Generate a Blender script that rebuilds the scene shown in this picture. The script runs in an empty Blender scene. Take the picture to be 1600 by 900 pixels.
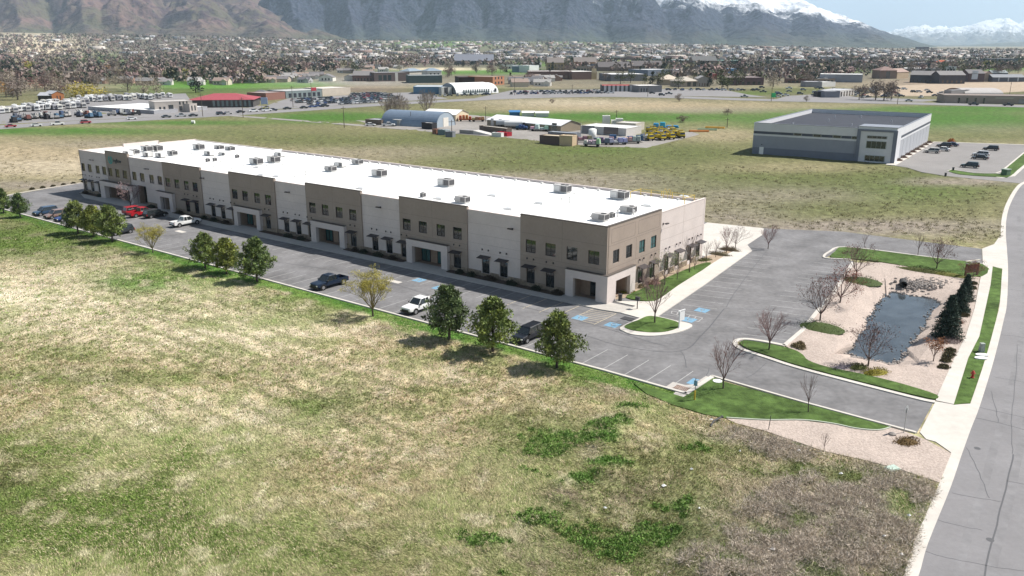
import bpy, math, random
import numpy as np
from mathutils import Vector, Matrix

# ------------------------------------------------------------------ camera, sky, sun, exposure
CAM_H = 34.5
FOC = 1290.0
PITCH = math.atan(380.0 / FOC)
SUN_AZ = math.radians(14.0)        # direction towards the sun, measured from +X to +Y
SUN_EL = math.radians(51.5)
SUN_STRENGTH = 5.0
SKY_STRENGTH = 0.05
EXPOSURE = 0.76

scene = bpy.context.scene
COL = scene.collection
cam_data = bpy.data.cameras.new('camera')
cam_data.sensor_width = 36.0
cam_data.lens = FOC / 1600.0 * 36.0
cam_data.clip_start = 0.5
cam_data.clip_end = 120000.0
cam = bpy.data.objects.new('camera', cam_data)
cam.location = (0, 0, CAM_H)
cam.rotation_euler = (math.pi / 2 - PITCH, 0, 0)
COL.objects.link(cam)
scene.camera = cam

world = bpy.data.worlds.new('World')
scene.world = world
world.use_nodes = True
wn = world.node_tree
wn.nodes.clear()
w_out = wn.nodes.new('ShaderNodeOutputWorld')
w_bg = wn.nodes.new('ShaderNodeBackground')
w_sky = wn.nodes.new('ShaderNodeTexSky')
w_sky.sky_type = 'NISHITA'
w_sky.sun_disc = False
w_sky.sun_elevation = SUN_EL
w_sky.sun_rotation = math.pi / 2 - SUN_AZ
w_sky.altitude = 1400
w_sky.air_density = 1.0
w_sky.dust_density = 4.0
w_sky.ozone_density = 1.0
w_bg.inputs['Strength'].default_value = SKY_STRENGTH
wn.links.new(w_sky.outputs[0], w_bg.inputs[0])
wn.links.new(w_bg.outputs[0], w_out.inputs[0])

sun_data = bpy.data.lights.new('sun', 'SUN')
sun_data.energy = SUN_STRENGTH
sun_data.angle = math.radians(0.53)
sun_data.color = (1.0, 0.955, 0.89)
sun = bpy.data.objects.new('sun', sun_data)
sd = Vector((math.cos(SUN_AZ) * math.cos(SUN_EL), math.sin(SUN_AZ) * math.cos(SUN_EL), math.sin(SUN_EL)))
sun.rotation_euler = sd.to_track_quat('Z', 'Y').to_euler()
sun.location = (60, 60, 120)
COL.objects.link(sun)

scene.view_settings.view_transform = 'Standard'
scene.view_settings.look = 'None'
scene.view_settings.gamma = 1.0
scene.view_settings.use_curve_mapping = False
scene.view_settings.exposure = EXPOSURE
scene.cycles.use_denoising = True
scene.cycles.max_bounces = 6
scene.cycles.diffuse_bounces = 3
scene.cycles.glossy_bounces = 3
scene.cycles.transmission_bounces = 4
scene.cycles.volume_bounces = 2
scene.cycles.transparent_max_bounces = 8

rnd = random.Random(7)
nrs = np.random.RandomState(11)

# ------------------------------------------------------------------ survey: photo point -> place on the ground
def gp(px, py, z=0.0):
    u = (px - 800.0) / FOC
    v = -(py - 450.0) / FOC
    dx, dy, dz = u, math.cos(PITCH) + v * math.sin(PITCH), -math.sin(PITCH) + v * math.cos(PITCH)
    t = (z - CAM_H) / dz
    return (dx * t, dy * t)

def photo(X, Y, Z=0.0):
    Zr = Z - CAM_H
    d = Y * math.cos(PITCH) - Zr * math.sin(PITCH)
    v = Y * math.sin(PITCH) + Zr * math.cos(PITCH)
    d = np.maximum(d, 0.1)
    return 800 + FOC * X / d, 450 - FOC * v / d

def px_height(bx, by, ty):
    """height of an upright thing standing at photo point (bx,by) whose top is at ty"""
    X, Y = gp(bx, by)
    v = -(ty - 450.0) / FOC
    k = (-math.sin(PITCH) + v * math.cos(PITCH)) / (math.cos(PITCH) + v * math.sin(PITCH))
    return CAM_H + k * Y

# building frame: u along the front (to the left), w out of the front
B_O = np.array([13.1, 109.7])
B_TH = math.radians(142.5)
B_U = np.array([math.cos(B_TH), math.sin(B_TH)])
B_W = np.array([-math.sin(B_TH), math.cos(B_TH)])
def bw(u, w):
    q = B_O + u * B_U + w * B_W
    return (float(q[0]), float(q[1]))
def to_b(X, Y):
    return (X - B_O[0]) * B_U[0] + (Y - B_O[1]) * B_U[1], (X - B_O[0]) * B_W[0] + (Y - B_O[1]) * B_W[1]

# ------------------------------------------------------------------ small noise library (numpy)
def _hash(ix, iy, seed):
    h = (ix.astype(np.int64) * 374761393 + iy.astype(np.int64) * 668265263 + seed * 1274126177) & 0xffffffff
    h = ((h ^ (h >> 13)) * 1274126177) & 0xffffffff
    h = h ^ (h >> 16)
    return (h & 0xffff) / 65535.0

def vnoise(x, y, seed=0):
    x = np.asarray(x, float); y = np.asarray(y, float)
    ix = np.floor(x); iy = np.floor(y)
    fx = x - ix; fy = y - iy
    fx = fx * fx * (3 - 2 * fx); fy = fy * fy * (3 - 2 * fy)
    a = _hash(ix, iy, seed); b = _hash(ix + 1, iy, seed)
    c = _hash(ix, iy + 1, seed); d = _hash(ix + 1, iy + 1, seed)
    return (a * (1 - fx) + b * fx) * (1 - fy) + (c * (1 - fx) + d * fx) * fy

def fbm(x, y, oct=4, seed=0, gain=0.5):
    s = 0.0; a = 1.0; n = 0.0
    for o in range(oct):
        s = s + a * vnoise(x * 2 ** o + 17.3 * o, y * 2 ** o - 9.1 * o, seed + o)
        n += a; a *= gain
    return s / n

def ridged(x, y, oct=5, seed=0):
    s = 0.0; a = 1.0; n = 0.0; prev = 1.0
    for o in range(oct):
        v = 1 - np.abs(2 * vnoise(x * 2 ** o + 5.7 * o, y * 2 ** o + 3.3 * o, seed + o) - 1)
        v = v * v
        s = s + a * v * prev; n += a; a *= 0.5; prev = np.clip(v * 1.4, 0, 1)
    return s / n

def sstep(a, b, x):
    t = np.clip((x - a) / (b - a), 0, 1)
    return t * t * (3 - 2 * t)

def in_poly(X, Y, poly):
    X = np.asarray(X); Y = np.asarray(Y)
    r = np.zeros(X.shape, bool)
    n = len(poly)
    for i in range(n):
        x0, y0 = poly[i]; x1, y1 = poly[(i + 1) % n]
        c = ((y0 > Y) != (y1 > Y)) & (X < (x1 - x0) * (Y - y0) / (y1 - y0 + 1e-12) + x0)
        r ^= c
    return r

def poly_dist(X, Y, pts, closed=True):
    d = np.full(np.shape(X), 1e9)
    n = len(pts)
    for i in range(n if closed else n - 1):
        ax, ay = pts[i]; bx, by = pts[(i + 1) % n]
        ex, ey = bx - ax, by - ay
        t = np.clip(((X - ax) * ex + (Y - ay) * ey) / (ex * ex + ey * ey + 1e-9), 0, 1)
        d = np.minimum(d, np.hypot(X - ax - t * ex, Y - ay - t * ey))
    return d

# ------------------------------------------------------------------ materials
MATS = {}
def mat(name, color, rough=0.8, spec=0.3, metal=0.0, var=0.0, scale=1.0, bump=0.0, bscale=None, coat=0.0, var2=0.0, scale2=0.1):
    if name in MATS:
        return MATS[name]
    m = bpy.data.materials.new(name); m.use_nodes = True
    nt = m.node_tree; b = nt.nodes['Principled BSDF']
    b.inputs['Roughness'].default_value = rough
    b.inputs['Specular IOR Level'].default_value = spec
    b.inputs['Metallic'].default_value = metal
    b.inputs['Coat Weight'].default_value = coat
    b.inputs['Base Color'].default_value = (*color, 1)
    if var > 0 or bump > 0 or var2 > 0:
        geo = nt.nodes.new('ShaderNodeNewGeometry')
        src = None
        def noise(sc, det=5):
            n = nt.nodes.new('ShaderNodeTexNoise'); n.inputs['Scale'].default_value = sc
            n.inputs['Detail'].default_value = det; n.inputs['Roughness'].default_value = 0.6
            nt.links.new(geo.outputs['Position'], n.inputs['Vector']); return n
        def vmul(prev, n, amt):
            mr = nt.nodes.new('ShaderNodeMapRange')
            mr.inputs['From Min'].default_value = 0.3; mr.inputs['From Max'].default_value = 0.7
            mr.inputs['To Min'].default_value = 1 - amt; mr.inputs['To Max'].default_value = 1 + amt
            nt.links.new(n.outputs[0], mr.inputs['Value'])
            vm = nt.nodes.new('ShaderNodeVectorMath'); vm.operation = 'SCALE'
            if prev is None: vm.inputs[0].default_value = color
            else: nt.links.new(prev, vm.inputs[0])
            nt.links.new(mr.outputs[0], vm.inputs['Scale'])
            return vm.outputs[0]
        if var > 0: src = vmul(src, noise(scale), var)
        if var2 > 0: src = vmul(src, noise(scale2, 3), var2)
        if src is not None: nt.links.new(src, b.inputs['Base Color'])
        if bump > 0:
            n = noise(bscale or scale * 2)
            bp = nt.nodes.new('ShaderNodeBump'); bp.inputs['Strength'].default_value = bump
            bp.inputs['Distance'].default_value = 0.1
            nt.links.new(n.outputs[0], bp.inputs['Height']); nt.links.new(bp.outputs[0], b.inputs['Normal'])
    MATS[name] = m
    return m

def mat_attr(name, rough=0.9, spec=0.1, var=0.2, scale=3.0, bump=0.0, bscale=4.0, trans=0.0, attr='tint', fine=0.0, fscale=8.0):
    """colour from a per-vertex colour of the surface, with grain"""
    if name in MATS: return MATS[name]
    m = bpy.data.materials.new(name); m.use_nodes = True
    nt = m.node_tree; b = nt.nodes['Principled BSDF']
    b.inputs['Roughness'].default_value = rough; b.inputs['Specular IOR Level'].default_value = spec
    at = nt.nodes.new('ShaderNodeVertexColor'); at.layer_name = attr
    geo = nt.nodes.new('ShaderNodeNewGeometry')
    out = at.outputs[0]
    for sc, am in ((scale, var), (fscale, fine)):
        if am <= 0: continue
        n = nt.nodes.new('ShaderNodeTexNoise'); n.inputs['Scale'].default_value = sc; n.inputs['Detail'].default_value = 6
        n.inputs['Roughness'].default_value = 0.65
        nt.links.new(geo.outputs['Position'], n.inputs['Vector'])
        mr = nt.nodes.new('ShaderNodeMapRange'); mr.inputs['From Min'].default_value = 0.3; mr.inputs['From Max'].default_value = 0.7
        mr.inputs['To Min'].default_value = 1 - am; mr.inputs['To Max'].default_value = 1 + am
        nt.links.new(n.outputs[0], mr.inputs['Value'])
        vm = nt.nodes.new('ShaderNodeVectorMath'); vm.operation = 'SCALE'
        nt.links.new(out, vm.inputs[0]); nt.links.new(mr.outputs[0], vm.inputs['Scale']); out = vm.outputs[0]
    nt.links.new(out, b.inputs['Base Color'])
    if bump > 0:
        n = nt.nodes.new('ShaderNodeTexNoise'); n.inputs['Scale'].default_value = bscale; n.inputs['Detail'].default_value = 6
        nt.links.new(geo.outputs['Position'], n.inputs['Vector'])
        bp = nt.nodes.new('ShaderNodeBump'); bp.inputs['Strength'].default_value = bump; bp.inputs['Distance'].default_value = 0.3
        nt.links.new(n.outputs[0], bp.inputs['Height']); nt.links.new(bp.outputs[0], b.inputs['Normal'])
    MATS[name] = m
    return m

def glass_mat(name, color, rough=0.06):
    m = mat(name, color, rough=rough, spec=0.9, coat=0.3)
    return m

# ------------------------------------------------------------------ mesh builders
class MB:
    def __init__(s): s.v = []; s.f = []; s.m = []
    def quad(s, a, b, c, d, mi=0):
        n = len(s.v); s.v += [a, b, c, d]; s.f.append((n, n + 1, n + 2, n + 3)); s.m.append(mi)
    def face(s, pts, mi=0):
        n = len(s.v); s.v += list(pts); s.f.append(tuple(range(n, n + len(pts)))); s.m.append(mi)
    def box(s, x0, x1, y0, y1, z0, z1, mi=0):
        n = len(s.v)
        s.v += [(x0, y0, z0), (x1, y0, z0), (x1, y1, z0), (x0, y1, z0), (x0, y0, z1), (x1, y0, z1), (x1, y1, z1), (x0, y1, z1)]
        for q in ((0, 3, 2, 1), (4, 5, 6, 7), (0, 1, 5, 4), (1, 2, 6, 5), (2, 3, 7, 6), (3, 0, 4, 7)):
            s.f.append(tuple(n + i for i in q)); s.m.append(mi)
        return s
    def frustum(s, b, t, z0, z1, mi=0):
        """b,t = (x0,x1,y0,y1) at bottom and top"""
        n = len(s.v)
        s.v += [(b[0], b[2], z0), (b[1], b[2], z0), (b[1], b[3], z0), (b[0], b[3], z0), (t[0], t[2], z1), (t[1], t[2], z1), (t[1], t[3], z1), (t[0], t[3], z1)]
        for q in ((0, 3, 2, 1), (4, 5, 6, 7), (0, 1, 5, 4), (1, 2, 6, 5), (2, 3, 7, 6), (3, 0, 4, 7)):
            s.f.append(tuple(n + i for i in q)); s.m.append(mi)
        return s
    def prism(s, poly, z0, z1, mi=0, bottom=False):
        n = len(s.v); k = len(poly)
        a = sum(poly[i][0] * poly[(i + 1) % k][1] - poly[(i + 1) % k][0] * poly[i][1] for i in range(k))
        if a < 0: poly = poly[::-1]
        s.v += [(p[0], p[1], z0) for p in poly] + [(p[0], p[1], z1) for p in poly]
        for i in range(k):
            j = (i + 1) % k
            s.f.append((n + i, n + j, n + k + j, n + k + i)); s.m.append(mi)
        s.f.append(tuple(n + k + i for i in range(k))); s.m.append(mi)
        if bottom: s.f.append(tuple(n + i for i in range(k))[::-1]); s.m.append(mi)
        return s
    def tube(s, pts, rad, n=6, mi=0, cap=True):
        base = len(s.v); P = [Vector(p) for p in pts]
        for i, p in enumerate(P):
            d = (P[min(i + 1, len(P) - 1)] - P[max(i - 1, 0)]).normalized()
            a = d.orthogonal().normalized(); b = d.cross(a)
            r = rad[i] if hasattr(rad, '__len__') else rad
            for k in range(n):
                t = 2 * math.pi * k / n
                q = p + (a * math.cos(t) + b * math.sin(t)) * r
                s.v.append(tuple(q))
        for i in range(len(P) - 1):
            for k in range(n):
                k2 = (k + 1) % n
                s.f.append((base + i * n + k, base + i * n + k2, base + (i + 1) * n + k2, base + (i + 1) * n + k)); s.m.append(mi)
        if cap:
            s.f.append(tuple(base + k for k in range(n))[::-1]); s.m.append(mi)
            e = base + (len(P) - 1) * n
            s.f.append(tuple(e + k for k in range(n))); s.m.append(mi)
        return s
    def cyl(s, x, y, z0, z1, r, n=12, mi=0, r2=None):
        return s.tube([(x, y, z0), (x, y, z1)], [r, r if r2 is None else r2], n, mi)
    def mesh(s, name, mats, smooth=False):
        me = bpy.data.meshes.new(name)
        me.from_pydata(s.v, [], s.f)
        if not isinstance(mats, (list, tuple)): mats = [mats]
        for m in mats: me.materials.append(m)
        if len(mats) > 1: me.polygons.foreach_set('material_index', s.m)
        if smooth: me.polygons.foreach_set('use_smooth', [True] * len(s.f))
        me.update()
        return me

def np_mesh(name, verts, faces, material, colors=None, smooth=False, k=3, attr='tint'):
    """big mesh from numpy arrays; faces (n,k)"""
    me = bpy.data.meshes.new(name)
    nv, nf = len(verts), len(faces)
    me.vertices.add(nv); me.vertices.foreach_set('co', np.asarray(verts, np.float32).ravel())
    me.loops.add(nf * k); me.loops.foreach_set('vertex_index', np.asarray(faces, np.int32).ravel())
    me.polygons.add(nf)
    me.polygons.foreach_set('loop_start', np.arange(0, nf * k, k, dtype=np.int32))
    if smooth: me.polygons.foreach_set('use_smooth', np.ones(nf, bool))
    if colors is not None:
        ca = me.color_attributes.new(attr, 'FLOAT_COLOR', 'POINT')
        c4 = np.ones((nv, 4), np.float32); c4[:, :3] = colors
        ca.data.foreach_set('color', c4.ravel())
    me.materials.append(material)
    me.update(calc_edges=True)
    return me

def link(name, me, parent=None, loc=(0, 0, 0), rz=0.0, scale=None):
    o = bpy.data.objects.new(name, me); COL.objects.link(o)
    o.location = loc; o.rotation_euler = (0, 0, rz)
    if scale is not None: o.scale = scale if hasattr(scale, '__len__') else (scale,) * 3
    if parent is not None: o.parent = parent
    return o
def tag(o, label, cat, group=None):
    o['label'] = label; o['category'] = cat
    if group: o['group'] = group
    return o
def structure(o): o['kind'] = 'structure'; return o
def stuff(o): o['kind'] = 'stuff'; return o
def thing(name, label, cat, loc=(0, 0, 0), rz=0.0, group=None, scale=None):
    o = link(name, None, None, loc, rz, scale); o.empty_display_size = 0.5
    return tag(o, label, cat, group)
def part(name, mb, m, parent, smooth=False, loc=(0, 0, 0), rz=0.0):
    me = mb if isinstance(mb, bpy.types.Mesh) else mb.mesh(name, m, smooth)
    return link(name, me, parent, loc, rz)
def pxs(*pts): return [gp(*p) for p in pts]

def sheet(name, poly, z, m, parent=None, skirt=0.3):
    o = link(name, MB().prism(list(poly), z - skirt, z).mesh(name, m), parent)
    return o
def strip_poly(pts, wl, wr):
    """polyline -> polygon offset to the left by wl and right by wr"""
    L = []; R = []
    n = len(pts)
    for i in range(n):
        a = pts[max(i - 1, 0)]; b = pts[min(i + 1, n - 1)]
        dx, dy = b[0] - a[0], b[1] - a[1]; l = math.hypot(dx, dy) or 1
        nx, ny = -dy / l, dx / l
        L.append((pts[i][0] + nx * wl, pts[i][1] + ny * wl)); R.append((pts[i][0] - nx * wr, pts[i][1] - ny * wr))
    return L, R
def ribbon(name, pts, wl, wr, z0, z1, m, parent=None):
    L, R = strip_poly(pts, wl, wr)
    b = MB()
    for i in range(len(pts) - 1):
        l0, l1, r0, r1 = L[i], L[i + 1], R[i], R[i + 1]
        b.quad((*r0, z1), (*r1, z1), (*l1, z1), (*l0, z1))
        b.quad((*l0, z0), (*l0, z1), (*l1, z1), (*l1, z0))
        b.quad((*r0, z1), (*r0, z0), (*r1, z0), (*r1, z1))
    for q in (0, -1):
        b.quad((*L[q], z0), (*R[q], z0), (*R[q], z1), (*L[q], z1))
    return link(name, b.mesh(name, m), parent)
def smooth_pts(pts, n=6, closed=False):
    out = []; N = len(pts)
    rng = range(N if closed else N - 1)
    for i in rng:
        if closed: p0, p1, p2, p3 = pts[i - 1], pts[i], pts[(i + 1) % N], pts[(i + 2) % N]
        else: p0, p1, p2, p3 = pts[max(i - 1, 0)], pts[i], pts[i + 1], pts[min(i + 2, N - 1)]
        for k in range(n):
            t = k / n
            out.append(tuple(0.5 * (2 * p1[j] + (p2[j] - p0[j]) * t + (2 * p0[j] - 5 * p1[j] + 4 * p2[j] - p3[j]) * t * t + (3 * p1[j] - p0[j] - 3 * p2[j] + p3[j]) * t ** 3) for j in range(2)))
    if not closed: out.append(tuple(pts[-1]))
    return out
# ------------------------------------------------------------------ site outlines (surveyed)
LOT_B = [(-22.9, 21.5), (140, 21.5), (152, 19), (158, 12.8), (162.4, -6.6), (166, -40), (149, -46), (11.7, -59.2), (0.9, -60.6), (-12.2, -67), (-35.9, -67.6),
         (-37.9, -55.7), (-16.7, -54), (-16.1, -44.3), (-20.6, -45.1), (-23.5, -24.5), (-24.5, -14.6), (-25.8, 1.6), (-21.2, 2.9), (-20.6, 4.6), (-29.6, 7.4), (-43.5, 8.0), (-43.8, 17.1), (-32.8, 16.5), (-23, 16)]
LOT = [bw(*p) for p in LOT_B]
GUTTER = smooth_pts(pxs((1720, 250), (1640, 268), (1600, 284), (1586.6, 294), (1573, 317), (1566, 339), (1564, 364), (1565, 388), (1566, 421), (1563, 472), (1557, 500), (1541, 559), (1517, 631), (1503, 665), (1486, 709), (1468, 758), (1431, 844), (1413, 900)) + [(20.5, 39.5), (13.0, 28.0), (5.0, 16.0), (-6.0, 0.0), (-30.0, -36.0)], 4)
GRAVEL = pxs((1226, 541), (1254, 517), (1278, 487), (1302, 459), (1333, 411), (1377, 411), (1416, 417), (1475, 428), (1531, 434), (1522, 483), (1508, 527), (1490.7, 561), (1469, 609), (1464.5, 618), (1414, 603), (1355, 588), (1294, 575.5), (1262, 565), (1254, 556), (1236, 546.5))
POND0 = smooth_pts(pxs((1392, 449), (1430, 454), (1471, 463), (1458, 485), (1430, 527), (1401, 558), (1375, 556), (1325, 547), (1332, 533), (1349, 505), (1360, 485), (1375, 465)), 4, True)
POND = [(x + .5 * math.sin(i * 2.3) * math.sin(i * .9 + 1), y + .5 * math.cos(i * 1.7) * math.sin(i * 1.3)) for i, (x, y) in enumerate(POND0)]
SOUTH_GRAVEL = pxs((1135, 655), (1197, 658), (1253, 658), (1300, 663.5), (1337, 671), (1372, 674), (1392, 669), (1416, 676), (1447, 688), (1486, 709.5), (1468, 755), (1403, 733), (1347, 719), (1285, 705), (1198, 675), (1150, 662))
SOUTH_LAWN = pxs((990, 600), (1030, 611), (1068, 621.5), (1111, 592), (1250, 630), (1360, 660), (1391, 668.5), (1372, 673.5), (1337, 670.7), (1300, 663), (1253, 657.6), (1197, 657.6), (1135, 654.5), (1100, 648), (1050, 633), (1010, 616))
YARD = pxs((555, 188), (600, 190), (690, 176), (765, 182), (905, 200), (1010, 212), (1080, 206), (1095, 210), (1010, 231), (930, 229), (860, 222), (790, 215), (700, 208), (600, 199))
LOT2 = pxs((1398, 259), (1459, 222), (1600, 226), (1680, 229), (1690, 262), (1640, 300), (1598, 287), (1478, 275), (1440, 269), (1418, 262))
HWY_L = smooth_pts(pxs((-260, 232), (-60, 205), (0, 199), (100, 192.5), (200, 187.5), (300, 182), (400, 176), (500, 169.5), (600, 163), (700, 157.5), (800, 153), (900, 150.5)), 4)
HWY_R = smooth_pts(pxs((860, 150.5), (960, 150), (1060, 152), (1150, 155), (1250, 157.5), (1400, 161), (1600, 166), (1750, 170)), 4)

# ------------------------------------------------------------------ ground colour: kinds of growth, laid out in patches
C_STRAW = np.array([0.44, 0.36, 0.235]); C_PALE = np.array([0.56, 0.48, 0.35]); C_GREEN = np.array([0.125, 0.178, 0.045])
C_DEEP = np.array([0.052, 0.105, 0.022]); C_WEED = np.array([0.325, 0.278, 0.228]); C_OLIVE = np.array([0.148, 0.168, 0.062])
C_DIRT = np.array([0.24, 0.19, 0.145]); C_LUSH = np.array([0.088, 0.19, 0.034]); C_TOWN = np.array([0.125, 0.115, 0.09]); C_GREY = np.array([0.30, 0.285, 0.27])
BLOBS = [  # photo x, y, rx, ry, colour, strength
    (100, 90, 900, 55, C_TOWN, 0.9), (1100, 100, 800, 50, C_TOWN, 0.9),
    (60, 88, 90, 7, C_PALE, .8), (150, 95, 60, 5, C_LUSH, .6), (330, 133, 130, 10, C_LUSH, 1), (470, 132, 60, 6, C_LUSH, .9),
    (300, 145, 90, 6, C_GREEN, .7), (560, 128, 120, 7, C_GREY, .5), (560, 140, 90, 5, C_DIRT, .8), (740, 112, 140, 5, C_LUSH, .8), (690, 108, 80, 2.5, C_PALE, .8),
    (640, 72, 120, 5, C_PALE, .7), (680, 80, 110, 5, C_LUSH, .6), (960, 98, 170, 6, C_OLIVE, .8), (850, 100, 60, 5, C_LUSH, .5), (900, 76, 90, 6, C_LUSH, .5), (1560, 103, 90, 8, C_LUSH, .9), (1500, 130, 130, 10, C_DIRT, 1), (1350, 143, 160, 8, C_DIRT, .8),
    (1330, 110, 40, 5, C_LUSH, .5), (1250, 142, 90, 7, C_OLIVE, .8), (1170, 146, 50, 4, C_GREEN, .8), (730, 140, 90, 6, C_OLIVE, .7),
    # beyond the main building
    (120, 240, 330, 42, C_STRAW, .95), (300, 215, 300, 16, C_OLIVE, .6), (60, 262, 180, 14, C_PALE, .6), (60, 205, 240, 7, C_LUSH, .85), (280, 192, 150, 4.5, C_LUSH, .8), (60, 290, 110, 8, C_WEED, .8), (180, 225, 110, 7, C_WEED, .5),
    (520, 183, 110, 9, C_LUSH, 1.0), (600, 222, 260, 14, C_OLIVE, .75), (560, 245, 220, 16, C_STRAW, .5), (640, 240, 160, 12, C_WEED, .45),
    (860, 252, 240, 24, C_OLIVE, .9), (950, 235, 130, 8, C_GREEN, .7), (880, 285, 280, 16, C_WEED, .75), (1000, 168, 240, 11, C_STRAW, .9), (880, 160, 130, 6, C_PALE, .55),
    (950, 183, 240, 9, C_LUSH, .95), (1130, 172, 120, 5, C_WEED, .5), (1130, 210, 70, 12, C_STRAW, .6), (1080, 240, 90, 14, C_OLIVE, .9), (1420, 186, 300, 17, C_LUSH, 1.0), (1250, 165, 160, 5, C_STRAW, .35), (1540, 200, 100, 8, C_WEED, .2), (1520, 170, 160, 5, C_LUSH, .9),
    (1300, 285, 260, 30, C_OLIVE, 1), (1250, 262, 130, 9, C_STRAW, .4), (1450, 300, 110, 22, C_GREEN, .55), (1200, 310, 160, 20, C_WEED, .55), (1350, 355, 260, 14, C_WEED, .95), (1160, 335, 80, 15, C_WEED, .7), (1500, 284, 90, 7, C_WEED, .8), (1330, 325, 200, 14, C_OLIVE, .6),
    # the field in front
    (120, 470, 260, 75, C_PALE, .85), (420, 540, 260, 70, C_PALE, .7), (650, 560, 200, 60, C_STRAW, .9), (300, 620, 300, 60, C_STRAW, .9), (560, 660, 240, 70, C_PALE, .55), (700, 640, 160, 60, C_STRAW, .9), (520, 780, 140, 90, C_STRAW, .9), (200, 660, 120, 40, C_PALE, .55), (60, 640, 90, 30, C_STRAW, .6), (1000, 660, 130, 40, C_STRAW, .7),
    (60, 375, 190, 28, C_GREEN, .9), (230, 440, 90, 18, C_LUSH, .8), (330, 425, 190, 22, C_GREEN, .7), (480, 478, 110, 18, C_GREEN, .6), (160, 590, 200, 14, C_GREEN, .55), (330, 505, 40, 9, C_GREEN, .7), (430, 505, 50, 9, C_GREEN, .5),
    (110, 800, 330, 120, C_GREEN, .85), (330, 700, 120, 45, C_GREEN, .55), (60, 700, 90, 25, C_GREEN, .7), (380, 860, 220, 60, C_GREEN, .7), (480, 640, 70, 25, C_GREEN, .6), (760, 850, 190, 70, C_GREEN, .45), (840, 690, 90, 60, C_GREEN, .6), (1000, 830, 150, 80, C_GREEN, .5), (1080, 700, 90, 35, C_GREEN, .5),
    (940, 690, 36, 13, C_LUSH, 1), (955, 665, 36, 12, C_LUSH, 1), (948, 730, 34, 12, C_LUSH, 1), (905, 758, 36, 12, C_LUSH, .95), (840, 815, 34, 12, C_LUSH, .9), (770, 850, 34, 10, C_LUSH, .8), (985, 640, 30, 10, C_LUSH, .7), (1020, 840, 60, 25, C_LUSH, .5), (870, 690, 40, 25, C_LUSH, .5), (1075, 790, 40, 18, C_LUSH, .5),
    (880, 790, 40, 18, C_DIRT, .8), (860, 870, 70, 25, C_DIRT, .6), (980, 610, 80, 10, C_DIRT, .6), (620, 518, 60, 10, C_DIRT, .7), (980, 770, 50, 30, C_DIRT, .5),
    (1330, 800, 190, 85, C_WEED, 1), (1230, 880, 180, 60, C_WEED, 1), (1260, 690, 90, 14, C_WEED, .9), (1380, 735, 80, 12, C_WEED, .8), (1150, 680, 60, 14, C_WEED, .8), (1420, 790, 34, 40, C_GREEN, .7), (1240, 735, 90, 13, C_GREEN, .6), (1330, 745, 60, 10, C_OLIVE, .7), (1405, 890, 20, 20, C_GREEN, .7),
]
def ground_color(X, Y):
    px, py = photo(X, Y)
    n1 = fbm(X / 9, Y / 9, 4, 3); n2 = fbm(X / 2.2, Y / 2.2, 4, 9); n3 = fbm(X / 30, Y / 30, 3, 21)
    far = sstep(200, 900, Y)
    k0 = np.clip(0.55 * n3 + .45 * sstep(120, 170, Y) * (Y < 700), 0, 1)[..., None]
    c = C_STRAW * (1 - k0) + C_OLIVE * k0
    wx = 26 * (n1 - 0.5); wy = 14 * (n2 - 0.5)
    for (bx, by, rx, ry, cc, st) in BLOBS:
        d2 = ((px + wx * np.minimum(1, rx / 60) - bx) / rx) ** 2 + ((py + wy * np.minimum(1, ry / 40) - by) / ry) ** 2
        w = np.exp(-np.minimum(d2, 30) ** 1.4)
        k = np.clip(st * w * (0.55 + 1.1 * (0.5 * n1 + 0.5 * n2)), 0, 1)
        c = c * (1 - k[..., None]) + cc * k[..., None]
    # streaks of growth and bare spots
    t = sstep(0.52, 0.64, n2) * (1 - far) * 0.62
    g = C_GREEN * 0.9 + C_DEEP * 0.1
    near = sstep(330, 420, py)
    c = c * (1 - (t * near * 0.75)[..., None]) + g * (t * near * 0.75)[..., None]
    t2 = sstep(0.40, 0.28, n2) * near * 0.6
    c = c * (1 - t2[..., None]) + C_PALE * t2[..., None]
    # mown-less strip of turf along the kerb
    bu, bv = to_b(X, Y)
    e = bv - 24.4 - 2.6 * (n1 - 0.5) - 2.0 * (n2 - 0.5)
    k = (1 - sstep(-0.8, 0.6, e)) * (bv > 15) * (bu > -24) * (bu < 150)
    turf = C_LUSH * 0.85 * (0.8 + 0.5 * n2)[..., None]
    c = c * (1 - k[..., None]) + turf * k[..., None]
    k = (1 - sstep(-1.0, 5.0, e)) * (bv > 15) * (bu > -24) * (bu < 150) * sstep(.42, .6, n2) * .7
    c = c * (1 - k[..., None]) + C_GREEN * k[..., None]
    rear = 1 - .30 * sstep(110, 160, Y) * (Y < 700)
    n4 = fbm(X / .8, Y / .8, 3, 15)
    # old wheel and mower tracks run parallel to the kerb
    lane = bv + 1.6 * (n1 - .5)
    k = np.exp(-((lane / 3.1 - np.floor(lane / 3.1) - .5) / .10) ** 2) * sstep(.45, .62, fbm(X / 18, Y / 18, 3, 91)) * (bv > 27) * .55
    c = c * (1 - k[..., None]) + C_GREEN * .8 * k[..., None]
    return c * ((0.80 + 0.36 * n2) * (0.82 + .36 * n4) * rear)[..., None]

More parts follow.
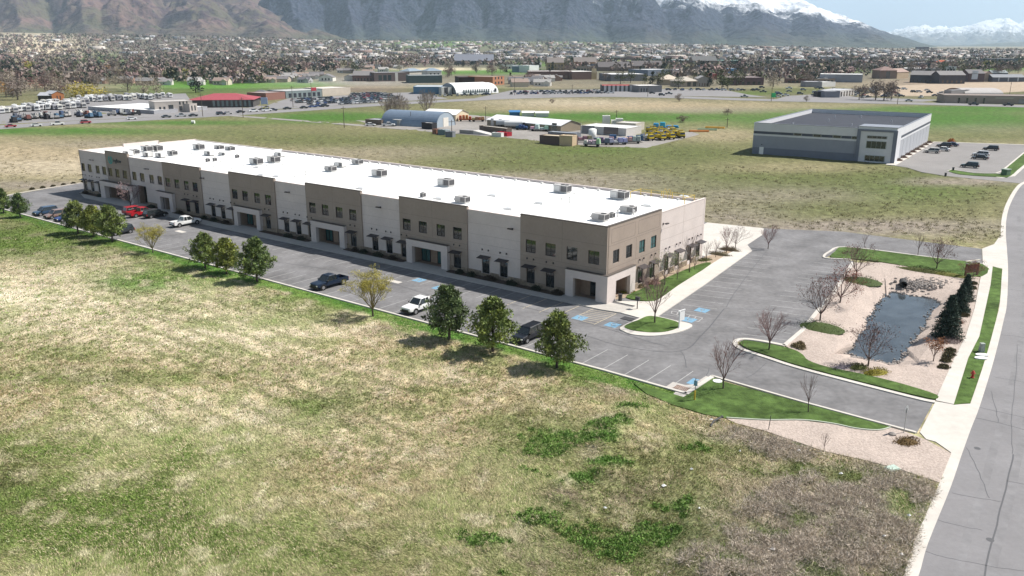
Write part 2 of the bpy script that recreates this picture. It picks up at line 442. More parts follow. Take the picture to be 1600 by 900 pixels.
TOWN_EDGE = ([-600, 0, 300, 540, 900, 1200, 1400, 2200], [50, 53, 56, 63, 65, 72, 77, 78])
MOUNDS = [(940, 700, 2.2, .8), (955, 672, 2.0, .7), (948, 742, 2.0, .8), (905, 770, 2.0, .75), (842, 826, 1.8, .7), (772, 858, 1.6, .5), (985, 648, 2.0, .6), (880, 800, 1.6, .6), (1010, 700, 2.5, .4), (1090, 820, 2.5, .35), (1200, 800, 3, .4), (1320, 830, 3, .4), (1260, 760, 2.6, .35), (1130, 870, 2, .35)]
MOUNDS_W = [(*gp(a, b), r, h) for a, b, r, h in MOUNDS]
LAWNISH = [LOT, GRAVEL, SOUTH_GRAVEL, SOUTH_LAWN]
ROADSIDE = GUTTER
def right_of_road(X, Y):
    P = [g for g in GUTTER] + [(400, -200), (600, 300)]
    return in_poly(X, Y, P)
def rise_z(X, Y):
    """the valley floor tilts up to the foot of the mountains"""
    r = np.hypot(X, Y)
    te = np.interp(800 + 1345 * X / np.maximum(Y, 1), *TOWN_EDGE)
    zt = np.maximum(CAM_H + 5000 * (70 - te) / 1402.0, 2)
    return np.where(np.asarray(Y) > 0, zt, 0) * sstep(1700, 5200, r) ** 1.3
def ground_z(X, Y):
    X = np.asarray(X, float); Y = np.asarray(Y, float)
    z = rise_z(X, Y)
    i = np.where(np.hypot(X, Y) < 1250)[0]
    if len(i): z[i] = near_z(X[i], Y[i])
    return z
def near_z(X, Y):
    r = np.hypot(X, Y); z = np.zeros(len(X))
    f = np.where((r < 900) & (Y > -50))[0]
    x, y = X[f], Y[f]
    d = np.full(len(f), 99.0)
    for p, cl in ((LOT, True), (GUTTER, False), (SOUTH_LAWN, True), (SOUTH_GRAVEL, True)):
        q = np.array(p); bx = (x > q[:, 0].min() - 6) & (x < q[:, 0].max() + 6) & (y > q[:, 1].min() - 6) & (y < q[:, 1].max() + 6)
        if bx.any(): d[bx] = np.minimum(d[bx], poly_dist(x[bx], y[bx], p, cl))
    inside = right_of_road(x, y)
    for p in LAWNISH: inside |= in_poly(x, y, p)
    m = sstep(1.0, 5.0, d) * (~inside)
    b = 0.55 * (fbm(x / 7, y / 7, 4, 40) - 0.5) + 0.22 * (fbm(x / 1.3, y / 1.3, 3, 50) - 0.5)
    for (mx, my, rr, hh) in MOUNDS_W:
        k = (np.abs(x - mx) < 3 * rr) & (np.abs(y - my) < 3 * rr)
        b[k] += hh * np.exp(-((x[k] - mx) ** 2 + (y[k] - my) ** 2) / rr ** 2) * (0.7 + 0.6 * vnoise(x[k] * 1.5, y[k] * 1.5, 60))
    zz = b * m * sstep(700, 300, r[f])
    # dug-out basin of the pond, hidden under the gravel banks
    g = in_poly(x, y, GRAVEL)
    if g.any():
        gi = np.where(g)[0]; zz[gi[poly_dist(x[gi], y[gi], GRAVEL) > 1.2]] = -1.6
    for p in (YARD, LOT2): zz[in_poly(x, y, p)] = -0.02
    z[f] = zz
    h = np.where((r > 250) & (r < 1250))[0]
    if len(h):
        dh = np.minimum(poly_dist(X[h], Y[h], HWY_L, False), poly_dist(X[h], Y[h], HWY_R, False)); z[h[dh < 22]] = -0.03
    return z

def build_ground():
    a_f = np.linspace(-42, 42, 520); a_s = np.linspace(42, 318, 70)[1:-1]
    ang = np.radians(np.concatenate([a_f, a_s]))
    rad = np.concatenate([[0.0, 8, 16, 24, 30], np.geomspace(36, 60000, 640)])
    R, Aa = np.meshgrid(rad, ang, indexing='ij')
    X = R * np.sin(Aa); Y = R * np.cos(Aa)
    Z = ground_z(X.ravel(), Y.ravel()).reshape(X.shape)
    C = ground_color(X.ravel(), np.maximum(Y.ravel(), 30.0))
    V = np.stack([X, Y, Z], -1).reshape(-1, 3)
    nr, na = R.shape
    i, j = np.meshgrid(np.arange(nr - 1), np.arange(na), indexing='ij')
    j2 = (j + 1) % na
    F = np.stack([i * na + j, (i + 1) * na + j, (i + 1) * na + j2, i * na + j2], -1).reshape(-1, 4)[:, ::-1]
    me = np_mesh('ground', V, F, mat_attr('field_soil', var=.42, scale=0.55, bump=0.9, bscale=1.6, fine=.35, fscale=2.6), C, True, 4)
    structure(link('ground', me))

def build_grass():
    n = 250000; per = 5
    py = 322 + (905 - 322) * nrs.rand(n * 2) ** 0.8
    px = -30 + 1530 * nrs.rand(n * 2)
    v = -(py - 450.0) / FOC; u = (px - 800) / FOC
    dy = math.cos(PITCH) + v * math.sin(PITCH); dz = -math.sin(PITCH) + v * math.cos(PITCH)
    t = -CAM_H / dz
    X, Y = u * t, dy * t
    bu, bv = to_b(X, Y)
    ok = (bv > 21.95) & ~right_of_road(X, Y)
    for p in (SOUTH_GRAVEL, SOUTH_LAWN, LOT): ok &= ~in_poly(X, Y, p)
    X, Y = X[ok][:n], Y[ok][:n]; n = len(X)
    Z = ground_z(X, Y); C = ground_color(X, Y)
    th0 = 2 * math.pi * fbm(X / 14, Y / 14, 2, 77) * 1.2 + 0.6
    rep = lambda q: np.repeat(q, per, 0)
    X, Y, Z, C, th0 = rep(X), rep(Y), rep(Z), rep(C), rep(th0); tb = rep(0.65 + 0.7 * nrs.rand(n))
    sw = rep(nrs.rand(n)); g0 = (C[:, 1] > C[:, 0]); C = np.where((sw < .16)[:, None], np.where(g0[:, None], C_STRAW * .9, C_GREEN), C); n = n * per
    r = np.hypot(X, Y)
    X = X + nrs.randn(n) * .0016 * r; Y = Y + nrs.randn(n) * .0022 * r
    ok = to_b(X, Y)[1] > 21.95
    green = np.clip((C[:, 1] - C[:, 0]) / (C[:, 1] + 1e-4) * 3, 0, 1)
    weed = np.clip(1 - np.abs(C - C_WEED).sum(1) / 0.2, 0, 1)
    turf = to_b(X, Y)[1] < 24.5
    # direction in which the dead grass lies
    th = th0 + nrs.randn(n) * 0.55
    th = np.where((weed > .5) | (green > .5), nrs.rand(n) * 6.283, th)
    L = (0.11 + 0.19 * nrs.rand(n)) * np.where(turf, .4, 1) * np.where(green > .5, .8, 1) * (1 + .7 * weed)
    up = np.clip(0.28 + 0.22 * nrs.randn(n) + .28 * green + .3 * weed * nrs.rand(n), 0.05, 1.0)
    W = np.maximum(0.014, 0.00038 * r) * (0.7 + 0.7 * nrs.rand(n)) * (1 + .5 * green)
    side = nrs.rand(n) * 6.283
    sx, sy = np.cos(side) * W, np.sin(side) * W; lo = L * np.sqrt(1 - up ** 2)
    V = np.empty((n, 3, 3), np.float32)
    V[:, 0, 0] = X - sx; V[:, 0, 1] = Y - sy; V[:, 1, 0] = X + sx; V[:, 1, 1] = Y + sy; V[:, :2, 2] = (Z - .03)[:, None]
    V[:, 2, 0] = X + np.cos(th) * lo; V[:, 2, 1] = Y + np.sin(th) * lo; V[:, 2, 2] = Z + L * up + .02
    CC = np.clip(C * (tb * (0.75 + 0.7 * nrs.rand(n)))[:, None] * 1.28, 0, .75)
    V = V[ok]; CC = np.repeat(CC[ok], 3, 0); n = len(V)
    me = np_mesh('field_grass', V.reshape(-1, 3), np.arange(n * 3).reshape(-1, 3), mat_attr('grass_blades', var=0.0, rough=.8), CC)
    o = stuff(link('field_grass', me)); tag(o, 'rough dry straw and green grass covering the open field in front', 'grass')

def build_site():
    asphalt = mat('asphalt', (0.160, 0.157, 0.160), .9, .25, var=.12, scale=1.6, bump=.15, bscale=14, var2=.24, scale2=.2)
    road_m = mat('road_asphalt', (0.195, 0.19, 0.195), .9, .25, var=.06, scale=2.5, bump=.12, bscale=12, var2=.10, scale2=.15)
    conc = mat('concrete', (0.42, 0.395, 0.365), .85, .2, var=.07, scale=1.5, var2=.07, scale2=.2)
    conc_w = mat('pale_concrete', (0.50, 0.47, 0.43), .85, .2, var=.06, scale=1.0, var2=.08, scale2=.2)
    lawn = mat('lawn_turf', (0.068, 0.112, 0.03), .9, .1, var=.38, scale=1.1, bump=.8, bscale=6, var2=.4, scale2=.22)
    pink = mat('pink_gravel', (0.40, 0.335, 0.295), .95, .1, var=.22, scale=5.0, bump=.9, bscale=5, var2=.08, scale2=.3)
    bark = mat('planting_bed', (0.34, 0.27, 0.20), .95, .1, var=.25, scale=3.0, bump=.8, bscale=5)
    paint = mat('line_paint', (0.34, 0.335, 0.33), .7, .2, var=.15, scale=3)
    paint_y = mat('faded_yellow_paint', (0.45, 0.385, 0.28), .7, .2, var=.2, scale=3)
    blue = mat('blue_paint', (0.16, 0.30, 0.42), .7, .2, var=.15, scale=4)
    crack = mat('crack_sealant', (0.085, 0.085, 0.09), .6, .3)
    lot = structure(sheet('parking_lot', LOT, 0.03, asphalt))
    # ---- street
    street = structure(ribbon('street', GUTTER, 13.5, -.72, -.2, .032, road_m))
    ribbon('gutter', GUTTER, 0.8, 0.05, -0.2, 0.045, conc_w, street)
    ribbon('kerb', strip_poly(GUTTER, 14.0, 0)[0], 0.25, 0.25, -.2, .15, conc_w, street)
    def seal(pts, w=0.07, par=street, z=.037): 
        pts = smooth_pts(pts, 5); q = [(p[0] + rnd.uniform(-.06, .06), p[1] + rnd.uniform(-.06, .06)) for p in pts]
        ribbon('crack_seal', q, w, w, z - .003, z, crack, par)
    seal(pxs((1583, 710), (1572, 765), (1556, 820), (1538, 900), (1520, 970)), .06)
    seal(pxs((1522, 653), (1560, 661), (1600, 672), (1660, 690)), .05)
    seal(pxs((1530, 637), (1580, 648), (1660, 668)), .04)
    seal(pxs((1488, 771), (1530, 779), (1563, 784)), .035); seal(pxs((1572, 752), (1610, 758)), .04); seal(pxs((1565, 523), (1620, 530)), .035)
    for q in (((1462, 812), (1500, 822), (1535, 829)), ((1556, 590), (1600, 598), (1660, 612)), ((1548, 612), (1556, 640), (1560, 661)), ((1510, 700), (1530, 740), (1545, 779)), ((1445, 862), (1480, 872), (1540, 884), (1600, 893)), ((1575, 452), (1600, 455), (1640, 460)), ((1578, 410), (1620, 416)), ((1590, 540), (1586, 600), (1580, 660), (1583, 710))):
        seal(pxs(*q), .03)
    wear = mat('tyre_worn_asphalt', (.184, .18, .185), .85, .3, var=.10, scale=1.5, var2=.15, scale2=.3)
    for off in (3.0, 4.9, 8.2, 10.1): ribbon('wheel_path', strip_poly(GUTTER, off, 0)[0], .32, .32, .030, .0345, wear, street)
    for p in ((1527, 701), (1547, 844)):
        c = gp(*p); o = part('manhole_patch', MB().cyl(0, 0, .03, .038, .28, 12), crack, street, loc=(*c, 0))
    # ---- lot sealant, drains
    for pts in (((820, 508), (900, 521), (980, 543), (1063, 549), (1100, 520), (1131, 483)), ((1063, 549), (1069, 557), (1073, 575)), ((1131, 483), (1180, 484), (1230, 486)), ((1197, 568), (1180, 583), (1165, 591)),
                ((420, 408), (560, 430), (700, 470), (820, 508)), ((1040, 541), (1000, 530), (900, 500), (760, 466)), ((1108, 575), (1104, 588)), ((1135, 480), (1160, 440), (1200, 390))):
        seal(pxs(*pts), .065 if len(pts) > 3 else .04, lot, .036)
    # ---- painted stalls
    def line(a, b, w=.048, m=paint, z=.035): ribbon('stall_line', [a, b], w, w, z - .003, z, m, lot)
    for k in range(60):
        u = -20.7 + 2.74 * k
        if u > 138: break
        line(bw(u, 21.3), bw(u, 15.7))
    for k in range(46):
        u = 2.2 + 2.74 * k
        if u > 132: break
        if abs(u - 102) < 4: continue
        line(bw(u, 3.5), bw(u, 9.1), m=paint_y if u < 12 else paint)
    for u in (0.0, -3.6): line(bw(u, 3.3), bw(u, 8.9), m=paint_y)
    line(bw(-.2, 8.6), bw(-3.4, 8.6), m=paint_y)
    for k in range(7): line(bw(-.1, 3.9 + .72 * k), bw(-3.5, 3.3 + .72 * k), m=paint_y)
    for k in range(9): line(bw(106.5 + .9 * k, 5.0), bw(107.6 + .9 * k, 9.4), m=paint_y)
    ew0, ew1 = np.array(bw(-20.6, -45.1)), np.array(bw(-25.6, 0.5)); ww0, ww1 = np.array(bw(-4.4, -41.6)), np.array(bw(-8.6, 1.0))
    dirL = (ww0 - ew0) / np.linalg.norm(ww0 - ew0)
    for k in range(17):
        t = k * 2.74 / np.linalg.norm(ew1 - ew0)
        p = ew1 + (ew0 - ew1) * (t + .02)
        line(tuple(p + dirL * .3), tuple(p + dirL * 5.6))
    for k in range(15):
        t = (k * 2.74 + 1.2) / np.linalg.norm(ww1 - ww0)
        p = ww1 + (ww0 - ww1) * t
        line(tuple(p - dirL * .3), tuple(p - dirL * 5.6))
    hq = pxs((1050, 486), (1098, 497), (1091, 503), (1049, 490))
    line(hq[0], hq[1], .07); line(hq[3], hq[2], .07); line(hq[1], hq[2], .07)
    for t in (.0, .2, .4, .6, .8): line((hq[0][0] + (hq[1][0] - hq[0][0]) * t, hq[0][1] + (hq[1][1] - hq[0][1]) * t), (hq[3][0] + (hq[2][0] - hq[3][0]) * t, hq[3][1] + (hq[2][1] - hq[3][1]) * t), .07)
    def access(px, py, rz=B_TH):
        x, y = gp(px, py)
        o = part('blue_parking_square', MB().box(-.85, .85, -.85, .85, .031, .0365), blue, lot, loc=(x, y, 0), rz=rz)
        w = MB(); w.tube([(-.1, .45, .039), (-.05, 0, .039), (.25, -.05, .039), (.35, -.4, .039)], .05, 4); w.cyl(-.12, .6, .035, .042, .1, 8)
        w.tube([(math.cos(t) * .33 - .02, math.sin(t) * .33 - .25, .039) for t in np.linspace(1.8, 6.0, 10)], .04, 4)
        part('wheelchair_symbol', w, paint, o)
    for p in ((957, 508), (906, 497), (1097, 485), (1076, 500), (655, 438), (686, 450)): access(*p)
    access(1089, 598)
    for p in ((616, 440), (282, 362)):
        part('drain_slab', MB().box(-1.3, 1.3, -.5, .5, .03, .04), conc_w, lot, loc=(*gp(*p), 0), rz=B_TH)
    rust = mat('rusty_grate', (0.19, 0.115, 0.085), .8, .3, var=.2, scale=8)
    x, y = gp(1065, 607)
    g = part('drain_apron', MB().box(-1.5, 1.5, -1.0, 1.0, .03, .036), conc, lot, loc=(x, y, 0), rz=B_TH)
    gb = MB(); 
    for k in range(9): gb.box(-.72 + .17 * k, -.62 + .17 * k, -.45, .45, .036, .06)
    gb.box(-.8, .8, -.5, -.44, .036, .062); gb.box(-.8, .8, .44, .5, .036, .062)
    part('drain_grate', gb, rust, g)
    # ---- kerbs
    def kerb(pts, wl=.12, wr=.12, h=.15, m=conc_w): return ribbon('kerb', pts, wl, wr, -.1, h, m, lot)
    kerb([bw(152, 19.2), bw(140, 21.6), bw(-13, 21.62), bw(-22.9, 21.9)] , .22, .12)
    kerb([bw(-22.9, 22.0), bw(-23.1, 15.9)], .25, .25); kerb([bw(-22.9, 15.85)] + pxs((1250, 628), (1360, 658), (1431, 677)), .15, .15)
    structure(sheet('island_slab', pxs((1052, 616), (1068, 621), (1112, 591), (1103, 588), (1083, 601), (1066, 603)), .05, conc))
    kerb(smooth_pts([bw(152, 19.2), bw(158.2, 12.8), bw(162.6, -6.6), bw(166.2, -40)], 4))
    kerb(pxs((1226, 541), (1254, 517), (1278, 487), (1302, 459), (1333, 411)), .3, .25, .14)
    kerb(smooth_pts(pxs((1226, 541), (1190, 534), (1163, 531), (1150, 534.5), (1152, 542), (1166, 549), (1197, 559), (1250, 576), (1359, 604.5), (1436, 624), (1461, 629)), 4), .22, .35, .14)
    kerb(smooth_pts(pxs((1329, 406), (1298, 404.5), (1287, 402), (1296, 394), (1322, 386.5), (1434, 400), (1536, 413)), 4), .2, .2, .14)
    # ---- walks
    structure(sheet('front_walk', [bw(0.2, 0.2), bw(0.2, 3.3), bw(-1.0, 3.3), bw(-4.2, 2.8)] + [bw(-4.2, -.2), bw(.0, -.2)] , .148, conc))
    structure(sheet('front_walk', [bw(148, -1), bw(148, 1.2), bw(140, 3.9), bw(75, 4.1), bw(.2, 3.3), bw(.2, -1)], .15, conc))
    for a, c in ((6.7, 28.6), (38.0, 52.7), (62.1, 76.7), (85.6, 106.9), (113.6, 118.6), (137.3, 147.2)):
        structure(sheet('foundation_bed', [bw(a, .1), bw(a, 1.45), bw(a + .5, 1.75), bw(c - .5, 1.75), bw(c, 1.45), bw(c, .1)], .17, mat('dark_mulch', (.105, .08, .065), .95, .1, var=.35, scale=4, bump=.8, bscale=6)))
    structure(sheet('side_walk', pxs((1028, 495.5), (1100, 446.5), (1175, 392.5), (1168, 384), (1137, 397.5), (1110, 414.5), (1060, 447), (1032, 467), (1015, 472.5)) + [bw(-.4, -1.0), bw(-4.1, -1), bw(-4.1, 2.85)] + pxs((1003, 499)), .14, conc_w))
    structure(sheet('rear_pad', pxs((1193, 357), (1193, 366), (1166, 384), (1137, 397.5)) + [bw(-2, -33), bw(10, -33), bw(12, -59)], .06, conc_w))
    structure(sheet('planting_bed', [bw(.2, -.9)] + pxs((980, 465.5), (1000, 454), (1050, 431), (1096, 413.5), (1112, 413), (1137, 398), (1150, 389)) + [bw(.2, -33)], .10, bark))
    structure(sheet('side_lawn', smooth_pts(pxs((978, 466), (1000, 454), (1050, 431.5), (1095, 413.5), (1110, 414.5), (1060, 447), (1032, 467), (1016, 472)), 3, True), .17, lawn))
    isl = smooth_pts(pxs((969, 513), (976, 519.5), (990, 524), (1021, 526), (1058, 521), (1080, 512), (1078, 507), (1057, 502.3), (1017, 493.8), (995, 500)), 4, True)
    structure(sheet('corner_island', isl, .13, conc_w))
    structure(sheet('island_lawn', smooth_pts(pxs((976, 511), (984, 516.5), (1000, 519.5), (1022, 521), (1044, 519), (1061, 512), (1056, 504), (1017, 495.5), (997, 502)), 4, True), .19, lawn))
    structure(sheet('entry_lawn', smooth_pts(pxs((1156, 538), (1163, 533.8), (1188, 536.8), (1236, 546.7), (1254, 556), (1263, 565), (1294, 575.5), (1355, 588), (1414, 603), (1462, 618.5), (1461, 625), (1436, 620.5), (1359, 601.5), (1250, 573), (1197, 556), (1168, 546)), 3, True), .17, lawn))
    structure(sheet('south_lawn', SOUTH_LAWN, .10, lawn))
    structure(sheet('north_lawn', smooth_pts(pxs((1298, 403), (1305, 394), (1323, 387.5), (1434, 401), (1535, 414), (1534, 433), (1475, 428), (1416, 417), (1377, 410.5), (1329, 405)), 3, True), .16, lawn))
    structure(sheet('verge_lawn', pxs((1551, 417.5), (1566, 421), (1562, 472), (1556.5, 500), (1540.5, 558), (1516, 631), (1490, 633.5), (1512.6, 561), (1530, 527), (1547.6, 446)), .13, lawn))
    structure(sheet('street_walk', pxs((1535.6, 413), (1551, 417), (1547.6, 446), (1530, 527), (1512.6, 561), (1490, 633), (1462, 627), (1466, 616), (1491, 561), (1508.5, 527), (1522.5, 483), (1532, 434)), .12, conc_w))
    structure(sheet('driveway_apron', pxs((1437, 676), (1461.5, 628), (1490, 633), (1516.5, 631.5), (1503, 665), (1486, 708), (1462, 691), (1447, 687)), .07, conc_w))
    structure(sheet('driveway_apron', pxs((1534.5, 389), (1535.6, 412.5), (1551, 416.5), (1565.5, 420.5), (1565, 388), (1564.5, 366), (1553, 382)), .07, conc_w))
    structure(sheet('street_gravel', SOUTH_GRAVEL, .07, pink))
    ribbon('edging', smooth_pts(pxs((1135, 654), (1197, 657.6), (1253, 657.6), (1300, 663), (1337, 670.7), (1372, 673.5), (1391, 669)), 4), .06, .06, 0, .16, mat('pale_edging', (.42, .46, .38), .7), lot)
    # ---- pond basin
    cx = sum(p[0] for p in POND) / len(POND); cy = sum(p[1] for p in POND) / len(POND)
    wz = -0.75
    def cast(dx, dy, poly, far=True):
        best = None
        for i in range(len(poly)):
            (ax, ay), (bx, by) = poly[i], poly[(i + 1) % len(poly)]
            den = dx * (by - ay) - dy * (bx - ax)
            if abs(den) < 1e-9: continue
            t = ((ax - cx) * (by - ay) - (ay - cy) * (bx - ax)) / den
            q = ((ax - cx) * dy - (ay - cy) * dx) / den
            if t > 0 and -1e-6 <= q <= 1 + 1e-6 and (best is None or t > best): best = t
        return (cx + dx * best, cy + dy * best)
    pairs = [(p, cast(p[0] - cx, p[1] - cy, GRAVEL)) for p in POND] + [(cast(g[0] - cx, g[1] - cy, POND), g) for g in GRAVEL]
    pairs.sort(key=lambda q: math.atan2(q[1][1] - cy, q[1][0] - cx))
    n = len(pairs); V = []
    rings = [0, .35, .62, .82, 1.0, 1.12]
    for k, t in enumerate(rings):
        for (pi, go) in pairs:
            if t <= 1: x = go[0] + (pi[0] - go[0]) * t; y = go[1] + (pi[1] - go[1]) * t
            else: x = pi[0] + (cx - pi[0]) * (t - 1); y = pi[1] + (cy - pi[1]) * (t - 1)
            z = [.10, .10, .02, -.35, wz + .02, wz - .35][k] + (0.05 * float(vnoise(x * 2, y * 2, 5)) if 0 < k < 4 else 0)
            V.append((x, y, z))
    F = [(k * n + i, k * n + (i + 1) % n, (k + 1) * n + (i + 1) % n, (k + 1) * n + i) for k in range(len(rings) - 1) for i in range(n)]
    me = bpy.data.meshes.new('pond_gravel'); me.from_pydata(V, [], F); me.materials.append(pink); me.update()
    if me.polygons[0].normal.z < 0: me.flip_normals()
    structure(link('pond_gravel', me))
    wm = mat('pond_water', (0.055, 0.066, 0.075), .05, .5, bump=.10, bscale=1.2, var=.35, scale=.4)
    structure(link('pond_water', MB().prism([(x, y) for x, y in POND], wz - .6, wz).mesh('pond_water', wm)))
    # ---- far lots and roads
    gravel_y = mat('yard_gravel', (0.25, 0.235, 0.22), .95, .1, var=.12, scale=.5, var2=.12, scale2=.05)
    structure(sheet('storage_yard', YARD, .03, gravel_y))
    structure(ribbon('dirt_track', smooth_pts(pxs((330, 178), (400, 183.5), (500, 191), (600, 199), (700, 207)), 4), 2.5, 2.5, -.1, .05, gravel_y))
    structure(sheet('neighbour_lot', LOT2, .03, mat('pale_asphalt', (.22, .21, .205), .9, .2, var=.06, scale=.5, var2=.08, scale2=.08)))
    ribbon('kerb', smooth_pts(pxs((1398, 259), (1459, 222.5)), 2), 2.6, .2, 0, .16, conc_w)['kind'] = 'structure'
    ribbon('kerb', pxs((1459, 222), (1600, 226.5), (1700, 230)), .7, .7, 0, .12, conc_w)['kind'] = 'structure'
    structure(sheet('neighbour_lawn', smooth_pts(pxs((1481, 267), (1488, 266), (1520, 271), (1557, 272), (1566, 269), (1600, 240), (1640, 215), (1650, 225), (1600, 258), (1578, 276), (1560, 277), (1500, 273)), 3, True), .14, lawn))
    structure(ribbon('neighbour_walk', pxs((1560, 278), (1580, 275), (1600, 257), (1640, 226)), .9, .9, 0, .1, conc_w))
    structure(ribbon('neighbour_kerb', pxs((1480, 267.5), (1487, 265.5), (1520, 270.2), (1556, 271), (1565, 268), (1600, 239)), .25, .25, 0, .16, conc_w))
    pale_road = mat('highway_asphalt', (0.215, 0.208, 0.21), .9, .2, var=.05, scale=.3, var2=.06, scale2=.03)
    structure(ribbon('highway', HWY_L, 9, 9, -.2, .06, pale_road)); structure(ribbon('cross_highway', HWY_R, 11, 11, -.2, .064, pale_road))
    structure(sheet('dealer_lot', pxs((400, 172), (430, 160), (450, 154), (590, 146), (650, 144), (700, 154), (600, 160), (500, 167)), .05, pale_road))
    structure(sheet('trailer_lot', pxs((-40, 196), (-40, 168), (120, 160), (140, 152), (290, 146), (300, 160), (420, 166), (420, 172), (300, 180), (150, 187)), .05, pale_road))
    structure(sheet('store_lot', pxs((740, 154), (800, 141), (1000, 139), (1130, 140), (1170, 148), (1200, 152), (1060, 150), (900, 148)), .05, pale_road))
    structure(sheet('shop_lot', pxs((1205, 157), (1230, 150), (1300, 146), (1340, 152), (1470, 156), (1440, 159)), .05, pale_road))
    structure(sheet('building_site', pxs((1345, 150), (1400, 134), (1480, 130), (1600, 128), (1650, 140), (1480, 150)), .06, mat('site_dirt', (.36, .29, .22), .95, .1, var=.2, scale=.2)))
# ------------------------------------------------------------------ main building
def wall_mesh(s0, s1, z0, z1, openings, to3, depth=.28, ret=.5, top=.34):
    """wall in plane coordinates (s along, z up, d inwards) with real openings and reveals"""
    b = MB()
    S = sorted({s0, s1, *[q for o in openings for q in (o[0], o[1])]}); Zs = sorted({z0, z1, *[q for o in openings for q in (o[2], o[3])]})
    for i in range(len(S) - 1):
        for k in range(len(Zs) - 1):
            a, c, e, g = S[i], S[i + 1], Zs[k], Zs[k + 1]
            ms, mz = (a + c) / 2, (e + g) / 2
            if any(o[0] < ms < o[1] and o[2] < mz < o[3] for o in openings): continue
            b.quad(to3(a, e, 0), to3(c, e, 0), to3(c, g, 0), to3(a, g, 0))
    for (a, c, e, g) in openings:
        for p, q in (((a, e), (c, e)), ((c, e), (c, g)), ((c, g), (a, g)), ((a, g), (a, e))):
            b.quad(to3(*p, 0), to3(*q, 0), to3(*q, depth), to3(*p, depth))
    b.quad(to3(s0, z0, 0), to3(s0, z0, ret), to3(s0, z1, ret), to3(s0, z1, 0))
    b.quad(to3(s1, z0, 0), to3(s1, z0, ret), to3(s1, z1, ret), to3(s1, z1, 0))
    b.quad(to3(s0, z1, 0), to3(s1, z1, 0), to3(s1, z1, top), to3(s0, z1, top))
    b.quad(to3(s0, z1, top), to3(s1, z1, top), to3(s1, z1 - 1.6, top), to3(s0, z1 - 1.6, top))
    return b

